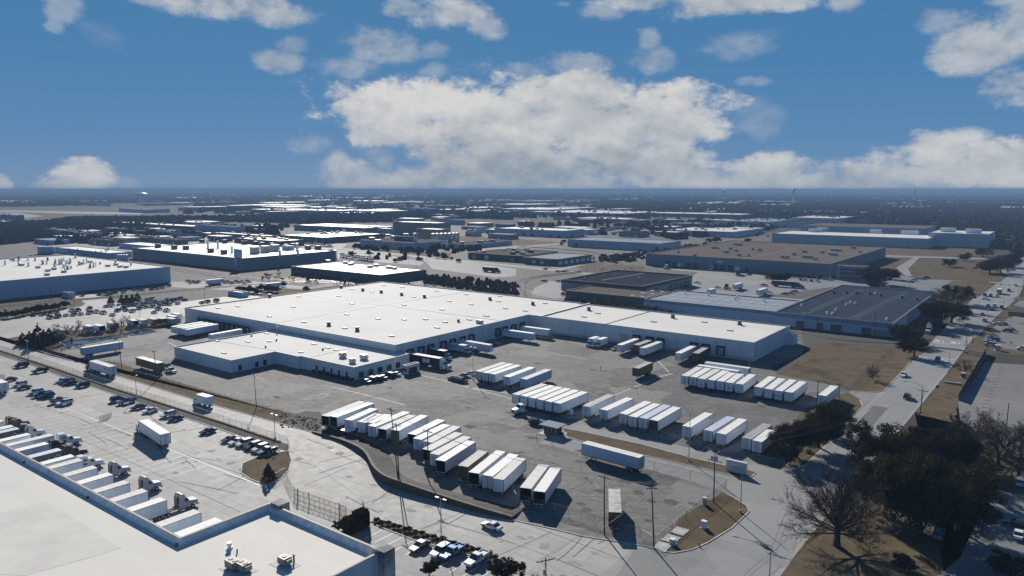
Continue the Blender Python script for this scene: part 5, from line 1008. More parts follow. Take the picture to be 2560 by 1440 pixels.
# -- trailers at the near docks, seen over the parapet
zI=zf(0,1030); zJ=zf(200,1140); g7='trailers at the docks of the nearest building'
DK=[(zI(45,170),'white','white','white trailer cut by the left edge, first at the near docks',None),(zI(250,275),'white','white','white trailer second at the near docks, left of the navy one',None),(zI(355,322),'navy','blue','navy trailer with a diamond logo, left edge of the near docks',('#8',)),(zI(582,438),'white','white','white trailer right of the first navy one at the near docks',None),(zI(1040,425+25),'white','white','long white trailer coupled to the tall white sleeper truck',None),(zI(940,618),'white','white','white trailer with dark lettering low on its side at the near docks',('#5',)),(zI(1197,743),'navy','blue','navy trailer with a diamond logo in the middle of the near docks',('#8',)),(zI(1458,868),'white','white','white trailer right of the second navy one at the near docks',None),(zI(1615,947),'white','white','white trailer coupled to the second white sleeper truck',None),
(zJ(302,215),'white','white','sixth white trailer from the parapet corner at the near docks',None),(zJ(608,352),'white','white','fifth white trailer from the parapet corner at the near docks',None),(zJ(935,512),'white','white','fourth white trailer from the parapet corner, dark script showing',('Rol',)),(zJ(1298,678),'white','white','third white trailer from the parapet corner, dark script showing',('Rol',)),(zJ(1666,851),'white','white','second white trailer from the parapet corner, frame of a yard truck ahead of it',None),(zJ(2348,1098),'white','white','white trailer with a bold script at the parapet corner',('Rol',)),((547.5,1297.5),'white','white','white trailer mostly hidden behind the parapet corner, only its roof showing',None)]
wallb=b_w+.6
for N,col,rf,lb_,tx in DK:
    p=G(*N,4.1); Lx=min(17.2,p.dot(B)-wallb); q_=p-B*Lx
    T=None
    if tx: T=[(tx[0],1.1 if tx[0]!='Rol' else 1.7,(.1 if col=='navy' else -.35) if tx[0]!='Rol' else -.72,2.3,'R','ink_pale' if col=='navy' else 'ink_dark')]
    rt,c,d,LL=trailer(lb_,q_,p,near='rear',col=col,roof=rf,group=g7,txt=T)
    if col=='navy':
        m=MB(); c0=Vector((LL*.5*.1+4.2,-1.312,2.6))
        for k in range(4):
            a_=k*math.pi/2; a2=a_+math.pi/2; m.cyl(c0+Vector((math.cos(a_),0,math.sin(a_)))*.7,c0+Vector((math.cos(a2),0,math.sin(a2)))*.7,.07,.07,5)
        m.obj('logo',MATS['ink_pale'],rt)
for (u,v,col,sl_,lb_) in ((308.75,1186,'grey',False,'first shade-darkened yard tractor with a tall fairing, farthest from the parapet corner'),(386,1224,'grey',False,'second shade-darkened yard tractor with a tall fairing, between the other two'),(476,1267.5,'grey',False,'third shade-darkened yard tractor with its bare frame showing, nearest the parapet corner'),
 (188.75,1111,'white',True,'tall white sleeper truck with two side windows, farther one'),(242.5,1168,'white',True,'white sleeper truck with two side windows, nearer one'),(170,1127,'dark',True,'black sleeper truck with a pale roof behind the lettered white trailer'),(203,1141,'dark',True,'black sleeper truck coupled to the middle navy trailer'),(60,1068,'brown',True,'brown sleeper truck nosing out at the left of the near docks'),(58,1076,'brown',False,'brown day-cab truck right beside the brown sleeper'),(98,1091,'white',False,'white day-cab truck beside the left navy trailer')):
    tractor(lb_,G(u,v),B,col,sl_,not sl_)
# -- farther trucks
zK=zf(1640,640,5.818); zN=zf(2200,680,7.111)
r_,c,d,LL=trailer('white trailer backed to the tan-roofed warehouse, left of the box truck',G(*zK(330,110),4.1)-B*.1,G(*zK(330,110),4.1)+B*13,near='front'); 
p=G(*zK(130,190)); tractor('white sleeper truck beside the trailer at the tan-roofed warehouse',p,-B,'white',True); p=G(*zK(790,210)); tractor('white tractor nosed out from the tan-roofed warehouse docks',p,-B,'white',True)
trailer('white trailer with rusty side in the lot behind the metal roofs',G(*zK(1140,415),4.1),G(*zK(1140,415),4.1)+B*13,near='front'); trailer('white trailer behind the parapet right of the rusty-sided one',G(*zK(1490,495),4.1),G(*zK(1490,495),4.1)+B*14,near='front'); trailer('white trailer roof just showing over the metal-roof parapet',G(*zK(770,490),4.0),G(*zK(770,490),4.0)+B*9,near='front')
p=G(*zK(1010,490)); tractor('yellow-brown truck beside the rusty-sided trailer',p,-B,'brown',False); p=G(*zK(2130,475)); tractor('black tractor of the car-transport rig on the mid road',p,A,'dark',True); q_=G(*zK(2050,380),4.0); trailer('black and red patterned trailer of the rig on the mid road',q_-A*17,q_,near='rear',col='navy',roof='grey')
p=G(*zK(1180,290)); tractor('dark truck with a flat pale trailer in the mid lot',p,-B,'dark',False)
p=G(*zN(850,1100)); r2_=tractor('white sleeper semi truck driving towards us on the street by the oaks',p,-B,'white',True); q_=p+B*4.6; q_.z=4.1; trailer('white trailer of the semi on the street by the oaks',q_,q_+B*13,near='front')
q_=G(1225,668,4); trailer('dark tank-like trailer of the rig on the far road',q_-A*7,q_+A*6,near='rear',col='navy',roof='grey'); tractor('dark tractor of the rig on the far road',q_+A*9.5,A,'dark',False)
# ================================================================ cars
PAINT={'white':(.72,.72,.72),'black':(.012,.012,.014),'dark':(.035,.038,.045),'grey':(.12,.125,.135),'silver':(.36,.37,.39),'blue':(.05,.14,.32),'brown':(.07,.045,.025),'tan':(.30,.22,.11),'red':(.18,.02,.02),'yellow':(.50,.32,.03),'lightblue':(.30,.42,.55)}
def paint(c):
    n='paint_'+c
    if n not in MATS:
        m=mat(n,PAINT[c],.22,.0 if c in('white','yellow','black') else .35,.03,.5,spec=.6); m.node_tree.nodes['Principled BSDF'].inputs['Coat Weight'].default_value=.6; m.node_tree.nodes['Principled BSDF'].inputs['Coat Roughness'].default_value=.08
    return MATS[n]
mat('car_glass',(.02,.024,.03),.06,0,.1,.5,spec=.8)
SH={ # body profile (x,z), greenhouse (x0 rear base,x1 front base,x2 rear top,x3 front top, z0,z1), length half, half width
 'sedan':([(-2.35,.35),(2.3,.35),(2.38,.55),(2.3,.74),(1.1,.92),(-1.6,.96),(-2.3,.9),(-2.4,.6)],(-1.75,1.05,-1.05,.25,.93,1.42),.9),
 'suv':([(-2.35,.4),(2.3,.4),(2.4,.65),(2.3,.9),(1.25,1.08),(-2.2,1.12),(-2.38,1.0),(-2.4,.6)],(-2.28,1.15,-1.95,.45,1.09,1.75),.95),
 'van':([(-2.5,.4),(2.4,.4),(2.5,.65),(2.4,.95),(1.6,1.12),(-2.4,1.18),(-2.5,1.0),(-2.52,.6)],(-2.45,1.6,-2.3,.8,1.14,1.95),.98),
 'pickup':([(-2.8,.5),(2.7,.5),(2.82,.75),(2.72,1.0),(1.3,1.14),(-2.8,1.14),(-2.86,.8)],(-.85,1.2,-.7,.5,1.13,1.82),.97)}
_C={}
def car_proto(kind,col):
    k=(kind,col)
    if k in _C: return _C[k]
    prof,(x0,x1,x2,x3,z0,z1),w=SH[kind]; parts=[]
    b=MB(); zm=max(z for _,z in prof); b.xz(prof,-w,w,lambda x,z:(.07 if z>.7 else .03)+(.10 if abs(x)>2.2 else 0))
    b.xz([(x2-.02,z1-.04),(x3+.02,z1-.04),(x3-.05,z1+.03),(x2+.08,z1+.03)],-w+.2,w-.2)
    if kind=='pickup':
        for s in (-1,1): b.box(-2.8,-.9,s*(w-.1)-.05,s*(w-.1)+.05,1.14,1.34)
        b.box(-2.84,-2.76,-w+.1,w-.1,1.1,1.34)
    parts.append(('body',b.mesh('body',paint(col))))
    b=MB(); g_=.10; t_=.22
    b.add([(x0,-w+g_,z0),(x1,-w+g_,z0),(x1,w-g_,z0),(x0,w-g_,z0),(x2,-w+t_,z1-.03),(x3,-w+t_,z1-.03),(x3,w-t_,z1-.03),(x2,w-t_,z1-.03)],[(4,5,6,7),(0,1,5,4),(1,2,6,5),(2,3,7,6),(3,0,4,7)]); parts.append(('window',b.mesh('window',MATS['car_glass'])))
    for s in (-1,1):
        for xp in ((x0+x1)/2-.35,):
            b=MB(); b.obox((xp,s*(w-.155),(z0+z1)/2),Vector((1,0,0)),Vector((0,1,0)),Vector((0,-s*.16,1)).normalized(),.05,.02,(z1-z0)/2); parts.append(('pillar',b.mesh('pillar',paint(col))))
        xf=max(x for x,_ in prof)-.03; zz=prof[2][1]+.08; b=MB(); b.box(xf-.12,xf+.02,s*(w-.32)-.16,s*(w-.32)+.16,zz-.07,zz+.07); parts.append(('headlight',b.mesh('headlight',MATS['lamp_glass'])))
        xr=min(x for x,_ in prof); b=MB(); b.box(xr-.01,xr+.1,s*(w-.3)-.12,s*(w-.3)+.12,zz,zz+.16); parts.append(('tail_light',b.mesh('tail_light',MATS['tail_red'])))
    _C[k]=(parts,1.45 if kind!='pickup' else 1.75,w,.34 if kind in('sedan',) else .38); return _C[k]
HD={'A':A,'-A':-A,'B':B,'-B':-B}
def car(label,u,v,hd,kind,col,group=None,full=True,p=None,name=None,cat=None):
    d=HD[hd] if isinstance(hd,str) else hd; p=p or G(u,v); parts,wx,w,r=car_proto(kind,col)
    rt=thing(name or {'sedan':'parked_car','suv':'parked_suv','van':'parked_van','pickup':'pickup_truck'}[kind],label,cat or {'suv':'suv','van':'van','pickup':'pickup'}.get(kind,'car'),(p.x,p.y,.05),math.atan2(d.y,d.x),group)
    for nm,me in parts: ob(nm,me,rt)
    if full:
        for x in (-wx,wx):
            for s in (-1,1): ob('wheel',wheel_mesh(r,.24),rt,(x,s*(w-.1),r))
    return rt
KW_={'sedan':'sedan','suv':'SUV','van':'van','pickup':'pickup truck'}
zT=zf(0,860)
for x,y,hd,k,c,lb_ in [(435,462,'-B','van','dark','dark van at the far left end of the fence-side bays'),(800,570,'-B','pickup','black','black pickup alone in the fence-side bays near the gate post'),(195,742,'-B','sedan','brown','brown sedan just beyond the trailer at the left edge'),(395,845,'-B','suv','white','white SUV with a brown sedan beside it in the open court'),(475,905,'-B','sedan','brown','brown sedan tight beside a white SUV in the open court'),
 (715,1000,'-B','suv','white','white SUV at the head of the three-car cluster in the court'),(850,1045,'-B','pickup','black','black pickup between the white SUV and the dark SUV in the court'),(935,1075,'-B','suv','dark','dark SUV nearest us in the three-car cluster in the court'),(1200,1170,'B','pickup','black','black pickup parked tail-out beside a lone white SUV in the court'),(1300,1215,'-B','suv','white','white SUV with dark windows beside the tail-out pickup'),
 (1245,765,'-B','sedan','white','white sedan left of two dark cars in the fence-side bays'),(1350,785,'-B','suv','dark','dark SUV between the white sedan and black sedan by the fence'),(1410,815,'-B','sedan','black','black sedan right of the dark SUV in the fence-side bays'),(1650,860,'-B','suv','black','black SUV alone in the fence-side bays'),
 (2360,1140,'B','suv','black','black SUV left of the bright blue pickup'),(2530,1190,'-B','pickup','blue','bright blue pickup in the fence-side bays')]: car(lb_,*zT(x,y),hd,k,c)
for u,v,hd,k,c,lb_ in [(346,1022,'-B','sedan','dark','dark sedan right of the bright blue pickup'),(376,1031,'-B','sedan','white','white sedan alone in the fence-side bays'),(421,1042,'-B','suv','white','white SUV with a dark sedan beside it in the fence-side bays'),(439,1051,'-B','sedan','dark','dark sedan beside the white SUV in the fence-side bays'),(520,1083,'-B','sedan','black','black sedan alone between the pair and the packed end bays'),
 (575,1103,'-B','sedan','dark','leftmost dark sedan of the packed end bays'),(593,1109,'-B','sedan','white','white sedan second in the packed end bays'),(612,1114,'-B','suv','white','white SUV third in the packed end bays'),(634,1121,'-B','suv','black','black SUV fourth in the packed end bays'),(652,1127,'-B','suv','white','white SUV fifth in the packed end bays'),(668,1134,'-B','pickup','dark','dark pickup at the island end of the packed end bays'),
 (1050,1372,'-B','sedan','black','black sedan nearest the painted bays in the small front car park'),(1102,1386,'-B','suv','white','white SUV behind the blue pickup in the small front car park'),(1131,1390,'-B','pickup','blue','blue pickup in the small front car park'),(1192,1407,'-B','pickup','white','white pickup at the right of the small front car park'),
 (1229,1322,'-A','sedan','white','white sedan driving along the concrete alley'),(1340,1062,'A','suv','black','black SUV stopped at the guard booth'),
 (914,957,'-A','sedan','grey','first grey sedan in front of the annex windows'),(929,953,'-A','suv','black','black SUV with a bright roof in front of the annex windows'),(943,951,'-A','suv','dark','dark SUV third along the annex windows'),(955,947,'-A','sedan','silver','silver sedan fourth along the annex windows'),(974,942,'-A','suv','black','black SUV fifth along the annex windows'),(989,939,'-A','sedan','white','white sedan nearest the pavilion along the annex windows'),
 (1134,951,'-A','suv','black','black SUV left of the lamp-side car cluster'),(1155,956,'A','suv','dark','dark SUV in front of the lamp-side car cluster'),(1164,943,'A','sedan','silver','silver sedan behind the two dark SUVs by the lamp'),(1181,938,'A','sedan','white','white sedan against the lamp and the trailer trio'),(1238,862,'A','sedan','lightblue','pale blue hatchback in the dock shade'),(1537,875,'-B','sedan','yellow','small yellow car nose showing left of the dock trailer'),
 (2259,941,'-B','sedan','white','white sedan driving towards us on the street'),(2268,996,'B','suv','black','black SUV driving away on the street'),(2344,903,'-B','suv','dark','dark SUV in the tree shade by the rail crossing'),
 (428,931,'A','pickup','white','white pickup in front of the tan brown trailer'),(419,921,'A','pickup','grey','grey service truck behind the white pickup by the tan trailer')]: car(lb_,u,v,hd,k,c)
for x,y,hd,k,c,lb_ in [(1625,778,'-B','suv','dark','dark SUV nearest on the street beyond the crossing'),(1820,770,'-B','sedan','tan','tan sedan right of the dark SUV on the street'),(1855,882,'-B','sedan','grey','grey sedan in the dappled shade on the street'),(1985,680,'-B','sedan','dark','dark sedan in front of the white van on the street'),(2038,628,'-B','van','white','white van in the middle of street traffic'),(2160,650,'-B','pickup','dark','dark pickup right of the white van'),(1920,615,'-B','sedan','tan','tan car left of the white van'),(1885,497,'A','sedan','white','white sedan turning across the street'),(2080,445,'-B','sedan','silver','silver car beside the yellow bus'),(1965,440,'-B','pickup','dark','dark pickup between the two near the junction'),(1862,428,'-B','pickup','black','black pickup leftmost at the junction'),(2290,345,'-B','pickup','dark','dark pickup under the signal arm'),(2412,252,'-B','sedan','white','white car farthest up the street'),
 (2085,938,'-A','sedan','white','white sedan leaving the retail lot'),(2180,938,'-A','sedan','dark','dark sedan right behind the white one leaving the retail lot'),(2262,1065,'-A','suv','dark','dark SUV parked at the retail lot edge'),(2310,1035,'-A','sedan','lightblue','pale blue car behind the dark SUV at the retail lot edge'),(2000,1190,'-A','sedan','dark','dark car at the back of the retail stack'),(2025,1225,'-A','suv','dark','dark SUV second in the retail stack'),(1940,1260,'-A','sedan','silver','silver car in the retail stack'),(1950,1310,'-A','suv','lightblue','pale blue SUV in front beside the grey cabinet'),(2540,1390,'-A','suv','white','white SUV cut by the right edge in the retail lot'),(2545,800,'-A','suv','white','white SUV behind the shop sign at the right edge'),
 (550,190,'-A','sedan','black','black sedan in front of the small parked group by the oaks'),(600,160,'-A','suv','white','white SUV in the small parked group by the oaks'),(655,128,'-A','sedan','silver','silver car at the back of the small parked group'),(780,137,'A','sedan','black','black sedan right of the small parked group'),(845,118,'A','suv','dark','dark SUV at the right of the small parked group'),(300,100,'A','suv','black','black SUV in the oak shade')]: car(lb_,*zN(x,y),hd,k,c)
for u,v,k,c,lb_ in [(2454,1197,'sedan','lightblue','pale blue car in the dark shade of the big oaks'),(2550,1212,'suv','white','white SUV with its rear lit at the right edge'),(2542,1316,'sedan','black','black car beside the white one at the lower right edge'),(2546,1343,'sedan','white','white car at the lower right edge in the oak shade'),(2346,1342,'suv','lightblue','light blue open car deep in the oak shade')]: car(lb_,u,v,'B' if u!=2542 else '-A',k,c)
# school bus on the street
p=G(*zN(2112,398)); bus=thing('school_bus','yellow school bus with a white roof waiting at the junction','bus',p,math.atan2(-B.y,-B.x)); m=MB(); m.xz([(-8,.5),(1.2,.5),(1.3,1.5),(.2,1.7),(0,2.9),(-8,2.95)],-1.2,1.2); m.obj('body',MATS['yellow_paint'],bus); m=MB(); m.xz([(-8.05,2.96),(.05,2.92),(-.2,3.15),(-7.8,3.2)],-1.15,1.15); m.obj('roof',MATS['white_metal'],bus)
for s in (-1,1): m=MB(); m.box(-7.6,-.4,s*1.205-.01,s*1.205+.01,1.8,2.5); m.obj('window',MATS['car_glass'],bus)
m=MB(); m.add([(.18,-1,1.8),(.18,1,1.8),(.03,1,2.75),(.03,-1,2.75)],[(0,1,2,3)]); m.obj('windshield',MATS['car_glass'],bus); wheels(bus,[(0,-1.05),(0,1.05),(-6,-1.05),(-6,1.05)],.48,.3)
# packed lots: cars described by row and place
def lot(rowname,items,group,hd='-A',full=True):
    items=sorted(items,key=lambda i:i[0]); cnt={}
    tot={}
    for it in items: tot[(it[2],it[3])]=tot.get((it[2],it[3]),0)+1
    for u,v,k,c in items:
        i=cnt.get((k,c),0); cnt[(k,c)]=i+1
        w=f'{c if c!="lightblue" else "pale blue"} {KW_[k]} '
        lb_=((w if tot[(k,c)]==1 else f'{nth(i)} {w}from left ')+rowname)
        car(lb_,u,v,hd,k,c,group,full)
rn=random.Random(11)
cols=['white','white','silver','silver','grey','dark','black','brown','grey','dark']; kinds=['sedan','sedan','suv','suv','pickup','van']
zL=zf(240,720); zP=zf(80,770)
def mk(pts,z): return [(z(x,y)[0],z(x,y)[1]+1,rn.choice(kinds),rn.choice(cols)) for x,y in pts]
lot('in the front row of the staff lot',mk([(45,145),(215,135),(340,120),(495,100),(365,200),(520,180),(685,155),(835,140),(980,130),(810,60),(915,55),(1150,20),(1150,105),(1290,85),(1430,105),(1610,145)],zP),'cars in the staff lot')
lot('in the crowd of the staff lot by the conifers',mk([(205,375),(310,362),(430,460),(550,410),(655,360),(600,452),(730,470),(790,340),(865,415),(940,330),(1000,390),(1130,375),(1250,430),(1165,497),(1410,460)],zL),'cars in the staff lot')
lot('in the back crowd of the staff lot',mk([(1030,240),(1120,228),(1060,300),(1160,280),(1240,292),(1275,352),(1380,330),(1470,330),(1420,250),(1530,255),(1600,228),(1680,215),(1780,245),(1630,318),(860,258),(1350,270),(1450,275)],zL),'cars in the staff lot')
lot('in the three by the lot light',[(240+2120/8,720+308/8,'sedan','brown'),(240+2230/8,720+290/8,'suv','black'),(240+2405/8,720+272/8,'van','grey')],'cars by the lot light')
zQ=zf(0,600,5.818)
lot('along the foot of the white plant wall',mk([(1195,812),(1445,800),(1545,792),(1575,790),(1625,782),(1680,768),(1800,760),(1955,728),(2025,730),(2075,730),(2200,722),(2240,705),(2300,712),(2365,700),(2455,665)],zQ),'cars along the white plant',full=False)
p=G(*zQ(1870,760)); lot('beyond the right end of the white plant',[(470+i*6.2,707+rn.uniform(-2,3),rn.choice(kinds),rn.choice(cols)) for i in range(5)]+[(555+i*7,706+rn.uniform(-2,4),rn.choice(kinds),rn.choice(cols)) for i in range(11)],'cars right of the white plant',full=False)
lot('in the lot right of the stained factory',[(855+(i%11)*7.5+rn.uniform(-1,1),637+(i//11)*4.5+(i%11)*1.0+rn.uniform(-.5,.5),rn.choice(kinds),rn.choice(cols)) for i in range(33)],'cars in the factory lot',full=False)
lot('in front of the pillared warehouse',[(728+(i%15)*7.2+rn.uniform(-1,1),608+(i//15)*5+(i%15)*.45+rn.uniform(-.5,.5),rn.choice(kinds),rn.choice(cols)) for i in range(30)],'cars before the pillared warehouse',full=False)
lot('in the lot before the tan-roofed warehouse',[zK(x,y)+(rn.choice(kinds),rn.choice(cols)) for x,y in ((1590,240),(1690,250),(2055,285),(2110,270),(2185,275),(2050,305),(2110,300),(2200,312),(2280,318),(2350,325),(2400,320),(2110,355),(2170,360),(2260,370),(2350,375),(2475,345),(2530,350),(2430,340))],'cars before the tan-roofed warehouse',hd='B',full=False)
lot('behind the metal roofs in the mid lot',[zK(x,y)+(k,c) for x,y,k,c in ((595,405,'pickup','lightblue'),(430,455,'suv','dark'),(1260,300,'sedan','black'),(1350,285,'sedan','black'),(1440,260,'pickup','tan'),(1870,560,'sedan','black'),(1960,550,'sedan','silver'),(2010,525,'sedan','dark'),(1565,440,'pickup','tan'),(890,475,'pickup','white'),(1635,545,'pickup','white'))],'cars in the mid lot',full=False)
lot('on the road by the railway curve',[(1363,674,'sedan','black'),(1393,680,'sedan','dark'),(1447,681,'sedan','white'),(1360,705,'pickup','dark'),(1395,705,'sedan','dark')],'cars by the railway curve',full=False)
lot('among the far sheds',[(1178+rn.uniform(0,64),562+rn.uniform(0,7),rn.choice(kinds),rn.choice(cols)) for i in range(26)]+[(540+rn.uniform(0,28),580+rn.uniform(-1,2),rn.choice(kinds),'white') for i in range(6)]+[(rn.uniform(680,720),rn.uniform(562,572),rn.choice(kinds),rn.choice(cols)) for i in range(14)]+[(rn.uniform(1470,1580),rn.uniform(574,582),'van','white') for i in range(16)]+[(rn.uniform(1720,1960),rn.uniform(560,574),rn.choice(kinds),rn.choice(cols)) for i in range(22)]+[(rn.uniform(300,600),rn.uniform(585,600),rn.choice(kinds),rn.choice(cols)) for i in range(22)]+[(rn.uniform(2490,2560),rn.uniform(608,614),rn.choice(kinds),'white') for i in range(10)],'cars among the far sheds',full=False)
# ================================================================ walls, fences, poles, wires, small street things
mat('stone_wall',(.055,.042,.026),.95,0,.3,1.1,(.10,.078,.05),dirt=.5); mat('wood_pole',(.075,.06,.045),.9,0,.2,.6); mat('pole_pale',(.36,.35,.33),.6,0,.1,.5); mat('galv',(.30,.30,.29),.5,.3); mat('rust_post',(.20,.12,.05),.8); mat('insulator',(.35,.36,.37),.4); mat('wire',(.10,.10,.10),.6); mat('weeds',(.09,.065,.03),.95,0,.3,.5)
def linkmat(nm,col,a):
    m=mat(nm,col,.7); q=NT(m.node_tree); p=q.n['Principled BSDF']; tcn=q.new('ShaderNodeTexCoord')
    q.l.new(q.mapr(q.noise(tcn.outputs['Object'],3.,2),.3,.7,a*.6,a*1.4),p.inputs['Alpha']); return m
linkmat('chain_link',(.20,.20,.195),.20); linkmat('chain_link_pale',(.34,.34,.33),.12); mat('screen_black',(.015,.015,.016),.9)
HTS=[.3,.8,1.3,1.3,1.3,1.6,1.9,2.0,2.0,1.8,1.6,1.2,.6]
P=[G(*p) for p in WALL_BASE]; Q=[]
for i in range(len(P)-1):
    p0=P[max(0,i-1)];p1=P[i];p2=P[i+1];p3=P[min(len(P)-1,i+2)]
    for k in range(4):
        s=k/4; Q.append((.5*((2*p1)+(p2-p0)*s+(2*p0-5*p1+4*p2-p3)*s*s+(3*p1-p0-3*p2+p3)*s**3),HTS[i]+(HTS[i+1]-HTS[i])*s))
Q.append((P[-1],HTS[-1])); n=len(Q); m=MB(); mc=MB(); bk_=MB(); vs=[]; nr_=[]
for i in range(n):
    d=(Q[min(n-1,i+1)][0]-Q[max(0,i-1)][0]).normalized(); nr_.append(Vector((-d.y,d.x,0)))
for i,(p,h_) in enumerate(Q):
    w=nr_[i]*.5; vs+=[p,Vector((p.x,p.y,h_)),Vector((p.x+w.x,p.y+w.y,h_)),p+w]
m.add(vs,[(4*i+k,4*i+4+k,4*i+5+k,4*i+1+k) for i in range(n-1) for k in range(3)]+[(0,1,2,3),(4*n-4,4*n-1,4*n-2,4*n-3)]); rw=thing('retaining_wall','curving brown stone retaining wall between the alley and the trailer row','wall'); m.obj('masonry',MATS['stone_wall'],rw)
vs=[]
for i,(p,h_) in enumerate(Q):
    w=nr_[i]; vs+=[Vector((p.x,p.y,h_+.12))-w*.05,Vector((p.x,p.y,h_+.12))+w*.55,Vector((p.x,p.y,h_+.004))+w*.55,Vector((p.x,p.y,h_+.004))-w*.05]
mc.add(vs,[(4*i+k,4*i+4+k,4*i+4+(k+1)%4,4*i+(k+1)%4) for i in range(n-1) for k in range(4)]); mc.obj('cap',mat('wall_cap',(.14,.125,.10),.9,dirt=.4),rw)
vs=[]
for i,(p,h_) in enumerate(Q):
    w=nr_[i]; vs+=[Vector((p.x,p.y,h_-.05))+w*.5,Vector((p.x,p.y,h_*.75))+w*2.4,Vector((p.x,p.y,.03))+w*6.0]
bk_.add(vs,[(3*i+k,3*i+3+k,3*i+4+k,3*i+1+k) for i in range(n-1) for k in range(2)]); struct('bank',bk_,MATS['gravel'])
def fence(label,pts,h=2.2,sp=3.2,panel='chain_link',post='galv',name='chain_link_fence',rail=True,thick=.04,group=None):
    P=[p if isinstance(p,Vector) else G(*p) for p in pts]; rt=thing(name,label,'fence',P[0],0,group); o=P[0]; mp=MB(); mr=MB(); pm=None; tot=sum((b-a).length for a,b in zip(P,P[1:])); sp=max(sp,tot/90)
    b=MB(); b.cyl((0,0,0),(0,0,h+.08),thick,thick,6); pm=b.mesh('post',MATS[post])
    for a,b_ in zip(P,P[1:]):
        L_=(b_-a).length; k=max(1,round(L_/sp)); d=(b_-a)/k; q=a-o
        for i in range(k):
            s=q+d*i; e=q+d*(i+1); mp.add([(s.x,s.y,.06),(e.x,e.y,.06),(e.x,e.y,h),(s.x,s.y,h)],[(0,1,2,3)]); ob('post',pm,rt,s)
        if rail: mr.cyl(q+Vector((0,0,h)),b_-o+Vector((0,0,h)),.028,.028,5); 
    ob('post',pm,rt,P[-1]-o); mp.obj('mesh_panel',MATS[panel],rt)
    if rail: mr.obj('top_rail',MATS[post],rt)
    return rt
fence('long chain-link fence between the near truck court and the alley',[(-120,834),(0,876),(150,925),(275,968),(400,1007),(560,1058),(700,1105),(718,1112),(724,1126)],2.3,2.9,thick=.03)
m=MB(); P=[G(*p) for p in [(-120,836),(0,877),(150,926),(275,969),(400,1008),(560,1059),(700,1106)]]
for a,b in zip(P,P[1:]):
    d=(b-a).normalized(); c=(a+b)/2; m.obox((c.x,c.y,.16),d,Vector((-d.y,d.x,0)),Zv,(b-a).length/2,.35,.14)
o=m.obj('weed_strip',MATS['weeds']); tag(o,'strip of dry weeds along the foot of the alley fence','weeds',kind='stuff')
fence('thin fence along the grass verge at the yard edge',[(105,886),(200,900),(300,915)],1.9,3,'chain_link_pale'); fence('thin fence along the long verge right of the tan trailer',[(330,936),(480,977),(640,1018),(760,1052),(803,1064)],1.8,3.2,'chain_link_pale',thick=.03)
fence('wavy fence above the retaining wall behind the trailer row',[(806,1066),(870,1082),(960,1107),(1040,1131),(1075,1160),(1120,1181),(1180,1200),(1280,1234),(1290,1258),(1420,1292),(1485,1310),(1530,1326),(1600,1346),(1634,1368)],2.1,3.6,thick=.035)
fence('fence beside the entrance drive, brown posts, from the booth to the yard corner',[(1341,1105),(1380,1113),(1455,1133),(1545,1154),(1635,1176),(1725,1199),(1815,1222)],2.2,7,'chain_link_pale','rust_post',thick=.05)
fence('fence along the corner grass plot',[(1815,1223),(1790,1243),(1752,1272),(1715,1300),(1680,1332),(1638,1366)],2.1,4,thick=.04)
fence('black-screened fence beside the neighbouring lot',[(2396,1002),(2430,945),(2464,886)],2.5,3,'screen_black','screen_black',thick=.05); fence('sparse fence across the brown field towards the street',[(2125,977),(2175,930),(2212,893),(2230,876)],1.7,4,'chain_link_pale','rust_post'); fence('low fence at the foot of the field behind four trailers',[(2020,953),(2070,965),(2125,977)],1.7,4,'chain_link_pale')
fence('fence round the two basins by the staff lot',[(150,852),(270,838),(392,822),(440,812)],1.8,3.5,'chain_link_pale'); fence('fence along the entrance drive under the grimy-roofed trailer',[(1452,1047),(1520,1062),(1640,1094),(1700,1106),(1810,1135),(1960,1168)],1.8,6,'chain_link_pale',thick=.03); fence('rail-side fence in the verge right of the street',[(2466,884),(2500,889),(2560,898),(2640,908)],1.6,6,'chain_link_pale'); fence('bottom fence of the neighbouring lot under bare trees',[(2470,1100),(2540,1110),(2640,1140)],2.0,4,'chain_link_pale')
# rolling gate across the alley
gt=thing('rolling_gate','tall brown-framed rolling gate standing open beside the alley','gate',G(690,1207)); o=G(690,1207); e1=G(735,1234); e2=G(866,1290)
b=MB(); b.cyl((0,0,0),(0,0,2.7),.09,.09,8); pm=b.mesh('gate_post',MATS['rust_post'])
for u,v in ((745,1250),(773,1260),(848,1287),(908,1283)): ob('gate_post',pm,gt,G(u,v)-o)
a=G(735,1247)-o; c=G(866,1293)-o; fr_=MB(); d=(c-a); 
for z in (.15,1.2,2.3): fr_.cyl(a+Zv*z,c+Zv*z,.05,.05,5)
for i in range(11):
    s=a+d*(i/10); fr_.cyl(s+Zv*.15,s+Zv*2.3,.035,.035,5)
    if i<10: fr_.cyl(s+Zv*.15,a+d*((i+1)/10)+Zv*2.3,.025,.025,4)
fr_.obj('gate_frame',MATS['rust_post'],gt); m=MB(); m.add([a+Zv*.15,c+Zv*.15,c+Zv*2.3,a+Zv*2.3],[(0,1,2,3)]); m.obj('mesh_panel',MATS['chain_link'],gt)
fence('short fence between the grass island and the rolling gate',[(690,1205),(712,1192),(728,1230),(744,1249)],2.2,2.5); fence('end of the gate fence by the clipped hedge',[(850,1288),(880,1300),(895,1296),(910,1284)],2.2,2.2)
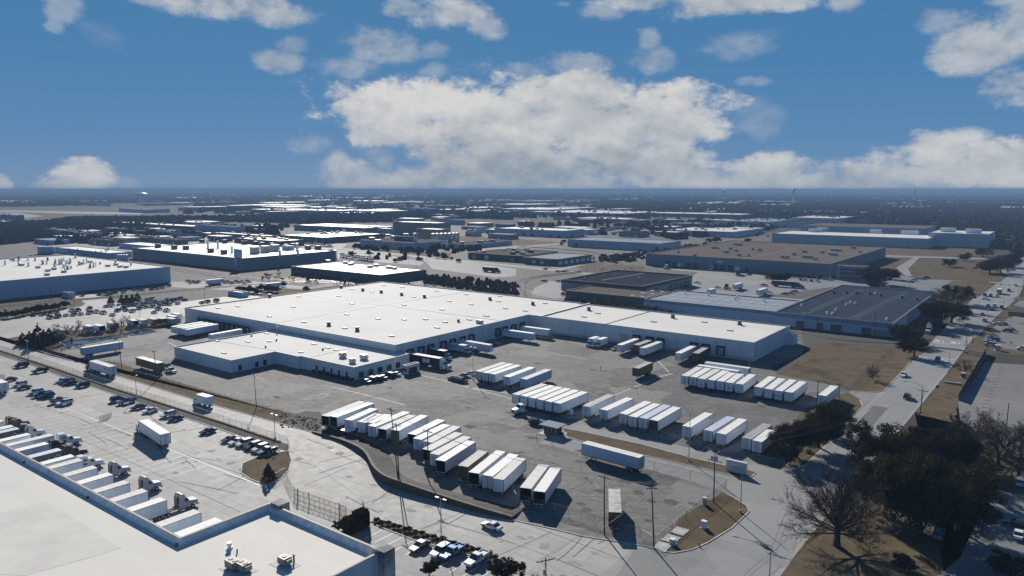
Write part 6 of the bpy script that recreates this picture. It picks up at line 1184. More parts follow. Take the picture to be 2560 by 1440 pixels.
# utility poles
POLES={}
def upole(key,label,top,base,arms=((.5,2.6),),tr=False,r=.16,cat='utility pole',armdir=None,m='wood_pole',name='utility_pole'):
    p=G(*base); u,v=top
    # height and lean from the photographed top, kept at the foot's own distance
    d=ray(u,v); t_=p.y/d.y; q=Vector((d.x*t_,p.y,H+d.z*t_)); h=q.z; lean=Vector((q.x-p.x,0,h))
    rt=thing(name,label,cat,p); b=MB(); b.cyl((0,0,0),lean,r,r*.6,8); b.obj('shaft',MATS[m],rt); ad=armdir or A; ends=[]
    for (dz,w) in arms:
        c=lean*((h-dz)/h); m_=MB(); m_.obox(c,ad,Vector((-ad.y,ad.x,0)),Zv,w/2,.06,.07); ar=m_.obj('crossarm',MATS['wood_pole'],rt)
        m_=MB()
        for k in (-.92,-.45,.45,.92): m_.cyl(c+ad*(w/2*k)+Zv*.07,c+ad*(w/2*k)+Zv*.28,.06,.05,6)
        m_.obj('insulator',MATS['insulator'],ar)
        m_=MB()
        for k in (-1,1): m_.cyl(c-Zv*.8,c+ad*(w/2*.6*k),.025,.025,4)
        m_.obj('brace',MATS['galv'],ar); ends.append([p+c+ad*(w/2*k)+Zv*.28 for k in (-.92,-.45,.45,.92)])
    if tr:
        for k in ((-1,0,1) if tr==3 else (0,)):
            c=lean*((h-2.3)/h)+ad*k*.55-B*.35; m_=MB(); m_.cyl(c-Zv*.5,c+Zv*.5,.24,.24,10); m_.cyl(c+Zv*.5,c+Zv*.72,.05,.05,5); m_.obj('transformer',MATS['insulator'],rt)
    POLES[key]=(p,lean,ends); return rt
upole('p1','leaning utility pole with one crossarm behind the retaining wall',(977,1019),(995,1198),((.5,2.8),)); upole('p2','upright utility pole paired with the leaning one behind the wall',(990,1057),(998,1203),((.5,2.8),)); upole('p3','utility pole with a crossarm among the wall-row trailers',(1069,1075),(1070,1197),((.4,2.8),)); upole('p4','utility pole left of the lone container at the yard corner',(1511,1188),(1511,1337),((.5,2.8),)); upole('p5','utility pole at the sharp south corner of the yard',(1629,1205),(1635,1371),((.5,3.2),(1.3,2.2)),armdir=(A*.8+B*.6).normalized()); upole('p6','tall utility pole with three transformers by the corner grass plot',(1788,1119),(1784,1257),((.5,4.2),(3.0,3.2)),3)
upole('p7','utility pole in front of the tan brown trailer',(384,876),(394,950),((.4,2.4),)); upole('p8','bare brown pole at the verge right of the blue-sided trailer',(297,850),(305,928),()); upole('p9','utility pole among the junipers at left',(93,806),(102,871),((.4,2.4),)); upole('p9b','dark slim pole at the verge left of the yard middle',(635,936),(641,1019),((.3,1.2),),r=.12)
upole('p10','utility pole with double arms beside the street, right of the black SUV',(2309,974),(2298,1042),((.4,2.8),)); upole('p11','utility pole in the neighbouring lot above the bare trees',(2522,1008),(2512,1110),()); upole('p12','pole behind the four trailers at the field edge',(2046,951),(2041,1018),((.4,2.2),)); upole('p13','pole behind the small oak at the field corner',(2100,958),(2098,995),((.4,1.6),))
upole('q1','slim pole in front of the slate-roofed warehouse, left',(2018,775),(2016,826)); upole('q2','pole with a transformer in front of the slate-roofed warehouse, middle',(2045,774),(2041,824),((.4,2.),),1); upole('q3','pole in front of the slate-roofed warehouse, right',(2189,780),(2188,842),()); upole('q4','pole beyond the crossing on the retail side',(2436,810),(2431,858),()); upole('q5','thick pole beside the parked pale blue cars',(2470,840),(2468,876),()); upole('q6','thick dark pole beside the junction at the far right',(2559,698),(2553,747),())
upole('bp','utility pole rising from the bottom edge between bare bushes',(1364,1394),(1366,1530),((.5,3.2),),1,armdir=(A*.5+B*.85).normalized())
for i,(u,v0,v1) in enumerate(((65,712,755),(127,712,750),(185,742,770),(512,720,752),(1022,607,657),(1040,648,668),(1066,625,649),(1185,575,605),(1252,575,600),(1296,600,622),(1379,600,618),(1417,660,686),(1500,655,683),(1498,598,625),(1640,690,725),(1748,566,595),(2104,582,615),(2210,582,625),(2526,580,612),(623,650,680),(635,650,682),(1313,705,738),(1364,650,690),(1467,650,682),(1690,560,598))):
    upole('f%d'%i,'slim far pole '+nth(i)+' from the left in build order'.replace(' in build order','') if False else ['pole before the left end of the white plant wall','pole before the middle of the white plant wall','light pole at the rail lot entrance','light pole beside the flat shed lot','tall pale mast in the bright lot, centre','short pole beside the bright lot, centre','pole in the dry field, centre left','pole in the dry field below the silos','pole right of the silos','pole at the field with a white-fronted warehouse behind','pole left of the ridge-roofed warehouse','pole before the fascia hall, left','pole before the fascia hall, right','pole by the ridge-roofed warehouse wall','pole beside the dark flat building','pole beyond the ridge-roofed warehouse','left pole before the longest white warehouse','right pole before the longest white warehouse','pole at the far right by the blue-roofed store','left of two dark poles by the stained factory','right of two dark poles by the stained factory','pole inside the railway curve','pole in the road verge by the rail curve','pole in the bright forecourt of the fascia hall','pole by the long white shed with roof humps'][i],(u,v0),(u,v1),((.5,2.2),) if i%3==0 else (),r=.13)
# lamps
def lamp(label,top,base,heads=2,arm=1.0,ad=None,m='pole_pale',foot=True,name='lamp_post'):
    p=G(*base); d=ray(*top); t_=p.y/d.y; h=H+d.z*t_; rt=thing(name,label,'street lamp' if heads else 'pole',p); b=MB(); b.cyl((0,0,0),(0,0,h),.11,.07,8); b.obj('shaft',MATS[m],rt); ad=ad or A
    if foot: b=MB(); b.cyl((0,0,0),(0,0,.7),.3,.3,10); b.obj('footing',MATS['kerb'],rt)
    for k in ((-1,1) if heads==2 else (1,) if heads==1 else ()):
        b=MB(); e=Vector((0,0,h-.05))+ad*k*arm; 
        if arm>1.5: b.cyl((0,0,h-.5),Vector((0,0,h+.25))+ad*k*arm*.5,.05,.05,6); b.cyl(Vector((0,0,h+.25))+ad*k*arm*.5,e+Zv*.3,.045,.045,6); e=e+Zv*.3
        else: b.cyl((0,0,h-.1),e,.045,.045,6)
        ar=b.obj('arm',MATS[m],rt); b=MB(); b.obox(e,ad,Vector((-ad.y,ad.x,0)),Zv,.42,.2,.1); b.obj('lamp_head',MATS['galv'],ar)
    return rt
lamp('tall yard lamp beside the trailer trio',(1183,868),(1183,950)); lamp('double-headed lamp in the planting bed by the alley',(1104,1246),(1103,1346)); lamp('lamp at the fence by the far left bays',(66,852),(71,898)); lamp('lamp at the fence above the bright blue pickup',(338,937),(342,996),1); lamp('lamp at the fence by the packed end bays',(685,1036),(688,1099)); lamp('flagpole without a flag in the entrance median',(1728,1030),(1722,1152),0); lamp('slim lamp at the corner grass plot',(1852,1188),(1851,1282),0)
lamp('curved street lamp beside the double-armed utility pole',(2302,961),(2301,1032),1,5,-A); lamp('curved street lamp by the rail crossing',(2375,882),(2370,941),1,4.5,-A); lamp('street lamp beside the semi under the oaks',(2358,784),(2356,826),1,4,A); lamp('lamp with a dark head at the warehouse end',(1872,884),(1871,930),1); lamp('street lamp right of the dappled street shade',(2469,775),(2466,821),0); lamp('street lamp near the bus',(2510,744),(2508,770),1,4,-A); lamp('street lamp arching in from the bottom edge',(1920,1370),(1921,1500),1,6,-A); lamp('lamp in the staff lot behind short trailers',(349,779),(349,800)); lamp('lamp in the small lot before the oaks',(2275,694),(2274,723),0); lamp('slim lamp behind the field trailers',(2058,922),(2058,953),0)
# wires
def wire(a,b,sag=.03,r=.022,label='thin sagging power wire between utility poles',group='power wires'):
    m=MB(); L_=(b-a).length; P=[a.lerp(b,i/10)-Zv*(4*sag*L_*(i/10)*(1-i/10)) for i in range(11)]
    for p,q in zip(P,P[1:]): m.cyl(p,q,r,r,4,False)
    o=m.obj('power_wire',MATS['wire']); o['label']=label; o['category']='wire'; o['group']=group; return o
def span(a,b,ia=0,ib=0,ks=(0,1,3),**k):
    nm=k.pop('nm')
    for j in ks: wire(POLES[a][2][ia][j],POLES[b][2][ib][j],label='thin power wire '+nm,group='wires '+nm,**k)
span('p1','p3',nm='from the leaning pole to the trailer-row pole'); span('p3','p4',nm='over the last wall-row trailers'); span('p4','p5',nm='between the two south corner poles'); span('p5','bp',nm='across the alley to the bottom edge pole'); span('p6','p5',nm='along the corner fence'); span('p6','p12',nm='over the entrance drive and the oak',sag=.02); span('p2','p3',ks=(1,),nm='low between the wall poles'); span('p7','p9',nm='along the left verge'); span('p10','p6',nm='over the street and the oaks',ks=(0,3),sag=.02)
wire(POLES['p2'][2][0][0],POLES['p9b'][2][0][0],label='long thin wire over the verge from the wall poles',group='long verge wire')
# booth, sign, cabinets, bollards and the like
gb=G(1382,1084); bt=thing('guard_booth','small guard booth with a flat overhanging roof at the yard entrance','booth',gb,ANG); m=MB(); m.box(-2,2,-1.6,1.6,.02,1.05); m.obj('wall',MATS['wall_brick'],bt); m=MB(); m.box(-1.95,1.95,-1.55,1.55,1.06,2.3); m.obj('window',MATS['glass_dark'],bt); m=MB()
for x in (-1.95,-.65,.65,1.95):
    for y in (-1.55,1.55): m.box(x-.06,x+.06,y-.06,y+.06,1.05,2.35)
m.box(-2,2,-1.6,1.6,2.3,2.5); m.obj('frame',MATS['coping_white'],bt); m=MB(); m.box(-3.1,3.1,-2.4,2.4,2.52,2.75); m.obj('roof',MATS['roof_metal'],bt); m=MB(); m.box(-3.3,3.3,-2.6,2.6,0,.12); m.obj('plinth',MATS['kerb'],bt); m=MB(); m.box(-2.06,-2.0,-.4,.5,.15,2.1); m.obj('door',MATS['unit_dark'],bt)
sg=G(1841,1182); sn=thing('entrance_sign','low white slab sign with a line of lettering at the driveway','sign',sg,math.atan2(A.y,A.x)); m=MB(); m.box(-2.5,2.5,-.25,.25,0,2.9); m.obj('panel',mat('sign_white',(.52,.53,.54),.7,dirt=.3),sn); m=MB(); m.box(-2.55,2.55,-.3,.3,2.9,3.0); m.obj('cap',MATS['coping_white'],sn); text(sn,'lettering','#15',.36,Vector((.1,-.262,1.35)),Vector((1,0,0)),'ink_dark')
def cabinet(label,u,v,w,h,m_='white_metal',name='utility_cabinet'):
    rt=thing(name,label,'cabinet',G(u,v),ANG); b=MB(); b.box(-w/2,w/2,-w*.4,w*.4,.12,h); b.obj('case',MATS[m_],rt); b=MB(); b.box(-w*.7,w*.7,-w*.6,w*.6,0,.12); b.obj('pad',MATS['kerb'],rt); b=MB(); b.box(-w/2-.03,w/2+.03,-w*.43,w*.43,h,h+.07); b.obj('lid',MATS['white_metal'],rt); return rt
cabinet('white utility cabinet on the corner grass plot',1760,1320,1.0,1.5); cabinet('grey utility cabinet beside the pads at the south corner',1681,1361,1.0,1.1,'unit_metal'); cabinet('grey cabinet beside the parked pale blue SUV',2494,876,2.0,2.3,'unit_metal'); cabinet('brown cabinet on the street verge',2408,944,1.4,1.7,'wall_brick'); cabinet('pale blue bin with a white lid beside the block of six trailers',1424,1034,1.6,1.3,'trailer_blue','waste_bin'); cabinet('white-lidded round-topped meter post at the corner fence',1762,1262,.8,1.6,'unit_metal')
for i,(a_,b_) in enumerate(((0,0),(2.2,2.4),(4.2,5))):
    p=G(1650,1372)+B*(b_*1.6+1); m=MB(); m.obox((p.x,p.y,.1),A,B,Zv,1.4,1.6,.06); o=m.obj('concrete_pad',MATS['kerb']); tag(o,['nearest','middle','farthest'][i]+' flat concrete pad at the south corner plot','pad')
hy=thing('fire_hydrant','small dark hydrant on the corner grass plot','hydrant',G(1748,1367)); m=MB(); m.cyl((0,0,0),(0,0,.65),.12,.11,8); m.cyl((-.22,0,.45),(.22,0,.45),.06,.06,6); m.obj('barrel',MATS['rust_post'],hy); m=MB(); m.cyl((0,0,.65),(0,0,.82),.13,.04,8); m.obj('bonnet',MATS['rust_post'],hy)
bm=None
for i,(u,v) in enumerate(((251,1052),(255,1051),(259,1050),(263,1049),(267,1047),(270,1046),(274,1045),(278,1042))):
    m=MB(); m.cyl((0,0,0),Vector((.12*(i%3-1),0,1.5)),.09,.09,7); o=m.obj('bollard',MATS['rust_post'],loc=G(u,v)); tag(o,nth(i).capitalize()+' from the left of the leaning rust-brown bollards in the court' ,'bollard','leaning bollards in the court')
for i,u in enumerate((2,5,8,11)):
    m=MB(); m.cyl((0,0,0),(0,0,1.4),.09,.09,7); o=m.obj('bollard',MATS['rust_post'],loc=G(u,945)); tag(o,nth(i).capitalize()+' from the left of the bollards behind the left-edge trailer','bollard','bollards at the left edge')
# rail crossing signals
for (u,v0,v1,lb_) in ((2413,838,882,'rail crossing signal on the right kerb, taller mast'),(2416,848,884,'rail crossing signal right beside the taller mast')):
    p=G(u,v1); d=ray(u,v0); h=H+d.z*p.y/d.y; rt=thing('crossing_signal',lb_,'signal',p,ANG); b=MB(); b.cyl((0,0,0),(0,0,h),.09,.08,8); b.obj('mast',MATS['galv'],rt); b=MB(); b.obox((0,-.12,h*.6),Vector((1,0,1)).normalized(),Vector((0,1,0)),Vector((-1,0,1)).normalized(),.6,.02,.1); b.obox((0,-.12,h*.6),Vector((1,0,-1)).normalized(),Vector((0,1,0)),Vector((1,0,1)).normalized(),.6,.025,.1); b.obj('crossbuck',MATS['white_metal'],rt); b=MB()
    for k in (-1,1): b.cyl((k*.4,-.1,h*.42),(k*.4,-.3,h*.42),.22,.24,10)
    b.obj('lamp',MATS['unit_dark'],rt); b=MB(); b.box(-.3,.3,-.3,.3,0,.9); b.obj('base_box',MATS['galv'],rt)
# traffic signal arm
p=G(2546,737); rt=thing('traffic_signal','traffic signal mast with a long arm over the street by the bus','traffic signal',p,ANG); b=MB(); b.cyl((0,0,0),(0,0,6.3),.14,.1,8); b.cyl((0,0,6.1),(-15,0,6.4),.09,.06,8); b.obj('mast',MATS['galv'],rt)
for x in (-14.5,-10,-5.5): b=MB(); b.box(x-.9 if x<-14 else x-.6,x+.9 if x<-14 else x+.6,-.25,.05,5.75,6.2); b.obj('signal_head',MATS['unit_dark'],rt)
# shop sign at the right edge
p=G(2545,806); rt=thing('shop_sign','wide brown board sign on two posts at the right edge','sign',p,ANG); b=MB()
for x in (-3,3): b.cyl((x,0,0),(x,0,5),.12,.12,7)
b.obj('post',MATS['galv'],rt); b=MB(); b.box(-4.5,4.5,-.2,.2,3,5.4); b.obj('board',MATS['wall_brick'],rt); b=MB(); b.box(-4,4,-.23,-.205,4.2,4.9); b.obj('panel',MATS['tan_fascia'],rt)
# round road sign, pipe, debris
p=G(2342,985); rt=thing('road_sign','round brown road sign seen from behind on the right kerb','sign',p,ANG); b=MB(); b.cyl((0,0,0),(0,0,2.4),.04,.04,6); b.obj('post',MATS['galv'],rt); b=MB(); b.cyl((0,-.03,2.5),(0,.03,2.5),.55,.55,16); b.obj('plate',MATS['rust_post'],rt)
p=G(2382,960); m=MB(); m.cyl((-2.6,0,.4),(2.6,0,.4),.38,.38,12,False); m.cyl((-2.6,0,.4),(2.6,0,.4),.3,.3,12,False); o=m.obj('concrete_pipe',MATS['coping_white'],loc=p,rz=ANG); tag(o,'pale concrete pipe lying on the street verge','pipe')
p=G(870,1090); m=MB(); m.obox((0,0,.55),A,B,Vector((.1,.1,1)).normalized(),1.7,1.2,.05); o=m.obj('white_board',MATS['white_metal'],loc=p+Zv*1.2); tag(o,'white board lying on the bank above the retaining wall','board')
rr=random.Random(4); m=MB()
for i in range(170):
    u=rr.uniform(700,802); v=1033+(u-700)*.1+rr.uniform(2,36); p=G(u,v); s=rr.uniform(.08,.3); a=Vector((rr.uniform(-1,1),rr.uniform(-1,1),rr.uniform(-.3,.3))).normalized(); b_=a.orthogonal().normalized(); m.obox(p+Zv*s*.35,a,b_,a.cross(b_),s,s*.6,s*.4)
o=m.obj('rubble',MATS['dirt_dark']); tag(o,'patch of dark broken rubble at the left end of the wall row','rubble',kind='stuff')
# parking wheel stops in the neighbouring lot
for i in range(16):
    p=G(2400,1030).lerp(G(2463,915),i/15)+A*5.5; m=MB(); m.obox((0,0,.08),A,B,Zv,.9,.1,.08); o=m.obj('wheel_stop',MATS['kerb'],loc=p); tag(o,'low concrete wheel stop along the black-screened fence','wheel stop','wheel stops by the screened fence')
m=MB(); m.cyl((0,0,0),(0,0,1.5),.12,.1,8); m.cyl((0,0,1.5),(0,0,1.7),.16,.05,8); o=m.obj('post_marker',MATS['unit_dark'],loc=G(1501,925)); tag(o,'short dark post standing alone in the open yard','post')
# a person crossing the retail lot
def person(u,v,label):
    p=G(u,v); h=1.75; me=bpy.data.meshes.new('person'); J=[(0,0,.95),(0,.02,1.2),(0,.02,1.42),(0,.01,1.52),(0,-.02,1.66),(-.1,0,.9),(-.11,-.08,.5),(-.11,.02,.08),(-.11,-.12,.03),(.1,0,.9),(.12,.1,.5),(.12,.22,.1),(.12,.1,.04),(-.2,.02,1.4),(-.26,.06,1.13),(-.25,-.06,.88),(.2,.02,1.4),(.26,-.02,1.13),(.25,-.16,.92),(-.25,-.1,.8),(.25,-.22,.85)]
    E_=[(0,1),(1,2),(2,3),(3,4),(0,5),(5,6),(6,7),(7,8),(0,9),(9,10),(10,11),(11,12),(2,13),(13,14),(14,15),(15,19),(2,16),(16,17),(17,18),(18,20)]
    R_=[.15,.15,.16,.07,.11,.1,.07,.05,.045,.1,.07,.05,.045,.07,.05,.04,.07,.05,.04,.03,.03]
    me.from_pydata(J,E_,[]); o=ob('person',me,None,p); mo=o.modifiers.new('s','SKIN'); o.modifiers.new('u','SUBSURF').levels=1
    for i,sv in enumerate(me.skin_vertices[0].data): sv.radius=(R_[i],R_[i]); sv.use_root=(i==0)
    dg=bpy.context.evaluated_depsgraph_get(); m2=bpy.data.meshes.new_from_object(o.evaluated_get(dg)); bpy.data.objects.remove(o); m2.materials.clear(); m2.materials.append(mat('clothes_brown',(.07,.045,.03),.9)); m2.materials.append(mat('skin',(.25,.16,.11),.7))
    for f in m2.polygons:
        c=f.center; f.material_index=1 if c.z>1.5 or (c.z<.93 and abs(c.x)>.2) else 0
    o=ob('person',m2,None,p); tag(o,label,'person'); b=MB(); b.cyl((0,.0,1.66),(0,.01,1.79),.125,.06,9); b.obj('hair',MATS['rubber'],o); return o
person(2527,862,'person in dark brown clothes walking across the retail lot')
# ================================================================ trees
def leafmat(nm,c1,c2,tr=.25):
    m=bpy.data.materials.new(nm); m.use_nodes=True; q=NT(m.node_tree); p=q.n['Principled BSDF']; tcn=q.new('ShaderNodeTexCoord')
    cc=q.ramp(q.noise(tcn.outputs['Object'],.55,4,.65),[(.3,(*c1,1)),(.7,(*c2,1))]); q.l.new(cc,p.inputs['Base Color']); p.inputs['Roughness'].default_value=1; p.inputs['Specular IOR Level'].default_value=0
    ts=q.new('ShaderNodeBsdfTranslucent'); q.l.new(cc,ts.inputs[0]); mx=q.new('ShaderNodeMixShader'); mx.inputs[0].default_value=tr; q.l.new(p.outputs[0],mx.inputs[1]); q.l.new(ts.outputs[0],mx.inputs[2]); q.l.new(mx.outputs[0],q.n['Material Output'].inputs[0]); MATS[nm]=m; return m
leafmat('oak_leaf',(.015,.015,.008),(.064,.056,.028),.14); leafmat('juniper_leaf',(.022,.024,.014),(.06,.048,.026),.12); leafmat('dry_leaf',(.06,.045,.025),(.12,.09,.05)); leafmat('far_leaf',(.022,.023,.017),(.05,.044,.03),.1)
mat('bark',(.04,.033,.027),.95,0,.25,1.); mat('twig',(.06,.048,.038),.95,0,.2,1.)
def crown_mesh(seed,R_,Hc,zc,nclump,nleaf,s,shape='oak',m='oak_leaf'):
    r=random.Random(seed); vs=[];fs=[]
    lobes=[(r.uniform(-.5,.5)*R_,r.uniform(-.5,.5)*R_,r.uniform(-.25,.35)*Hc,r.uniform(.45,.72)) for _ in range(6)]
    for c in range(nclump):
        if shape=='cone':
            z=r.random()**1.3; rad=R_*(1-z)**.8*(.55+.45*r.random()); a=r.uniform(0,6.283); cx,cy,cz=rad*math.cos(a),rad*math.sin(a),zc-Hc/2+z*Hc; cr=R_*.34*(1.15-z)
        else:
            lx,ly,lz,lr=r.choice(lobes); th=r.uniform(0,6.283); ph=math.acos(r.uniform(-.95,1)); k=r.uniform(.55,1.0)
            cx=lx+R_*lr*k*math.sin(ph)*math.cos(th); cy=ly+R_*lr*k*math.sin(ph)*math.sin(th); cz=zc+lz*.6+Hc*.5*lr*k*math.cos(ph); cr=R_*r.uniform(.13,.24)
        for l in range(nleaf):
            u=r.uniform(-1,1); a=r.uniform(0,6.283); q=math.sqrt(1-u*u); k=cr*r.uniform(.45,1.08); n=Vector((q*math.cos(a),q*math.sin(a),u*.75)); p=Vector((cx,cy,cz))+n*k
            if p.z<.4: continue
            n=(n+Vector((r.uniform(-1,1),r.uniform(-1,1),r.uniform(-.6,1)))*.8).normalized(); t1=n.orthogonal().normalized(); t2=n.cross(t1); b_=r.uniform(0,6.283); t1,t2=t1*math.cos(b_)+t2*math.sin(b_),t2*math.cos(b_)-t1*math.sin(b_)
            w=s*r.uniform(.5,1.2); o=len(vs); vs+=[tuple(p-t1*w),tuple(p-t2*w*.55),tuple(p+t1*w),tuple(p+t2*w*.6)]; fs.append((o,o+1,o+2,o+3))
    me=bpy.data.meshes.new('crown'); me.from_pydata(vs,[],fs); me.materials.append(MATS[m]); return me
def branches(seed,h,spread,depth,r0,first=.3,gn=(3,5),up=.55,sides=4,ratio=.68):
    r=random.Random(seed); b=MB()
    def grow(p,d,L_,rad,k):
        segs=2 if k<depth else 1; q=p
        for i in range(segs):
            d2=(d+Vector((r.uniform(-1,1),r.uniform(-1,1),r.uniform(-.4,.7)))*.14).normalized(); e=q+d2*L_/segs; b.cyl(q,e,rad*(1-.3*i/segs),rad*(1-.3*(i+1)/segs),max(3,sides+2-k) if k<2 else 3,False); q=e; d=d2
        if k>=depth: return
        for i in range(r.randint(*gn)):
            a=r.uniform(0,6.283); o=d.orthogonal().normalized(); s=(o*math.cos(a)+d.cross(o)*math.sin(a)); nd=(d*up+s*spread*r.uniform(.5,1.1)+Vector((0,0,.22))).normalized(); f=r.uniform(.35,1.) if k else r.uniform(.75,1)
            grow(p+(q-p)*f,nd,L_*ratio*r.uniform(.75,1.2),rad*.56,k+1)
    grow(Vector((0,0,0)),Vector((0,0,1)),h*first,r0,0); return b
def fan(seed,th,R_,nl,r0,incl=(12,88),lev=3):
    # upswept fan of straight limbs from a short trunk, each limb feathering into twigs
    r=random.Random(seed); b=MB(); b.cyl((0,0,-.2),(0,0,th*.35),r0*1.35,r0,9,False); b.cyl((0,0,th*.35),(.1,0,th),r0,r0*.85,9,False)
    def limb(p,d,L_,rad,k):
        n=5 if k==0 else 3; q=p; bend=Vector((r.uniform(-1,1),r.uniform(-1,1),.5 if k<2 else 0))*.06
        for i in range(n):
            d=(d+bend+Vector((r.uniform(-1,1),r.uniform(-1,1),r.uniform(-1,1)))*.07).normalized(); e=q+d*L_/n; ra=rad*(1-.8*i/n); rb=rad*(1-.8*(i+1)/n); b.cyl(q,e,ra,rb,6 if k==0 else 3,False)
            if k<lev and (i>0 or k>0):
                for _ in range(r.choice((2,3,4)) if k<2 else r.choice((2,3))):
                    a=r.uniform(0,6.283); o=d.orthogonal().normalized(); s_=o*math.cos(a)+d.cross(o)*math.sin(a); nd=(d*.8+s_*r.uniform(.3,.8)+Vector((0,0,.12))).normalized(); limb(q.lerp(e,r.random()),nd,L_*r.uniform(.32,.5)*(1.15-.12*i),max(.02,rb*.5),k+1)
            q=e
    for i in range(nl):
        f=(i+.5)/nl; inc=math.radians(incl[0]+(incl[1]-incl[0])*f**.75); a=i*2.39996+r.uniform(-.3,.3); d=Vector((math.sin(inc)*math.cos(a),math.sin(inc)*math.sin(a),math.cos(inc))); limb(Vector((0,0,th*(1-.45*f))),d,R_*r.uniform(.85,1.1)*(1-.12*f),r0*r.uniform(.2,.34),0)
    return b
def trunk_mesh(seed,h,r0,spread): return branches(seed,h,spread,2,r0,.45,(3,4),.5,6,.6).mesh('trunk',MATS['bark'])
OAK=[(crown_mesh(100+i,6.4,8.6,5.2,135,190,.17),trunk_mesh(200+i,9,.42,.8)) for i in range(4)]
MID=[(crown_mesh(300+i,5.2,6.8,3.8,60,60,.42,m='far_leaf'),trunk_mesh(320+i,7,.3,.7)) for i in range(4)]
JUN=[(crown_mesh(400+i,1.9,5.5,2.9,110,80,.13,'cone','juniper_leaf'),trunk_mesh(420+i,4,.16,.3)) for i in range(3)]
SHR=[(crown_mesh(440+i,1.1,1.5,.75,60,55,.085,'oak','juniper_leaf'),trunk_mesh(460+i,1,.06,.6)) for i in range(3)]
BAREM=[fan(500+i,2.0,7.2,10,.26,(10,75),3).mesh('branches',MATS['twig']) for i in range(3)]
BRU=[branches(520+i,4.5,.85,4,.09,.16,(3,5),.6,3,.74).mesh('branches',MATS['twig']) for i in range(3)]
rt_=random.Random(9)
def tree(label,u,v,hpx=None,kind='oak',s=None,group=None,name=None,z0=0,wid=1.):
    p=G(u,v); d=p.y*CP+H*SP
    base={'oak':10.2,'mid':8.4,'jun':5.8,'shr':1.6,'bare':9.5,'brush':4.0}[kind]
    if s is None: s=hpx*d/FPX/base
    nm=name or {'oak':'oak_tree','mid':'oak_tree','jun':'juniper_tree','shr':'shrub','bare':'bare_tree','brush':'bare_shrub'}[kind]
    rt=thing(nm,label,'shrub' if kind in('shr','brush') else 'tree',(p.x,p.y,z0),rt_.uniform(0,6.28),group); rt.scale=(s*wid,s*wid,s)
    if kind in('bare','brush'): ob('branches',rt_.choice(BAREM if kind=='bare' else BRU),rt)
    else:
        c,t_=rt_.choice({'oak':OAK,'mid':MID,'jun':JUN,'shr':SHR}[kind]); ob('crown',c,rt); ob('trunk',t_,rt)
    return rt
# the big bare tree and the dark oaks at lower right
big=thing('bare_tree','big leafless tree with many upswept limbs beside the street','tree',G(2091,1364)); fan(77,4.4,10.6,27,.62,(6,88),3).obj('branches',MATS['twig'],big)
for u,v,hp,w,lb_ in ((1985,1140,105,1.05,'dark oak at the yard corner, nearest the half-hidden trailer'),(2045,1118,112,1.0,'dark oak in the middle of the corner group left of the street'),(2085,1085,85,.95,'smaller dark oak at the driveway, right end of the corner group'),(1960,1165,70,.8,'low oak at the drive edge under the corner group'),
 (2225,1205,170,.95,'broad dark oak overhanging the street on its right side'),(2318,1180,128,.95,'dark oak behind the overhanging one, right of the street'),(2402,1168,112,.9,'dark oak at the edge of the neighbouring lot'),(2212,1290,150,.9,'dark oak right behind the big leafless tree'),(2300,1335,225,.95,'tallest dark oak of the lower right clump'),(2392,1325,165,.9,'dark oak on the right side of the lower right clump'),(2428,1250,125,.8,'dark oak by the pale blue car in deep shade')): tree(lb_,u,v,hp,'oak',wid=w)
tree('bare gnarled tree above the lower right drive',2495,1160,135,'bare',wid=1.3); tree('bare gnarled tree at the right edge above the drive',2545,1195,130,'bare',wid=1.3); tree('bare tree by the neighbouring lot, half behind an oak',2440,1120,90,'bare',wid=1.3); tree('round dark bush at the bottom, on the lawn right of the bare tree',2270,1432,45,'shr',wid=1.4); tree('dark bushy shrub at the bottom right corner',2520,1440,70,'shr',wid=1.3)
for u,v,hp,lb_ in ((2285,892,55,'dark oak leaning over the street by the rail crossing'),(2262,862,55,'dark oak behind the one leaning over the street'),(2345,815,70,'big dark oak at the end of the slate-roofed warehouse'),(2378,806,60,'dark oak right of the big one by the slate-roofed warehouse'),(2335,830,40,'small dark oak beside the semi on the street'),(2395,760,55,'dark oak farther up the street verge')): tree(lb_,u,v,hp,'oak',wid=1.15)
tree('bare willow-like tree above the oaks by the street',2372,775,55,'bare',wid=1.3); tree('thin bare sapling at the field fence',2182,950,34,'bare',wid=.9); tree('bare sapling on the street verge by the lot',2412,935,32,'bare')
for u,v,hp,lb_ in ((2374,667,24,'round oak alone on the park lawn, nearer one'),(2411,652,22,'round oak alone on the park lawn, farther one'),(2475,684,40,'oak at the park edge by the far street, left'),(2500,682,40,'oak at the park edge by the far street, middle'),(2525,668,38,'oak at the park edge by the far street, right'),(2548,650,30,'oak at the far street by the blue-roofed store'),(2175,714,45,'dark oak before the ribbon-windowed office, left'),(2200,712,48,'dark oak before the ribbon-windowed office, middle'),(2228,698,30,'dark oak before the ribbon-windowed office, right'),(2185,722,20,'low oak in front of the office oaks'),(1935,706,26,'spreading oak over the mid lot, left half'),(1962,705,26,'spreading oak over the mid lot, right half'),(2458,642,26,'dark oak beside the end of the tall white warehouse')): tree(lb_,u,v,hp,'oak',wid=1.25)
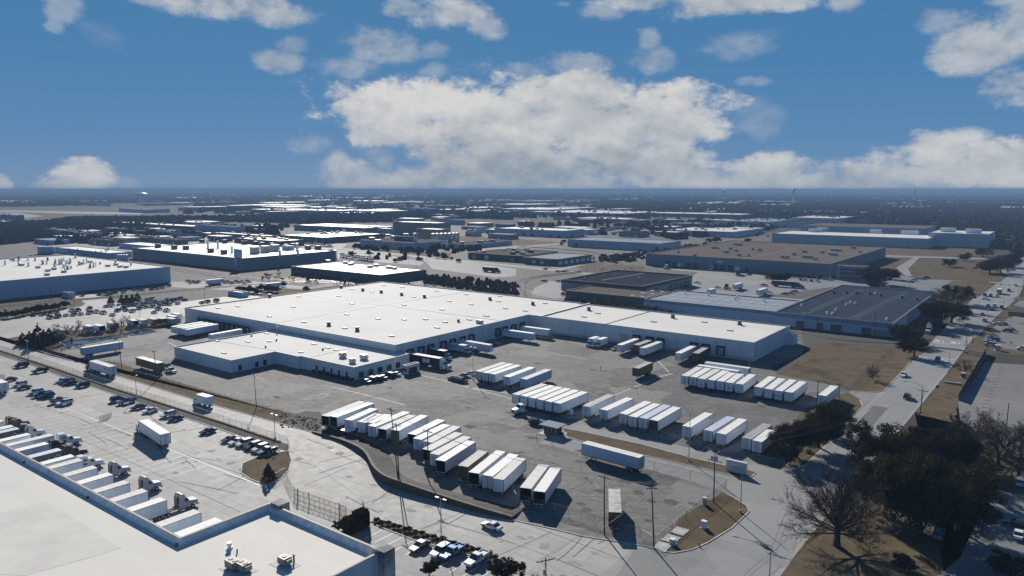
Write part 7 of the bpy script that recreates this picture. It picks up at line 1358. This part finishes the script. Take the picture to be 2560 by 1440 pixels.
# left side
for i,(u,v,hp) in enumerate(((58,862,32),(75,862,36),(97,866,55),(112,860,38),(125,858,40),(140,855,30))): tree('juniper '+nth(i)+' from the left in the corner clump by the first basin',u,v,hp,'jun',group='junipers at the yard corner',wid=1.4)
tree('bare spreading tree beside the left basin',179,857,52,'bare',wid=1.3); tree('small bare tree behind the right basin',303,834,45,'bare',wid=1.1)
for i,(u,v,hp) in enumerate(((277,760,22),(305,759,24),(318,759,24),(332,759,25),(344,752,22))): tree('dark conifer '+nth(i)+' from the left at the rail edge of the staff lot',u,v,hp,'jun',group='conifers at the staff lot',wid=1.3)
for i,(u,v,hp) in enumerate(((5,797,22),(20,795,24),(40,793,18),(57,790,22),(70,787,20),(88,784,24),(98,781,20),(112,779,22),(126,777,22),(146,774,18),(160,770,20))): tree('round dark bush '+nth(i)+' from the left along the staff lot bank',u,v,hp,'shr',group='bushes on the staff lot bank',wid=1.2)
for i,(u,v,hp) in enumerate(((600,728,14),(612,730,16),(622,733,20),(636,732,18),(645,735,14),(655,726,16),(672,728,20),(692,731,18),(706,717,14),(760,726,12),(772,728,10))): tree('dark bush '+nth(i)+' from the left behind the main warehouse by the tracks',u,v,hp,'shr',group='bushes by the tracks',wid=1.3)
# brush belts of leafless scrub
for i in range(64):
    s=rt_.random(); u=650+s*640; v=694+s*44+rt_.uniform(-5,7); tree('leafless scrub in the belt behind the main warehouse roof',u,v,rt_.uniform(18,30),'brush',group='scrub behind the main warehouse',wid=1.5)
for i in range(34):
    s=rt_.random(); u=1418+s*215; v=757+s*24+rt_.uniform(-3,5); tree('leafless scrub before the low annex and metal-roofed warehouse',u,v,rt_.uniform(14,28),'brush',group='scrub by the low annex',wid=1.5)
for i in range(26):
    u=rt_.uniform(1600,1760); v=614+rt_.uniform(0,20); tree('leafless scrub beside the ridge-roofed warehouse',u,v,rt_.uniform(10,18),'brush',group='scrub by the ridge-roofed warehouse',wid=1.6)
for i in range(18):
    tree('leafless scrub in the waste ground by the railway curve',rt_.uniform(1480,1610),rt_.uniform(640,690),rt_.uniform(8,14),'brush',group='scrub at the railway curve',wid=1.5)
# near hedges and bed plants
hg=thing('hedge','tall clipped dark hedge at the end of the gate fence','hedge',G(888,1332)); r=random.Random(8); vs=[];fs=[]
for i in range(9000):
    a=r.uniform(-5.2,4.2); b_=r.uniform(-.9,.9); z=r.uniform(.2,3.4+.5*math.sin(a)*.3)
    k=r.choice((0,1,2,2));  
    if k==0: b_=r.choice((-.95,.95))+r.uniform(-.1,.1)
    elif k==1: a=r.choice((-5.2,4.2))+r.uniform(-.15,.15)
    else: z=3.3+(.35 if a>-1 else -.15)+r.uniform(-.2,.2)
    p=B*a*.55+A*b_+Zv*z; n=Vector((r.uniform(-1,1),r.uniform(-1,1),r.uniform(-1,1))).normalized(); t1=n.orthogonal().normalized(); t2=n.cross(t1); w=.16; o=len(vs); vs+=[tuple(p-t1*w),tuple(p-t2*w),tuple(p+t1*w),tuple(p+t2*w)]; fs.append((o,o+1,o+2,o+3))
me=bpy.data.meshes.new('foliage'); me.from_pydata(vs,[],fs); me.materials.append(MATS['oak_leaf']); ob('foliage',me,hg); m=MB(); m.obox((0,0,1.7),B,A,Zv,2.7,.85,1.55); m.obj('core',mat('hedge_core',(.012,.013,.008),1.),hg)
hg.location=G(893,1325)
tree('small dark bush left of the clipped hedge',846,1326,32,'shr'); tree('dark juniper on the grass island in the court',672,1203,48,'jun',wid=1.25)
for i in range(22):
    s=i/21; u=940+s*300; v=1306+s*88+(3 if i%2 else -2); tree('small round shrub '+nth(i)+' along the planting bed by the alley',u,v,14,'shr',group='shrubs in the planting bed')
tree('rounded dry bush beside the white SUV at the bottom edge',1072,1432,42,'shr',wid=1.2); 
for i,(u,v,hp) in enumerate(((1265,1445,60),(1300,1450,50),(1335,1455,50),(1375,1460,50),(1410,1455,45),(1440,1458,42))): tree(['dense brown bush at the bottom edge beside the car park exit','leafless bush second from the left at the bottom edge','leafless bush left of the bottom edge pole','leafless bush right of the bottom edge pole','leafless bush second from the right at the bottom edge','leafless bush farthest right at the bottom edge'][i],u,v,hp,'shr' if i<1 else 'brush',group='bushes at the bottom edge',wid=1.2)
for i,(u,v) in enumerate(((1390,1085),(1398,1087),(1406,1089))): tree('low dry shrub '+nth(i)+' from the left at the head of the median',u,v,10,'shr',group='shrubs at the median head')
for i in range(10): tree('low clipped shrub '+nth(i)+' from the left under the annex windows',785+i*10.5,932+i*2.4,10,'shr',group='shrubs under the annex windows')
# single trees dotted through the middle distance
g='scattered trees among the far sheds'
SC=[(700,612),(712,611),(735,612),(880,640),(925,640),(885,622),(990,655),(1000,652),(1055,650),(1090,645),(1110,648),(1130,650),(1145,655),(1175,618),(1190,622),(1200,640),(1400,612),(1408,608),(1420,588),(1425,592),(1435,590),(1380,543),(1440,545),(1600,552),(1620,553),(1640,546),(1660,547),(1700,550),(1560,553),(1780,550),(1800,551),(1760,548),(1880,545),(1910,548),(1890,590),(1900,586),(1920,592),(1940,590),(1960,592),(1405,738),(1405,520),(1330,548),(1290,545),(1350,544),(240,610),(180,606),(150,604),(165,606),(300,612),(320,600),(345,595),(360,600),(385,598),(420,590),(440,588),(500,600),(510,598),(540,598),(560,600),(470,592),(330,586),(250,586),(130,598),(640,600),(655,602),(2490,600),(2520,603),(2560,606),(2450,600),(1580,652),(1565,648),(1770,604),(1780,606),(1790,605),(1870,606),(745,556),(1240,640)]
for u,v in SC: tree('dark round tree standing among the far sheds and lots',u+rt_.uniform(-3,3),v+rt_.uniform(-1,1),rt_.uniform(8,17) if v>600 else rt_.uniform(6,11),'mid',group=g,wid=1.2)
# ================================================================ far woodland, far sheds
rw_=random.Random(21)
def blob(vs,fs,p,rx,rz,k):
    n=7; o=len(vs); ph=rw_.uniform(0,6.28)
    for j,(f,zz) in enumerate(((1.0,.0),(1.05,.42),(.72,.82))):
        for i in range(n):
            a=ph+6.283*i/n; q=rx*f*rw_.uniform(.72,1.25); vs.append((p.x+q*math.cos(a),p.y+q*math.sin(a),rz*zz*rw_.uniform(.85,1.15)))
    vs.append((p.x,p.y,rz*rw_.uniform(.9,1.12)))
    for j in range(2):
        for i in range(n): fs.append((o+j*n+i,o+j*n+(i+1)%n,o+(j+1)*n+(i+1)%n,o+(j+1)*n+i))
    for i in range(n): fs.append((o+2*n+i,o+2*n+(i+1)%n,o+3*n))
def inpoly(u,v,P):
    c=False
    for (x1,y1),(x2,y2) in zip(P,P[1:]+P[:1]):
        if (y1>v)!=(y2>v) and u<(x2-x1)*(v-y1)/(y2-y1)+x1: c=not c
    return c
def wood(name,label,poly,n,zr=(7,11),size=None,mt='wood_canopy'):
    us=[p[0] for p in poly]; vv=[p[1] for p in poly]; vs=[];fs=[]; k=0; t0=0
    while k<n and t0<n*30:
        t0+=1; u=rw_.uniform(min(us),max(us)); v=rw_.uniform(min(vv),max(vv))
        if not inpoly(u,v,poly): continue
        p=G(u,v); d=p.length; blob(vs,fs,p,(size or max(4.5,d*.0035))*rw_.uniform(.6,1.3),rw_.uniform(*zr)*(1+d/22000),k); k+=1
    me=bpy.data.meshes.new(name); me.from_pydata(vs,[],fs); me.materials.append(MATS[mt]); o=ob(name,me); tag(o,label,'wood',kind='stuff'); return o
m=bpy.data.materials.new('wood_canopy'); m.use_nodes=True; q=NT(m.node_tree); p=q.n['Principled BSDF']; tcn=q.new('ShaderNodeTexCoord'); q.l.new(q.ramp(q.noise(tcn.outputs['Object'],.09,5,.75),[(.35,(.019,.019,.016,1)),(.6,(.045,.04,.031,1)),(.75,(.085,.072,.054,1))]),p.inputs['Base Color']); p.inputs['Roughness'].default_value=1; p.inputs['Specular IOR Level'].default_value=0; MATS['wood_canopy']=m
mat('scrub_canopy',(.04,.034,.027),1.,0,.3,.7,(.085,.07,.055),spec=0)
wood('woodland','dark belt of leafless wood from the airfield to the centre',[(-150,612),(0,612),(120,600),(130,585),(240,578),(420,570),(560,556),(640,556),(760,560),(980,555),(1090,545),(1280,550),(1280,540),(1060,538),(760,541),(520,548),(330,549),(180,551),(120,560),(-150,575)],3800,(7,11))
wood('woodland','dark suburb of trees filling the right horizon',[(1500,522),(1900,545),(2150,560),(2250,575),(2700,590),(2700,477),(1900,477),(1500,482)],7000,(8,13))
wood('woodland','dark tree cover beyond the airfield at left',[(-100,518),(230,515),(300,508),(640,505),(1280,500),(1500,500),(1500,483),(1280,479),(-100,480)],3800,(8,13))
wood('woodland','thin tree cover among the sheds in the centre distance',[(640,535),(1000,534),(1300,545),(1620,548),(1700,520),(1500,505),(1000,500),(500,505),(450,535)],1300,(7,11))
wood('woodland','scattered dark trees among the left lots and sheds',[(130,612),(700,590),(720,566),(420,572),(180,580)],260,(6,9)); wood('woodland','thicket beside the tall white warehouse end',[(2440,612),(2490,620),(2600,640),(2600,612),(2490,600)],120,(6,9)); wood('woodland','trees about the apartments at right',[(2140,575),(2320,578),(2480,590),(2600,600),(2600,555),(2200,545)],420,(6,10))
wood('thicket','dark leafless thicket between the tracks and the main warehouse roof',[(1066,692),(1180,699),(1292,712),(1296,738),(1180,727),(1060,709)],210,(1.5,3.6),1.7,'scrub_canopy')
wood('thicket','dark scrub along the foot of the dark-walled warehouse',[(727,674),(952,699),(960,705),(860,704),(740,694)],90,(1.2,3),1.6,'scrub_canopy')
wood('thicket','dark leafless thicket before the low annex',[(1416,752),(1612,772),(1640,780),(1700,792),(1640,792),(1416,768)],200,(1.5,3.6),1.6,'scrub_canopy')
wood('thicket','brown scrub on the waste ground by the ridge-roofed warehouse',[(1500,640),(1620,632),(1720,612),(1780,606),(1700,626),(1620,645),(1560,660),(1500,655)],200,(1.2,3),1.8,'scrub_canopy')
wood('thicket','scrub and trees about the sheds right of centre',[(1440,585),(1700,600),(1900,580),(2000,560),(1900,552),(1600,556),(1300,560),(1300,575)],300,(5,9)); wood('thicket','dark trees lining the wide lots at centre distance',[(850,640),(1000,655),(1160,645),(1160,625),(1000,632),(880,625)],18,(3,5),2.6); wood('thicket','dark trees before the silos and tan blocks',[(880,622),(1040,634),(1200,628),(1200,618),(1040,622),(890,612)],60,(3,6),3.0)
rz_=random.Random(31); MATS['far_lot_white']=MATS['roof_far_white']
def farshed(u,v,wpx,h,dep,w='wall_blue'):
    p=G(u,v); d=p.y*CP+H*SP; L_=wpx*d/FPX/max(.3,A.x); b=MB(); b.obox(p+Zv*h/2,A,B,Zv,L_/2,dep/2,h/2); b.k=1; b.obox(p+Zv*(h+.2),A,B,Zv,L_/2+.3,dep/2+.3,.2)
    o=b.obj('shed',[MATS[w],MATS['roof_far_white']]); tag(o,'low pale shed roof glinting in the hazy distance','shed','distant pale sheds'); return o
n=0
while n<215:
    u=rz_.uniform(-20,2580); v=478+ (rz_.random()**1.5)*62
    if u>1500 and rz_.random()<.45: continue
    if u<460 and 514<v<555: continue
    farshed(u,v,rz_.choice((6,10,16,30,60,90))*rz_.uniform(.6,1.3)*(1 if v>490 else .7),rz_.uniform(6,11),rz_.uniform(30,110)*(1+(540-v)/25),rz_.choice(('wall_blue','wall_pale','wall_dark'))); n+=1
# smaller sheds and parked box trailers filling the middle distance, kept clear of the named buildings
BB=[o for o in COL.objects if o.parent is None and o.type=='EMPTY' and len(o.children) and o.children[0].name.startswith('wall')]
FP=[]
for o in BB:
    c=[o.matrix_basis@Vector(k) for k in o.children[0].bound_box]; aa=[p.dot(A) for p in c]; bb__=[p.dot(B) for p in c]
    vs_=[o.matrix_basis@v.co for v in o.children[0].data.vertices]; FP.append((min(p.dot(A) for p in vs_)-8,max(p.dot(A) for p in vs_)+8,min(p.dot(B) for p in vs_)-8,max(p.dot(B) for p in vs_)+8))
def free(p,la,lb):
    a_,b_=p.dot(A),p.dot(B); return not any(x0-la<a_<x1+la and y0-lb<b_<y1+lb for x0,x1,y0,y1 in FP)
def midbox(nm,lb_,cat,grp,poly,n,la,lb,hh,walls,roofs,ab_=0.,doors=True):
    us=[p[0] for p in poly]; vv=[p[1] for p in poly]; k=0; t0=0
    while k<n and t0<4000:
        t0+=1; u,v=rz_.uniform(min(us),max(us)),rz_.uniform(min(vv),max(vv))
        if not inpoly(u,v,poly): continue
        p=G(u,v); L1,L2,h_=rz_.uniform(*la)/2,rz_.uniform(*lb)/2,rz_.uniform(*hh)
        if not free(p,L1,L2): continue
        FP.append((p.dot(A)-L1-3,p.dot(A)+L1+3,p.dot(B)-L2-3,p.dot(B)+L2+3)); rt=thing(nm,lb_,cat,p,ANG,grp); b=MB(); b.box(-L1,L1,-L2,L2,ab_,h_); b.obj('wall' if doors else 'body',MATS[rz_.choice(walls)],rt); b=MB(); b.box(-L1-.2,L1+.2,-L2-.2,L2+.2,h_+.003,h_+.3); b.obj('roof',MATS[rz_.choice(roofs)],rt)
        if doors:
            for i in range(3):
                x=-L1+2*L1*(i+.5)/3; b=MB(); b.box(x-1.6,x+1.6,-L2-.06,-L2+.02,.1,min(h_-.6,3.6)); b.obj('door',MATS[rz_.choice(('unit_dark','door_grey','white_metal'))],rt)
        else: b=MB(); b.box(-L1*.8,L1*.8,-L2*.7,L2*.7,0,ab_); b.obj('chassis',MATS['under_steel'],rt)
        k+=1
W3=('wall_blue','wall_pale','wall_dark','wall_grey','wall_brick'); R3=('roof_far_white','roof_far_white','roof_metal','roof_tan','roof_dark')
midbox('small_shed','small low commercial shed among the lots left of the factory','shed','small sheds at left',[(110,612),(330,606),(560,602),(700,590),(720,568),(420,574),(180,582)],30,(16,50),(14,34),(4,7),W3,R3)
midbox('small_shed','small low commercial shed among the lots right of centre','shed','small sheds right of centre',[(1180,600),(1420,590),(1700,596),(1940,574),(2010,556),(1700,544),(1300,548),(1150,560)],34,(18,60),(16,40),(4.5,7.5),W3,R3)
midbox('small_shed','small low commercial shed in the centre distance','shed','small sheds at centre distance',[(700,562),(980,556),(1160,552),(1160,540),(900,548),(700,553)],12,(20,60),(16,40),(4.5,7.5),W3,R3)
midbox('box_trailer','small pale box trailer parked among the far sheds','trailer','far parked box trailers',[(1390,585),(1620,590),(1600,572),(1450,566)],16,(2.6,2.7),(10,14),(3.9,4.1),('trailer_white',),('sheet_roof',),1.1,False)
midbox('box_trailer','small pale box trailer in the lots before the far right sheds','trailer','far right parked box trailers',[(1700,560),(1960,578),(1980,565),(1760,552)],14,(2.6,2.7),(10,14),(3.9,4.1),('trailer_white',),('sheet_roof',),1.1,False)
midbox('box_trailer','small pale box trailer by the factory lots','trailer','factory lot box trailers',[(440,708),(760,716),(780,728),(560,722)],2,(2.6,2.7),(9,13),(3.6,4.0),('trailer_tan','trailer_white'),('sheet_roof',),1.1,False)
# ---------------------------------------------------------------- haze: pale even air over the whole plain
m=bpy.data.materials.new('haze'); m.use_nodes=True; q=NT(m.node_tree); q.n.remove(q.n['Principled BSDF']); pv=q.new('ShaderNodeVolumePrincipled'); pv.inputs['Color'].default_value=(.32,.48,.70,1); pv.inputs['Density'].default_value=.0002; pv.inputs['Anisotropy'].default_value=-.15; q.l.new(pv.outputs[0],q.n['Material Output'].inputs['Volume'])
b=MB(); b.box(-62000,62000,-3500,62000,-1.,75.); hz=b.obj('haze',m); tag(hz,'thin bluish haze lying over the whole plain','haze',kind='stuff')
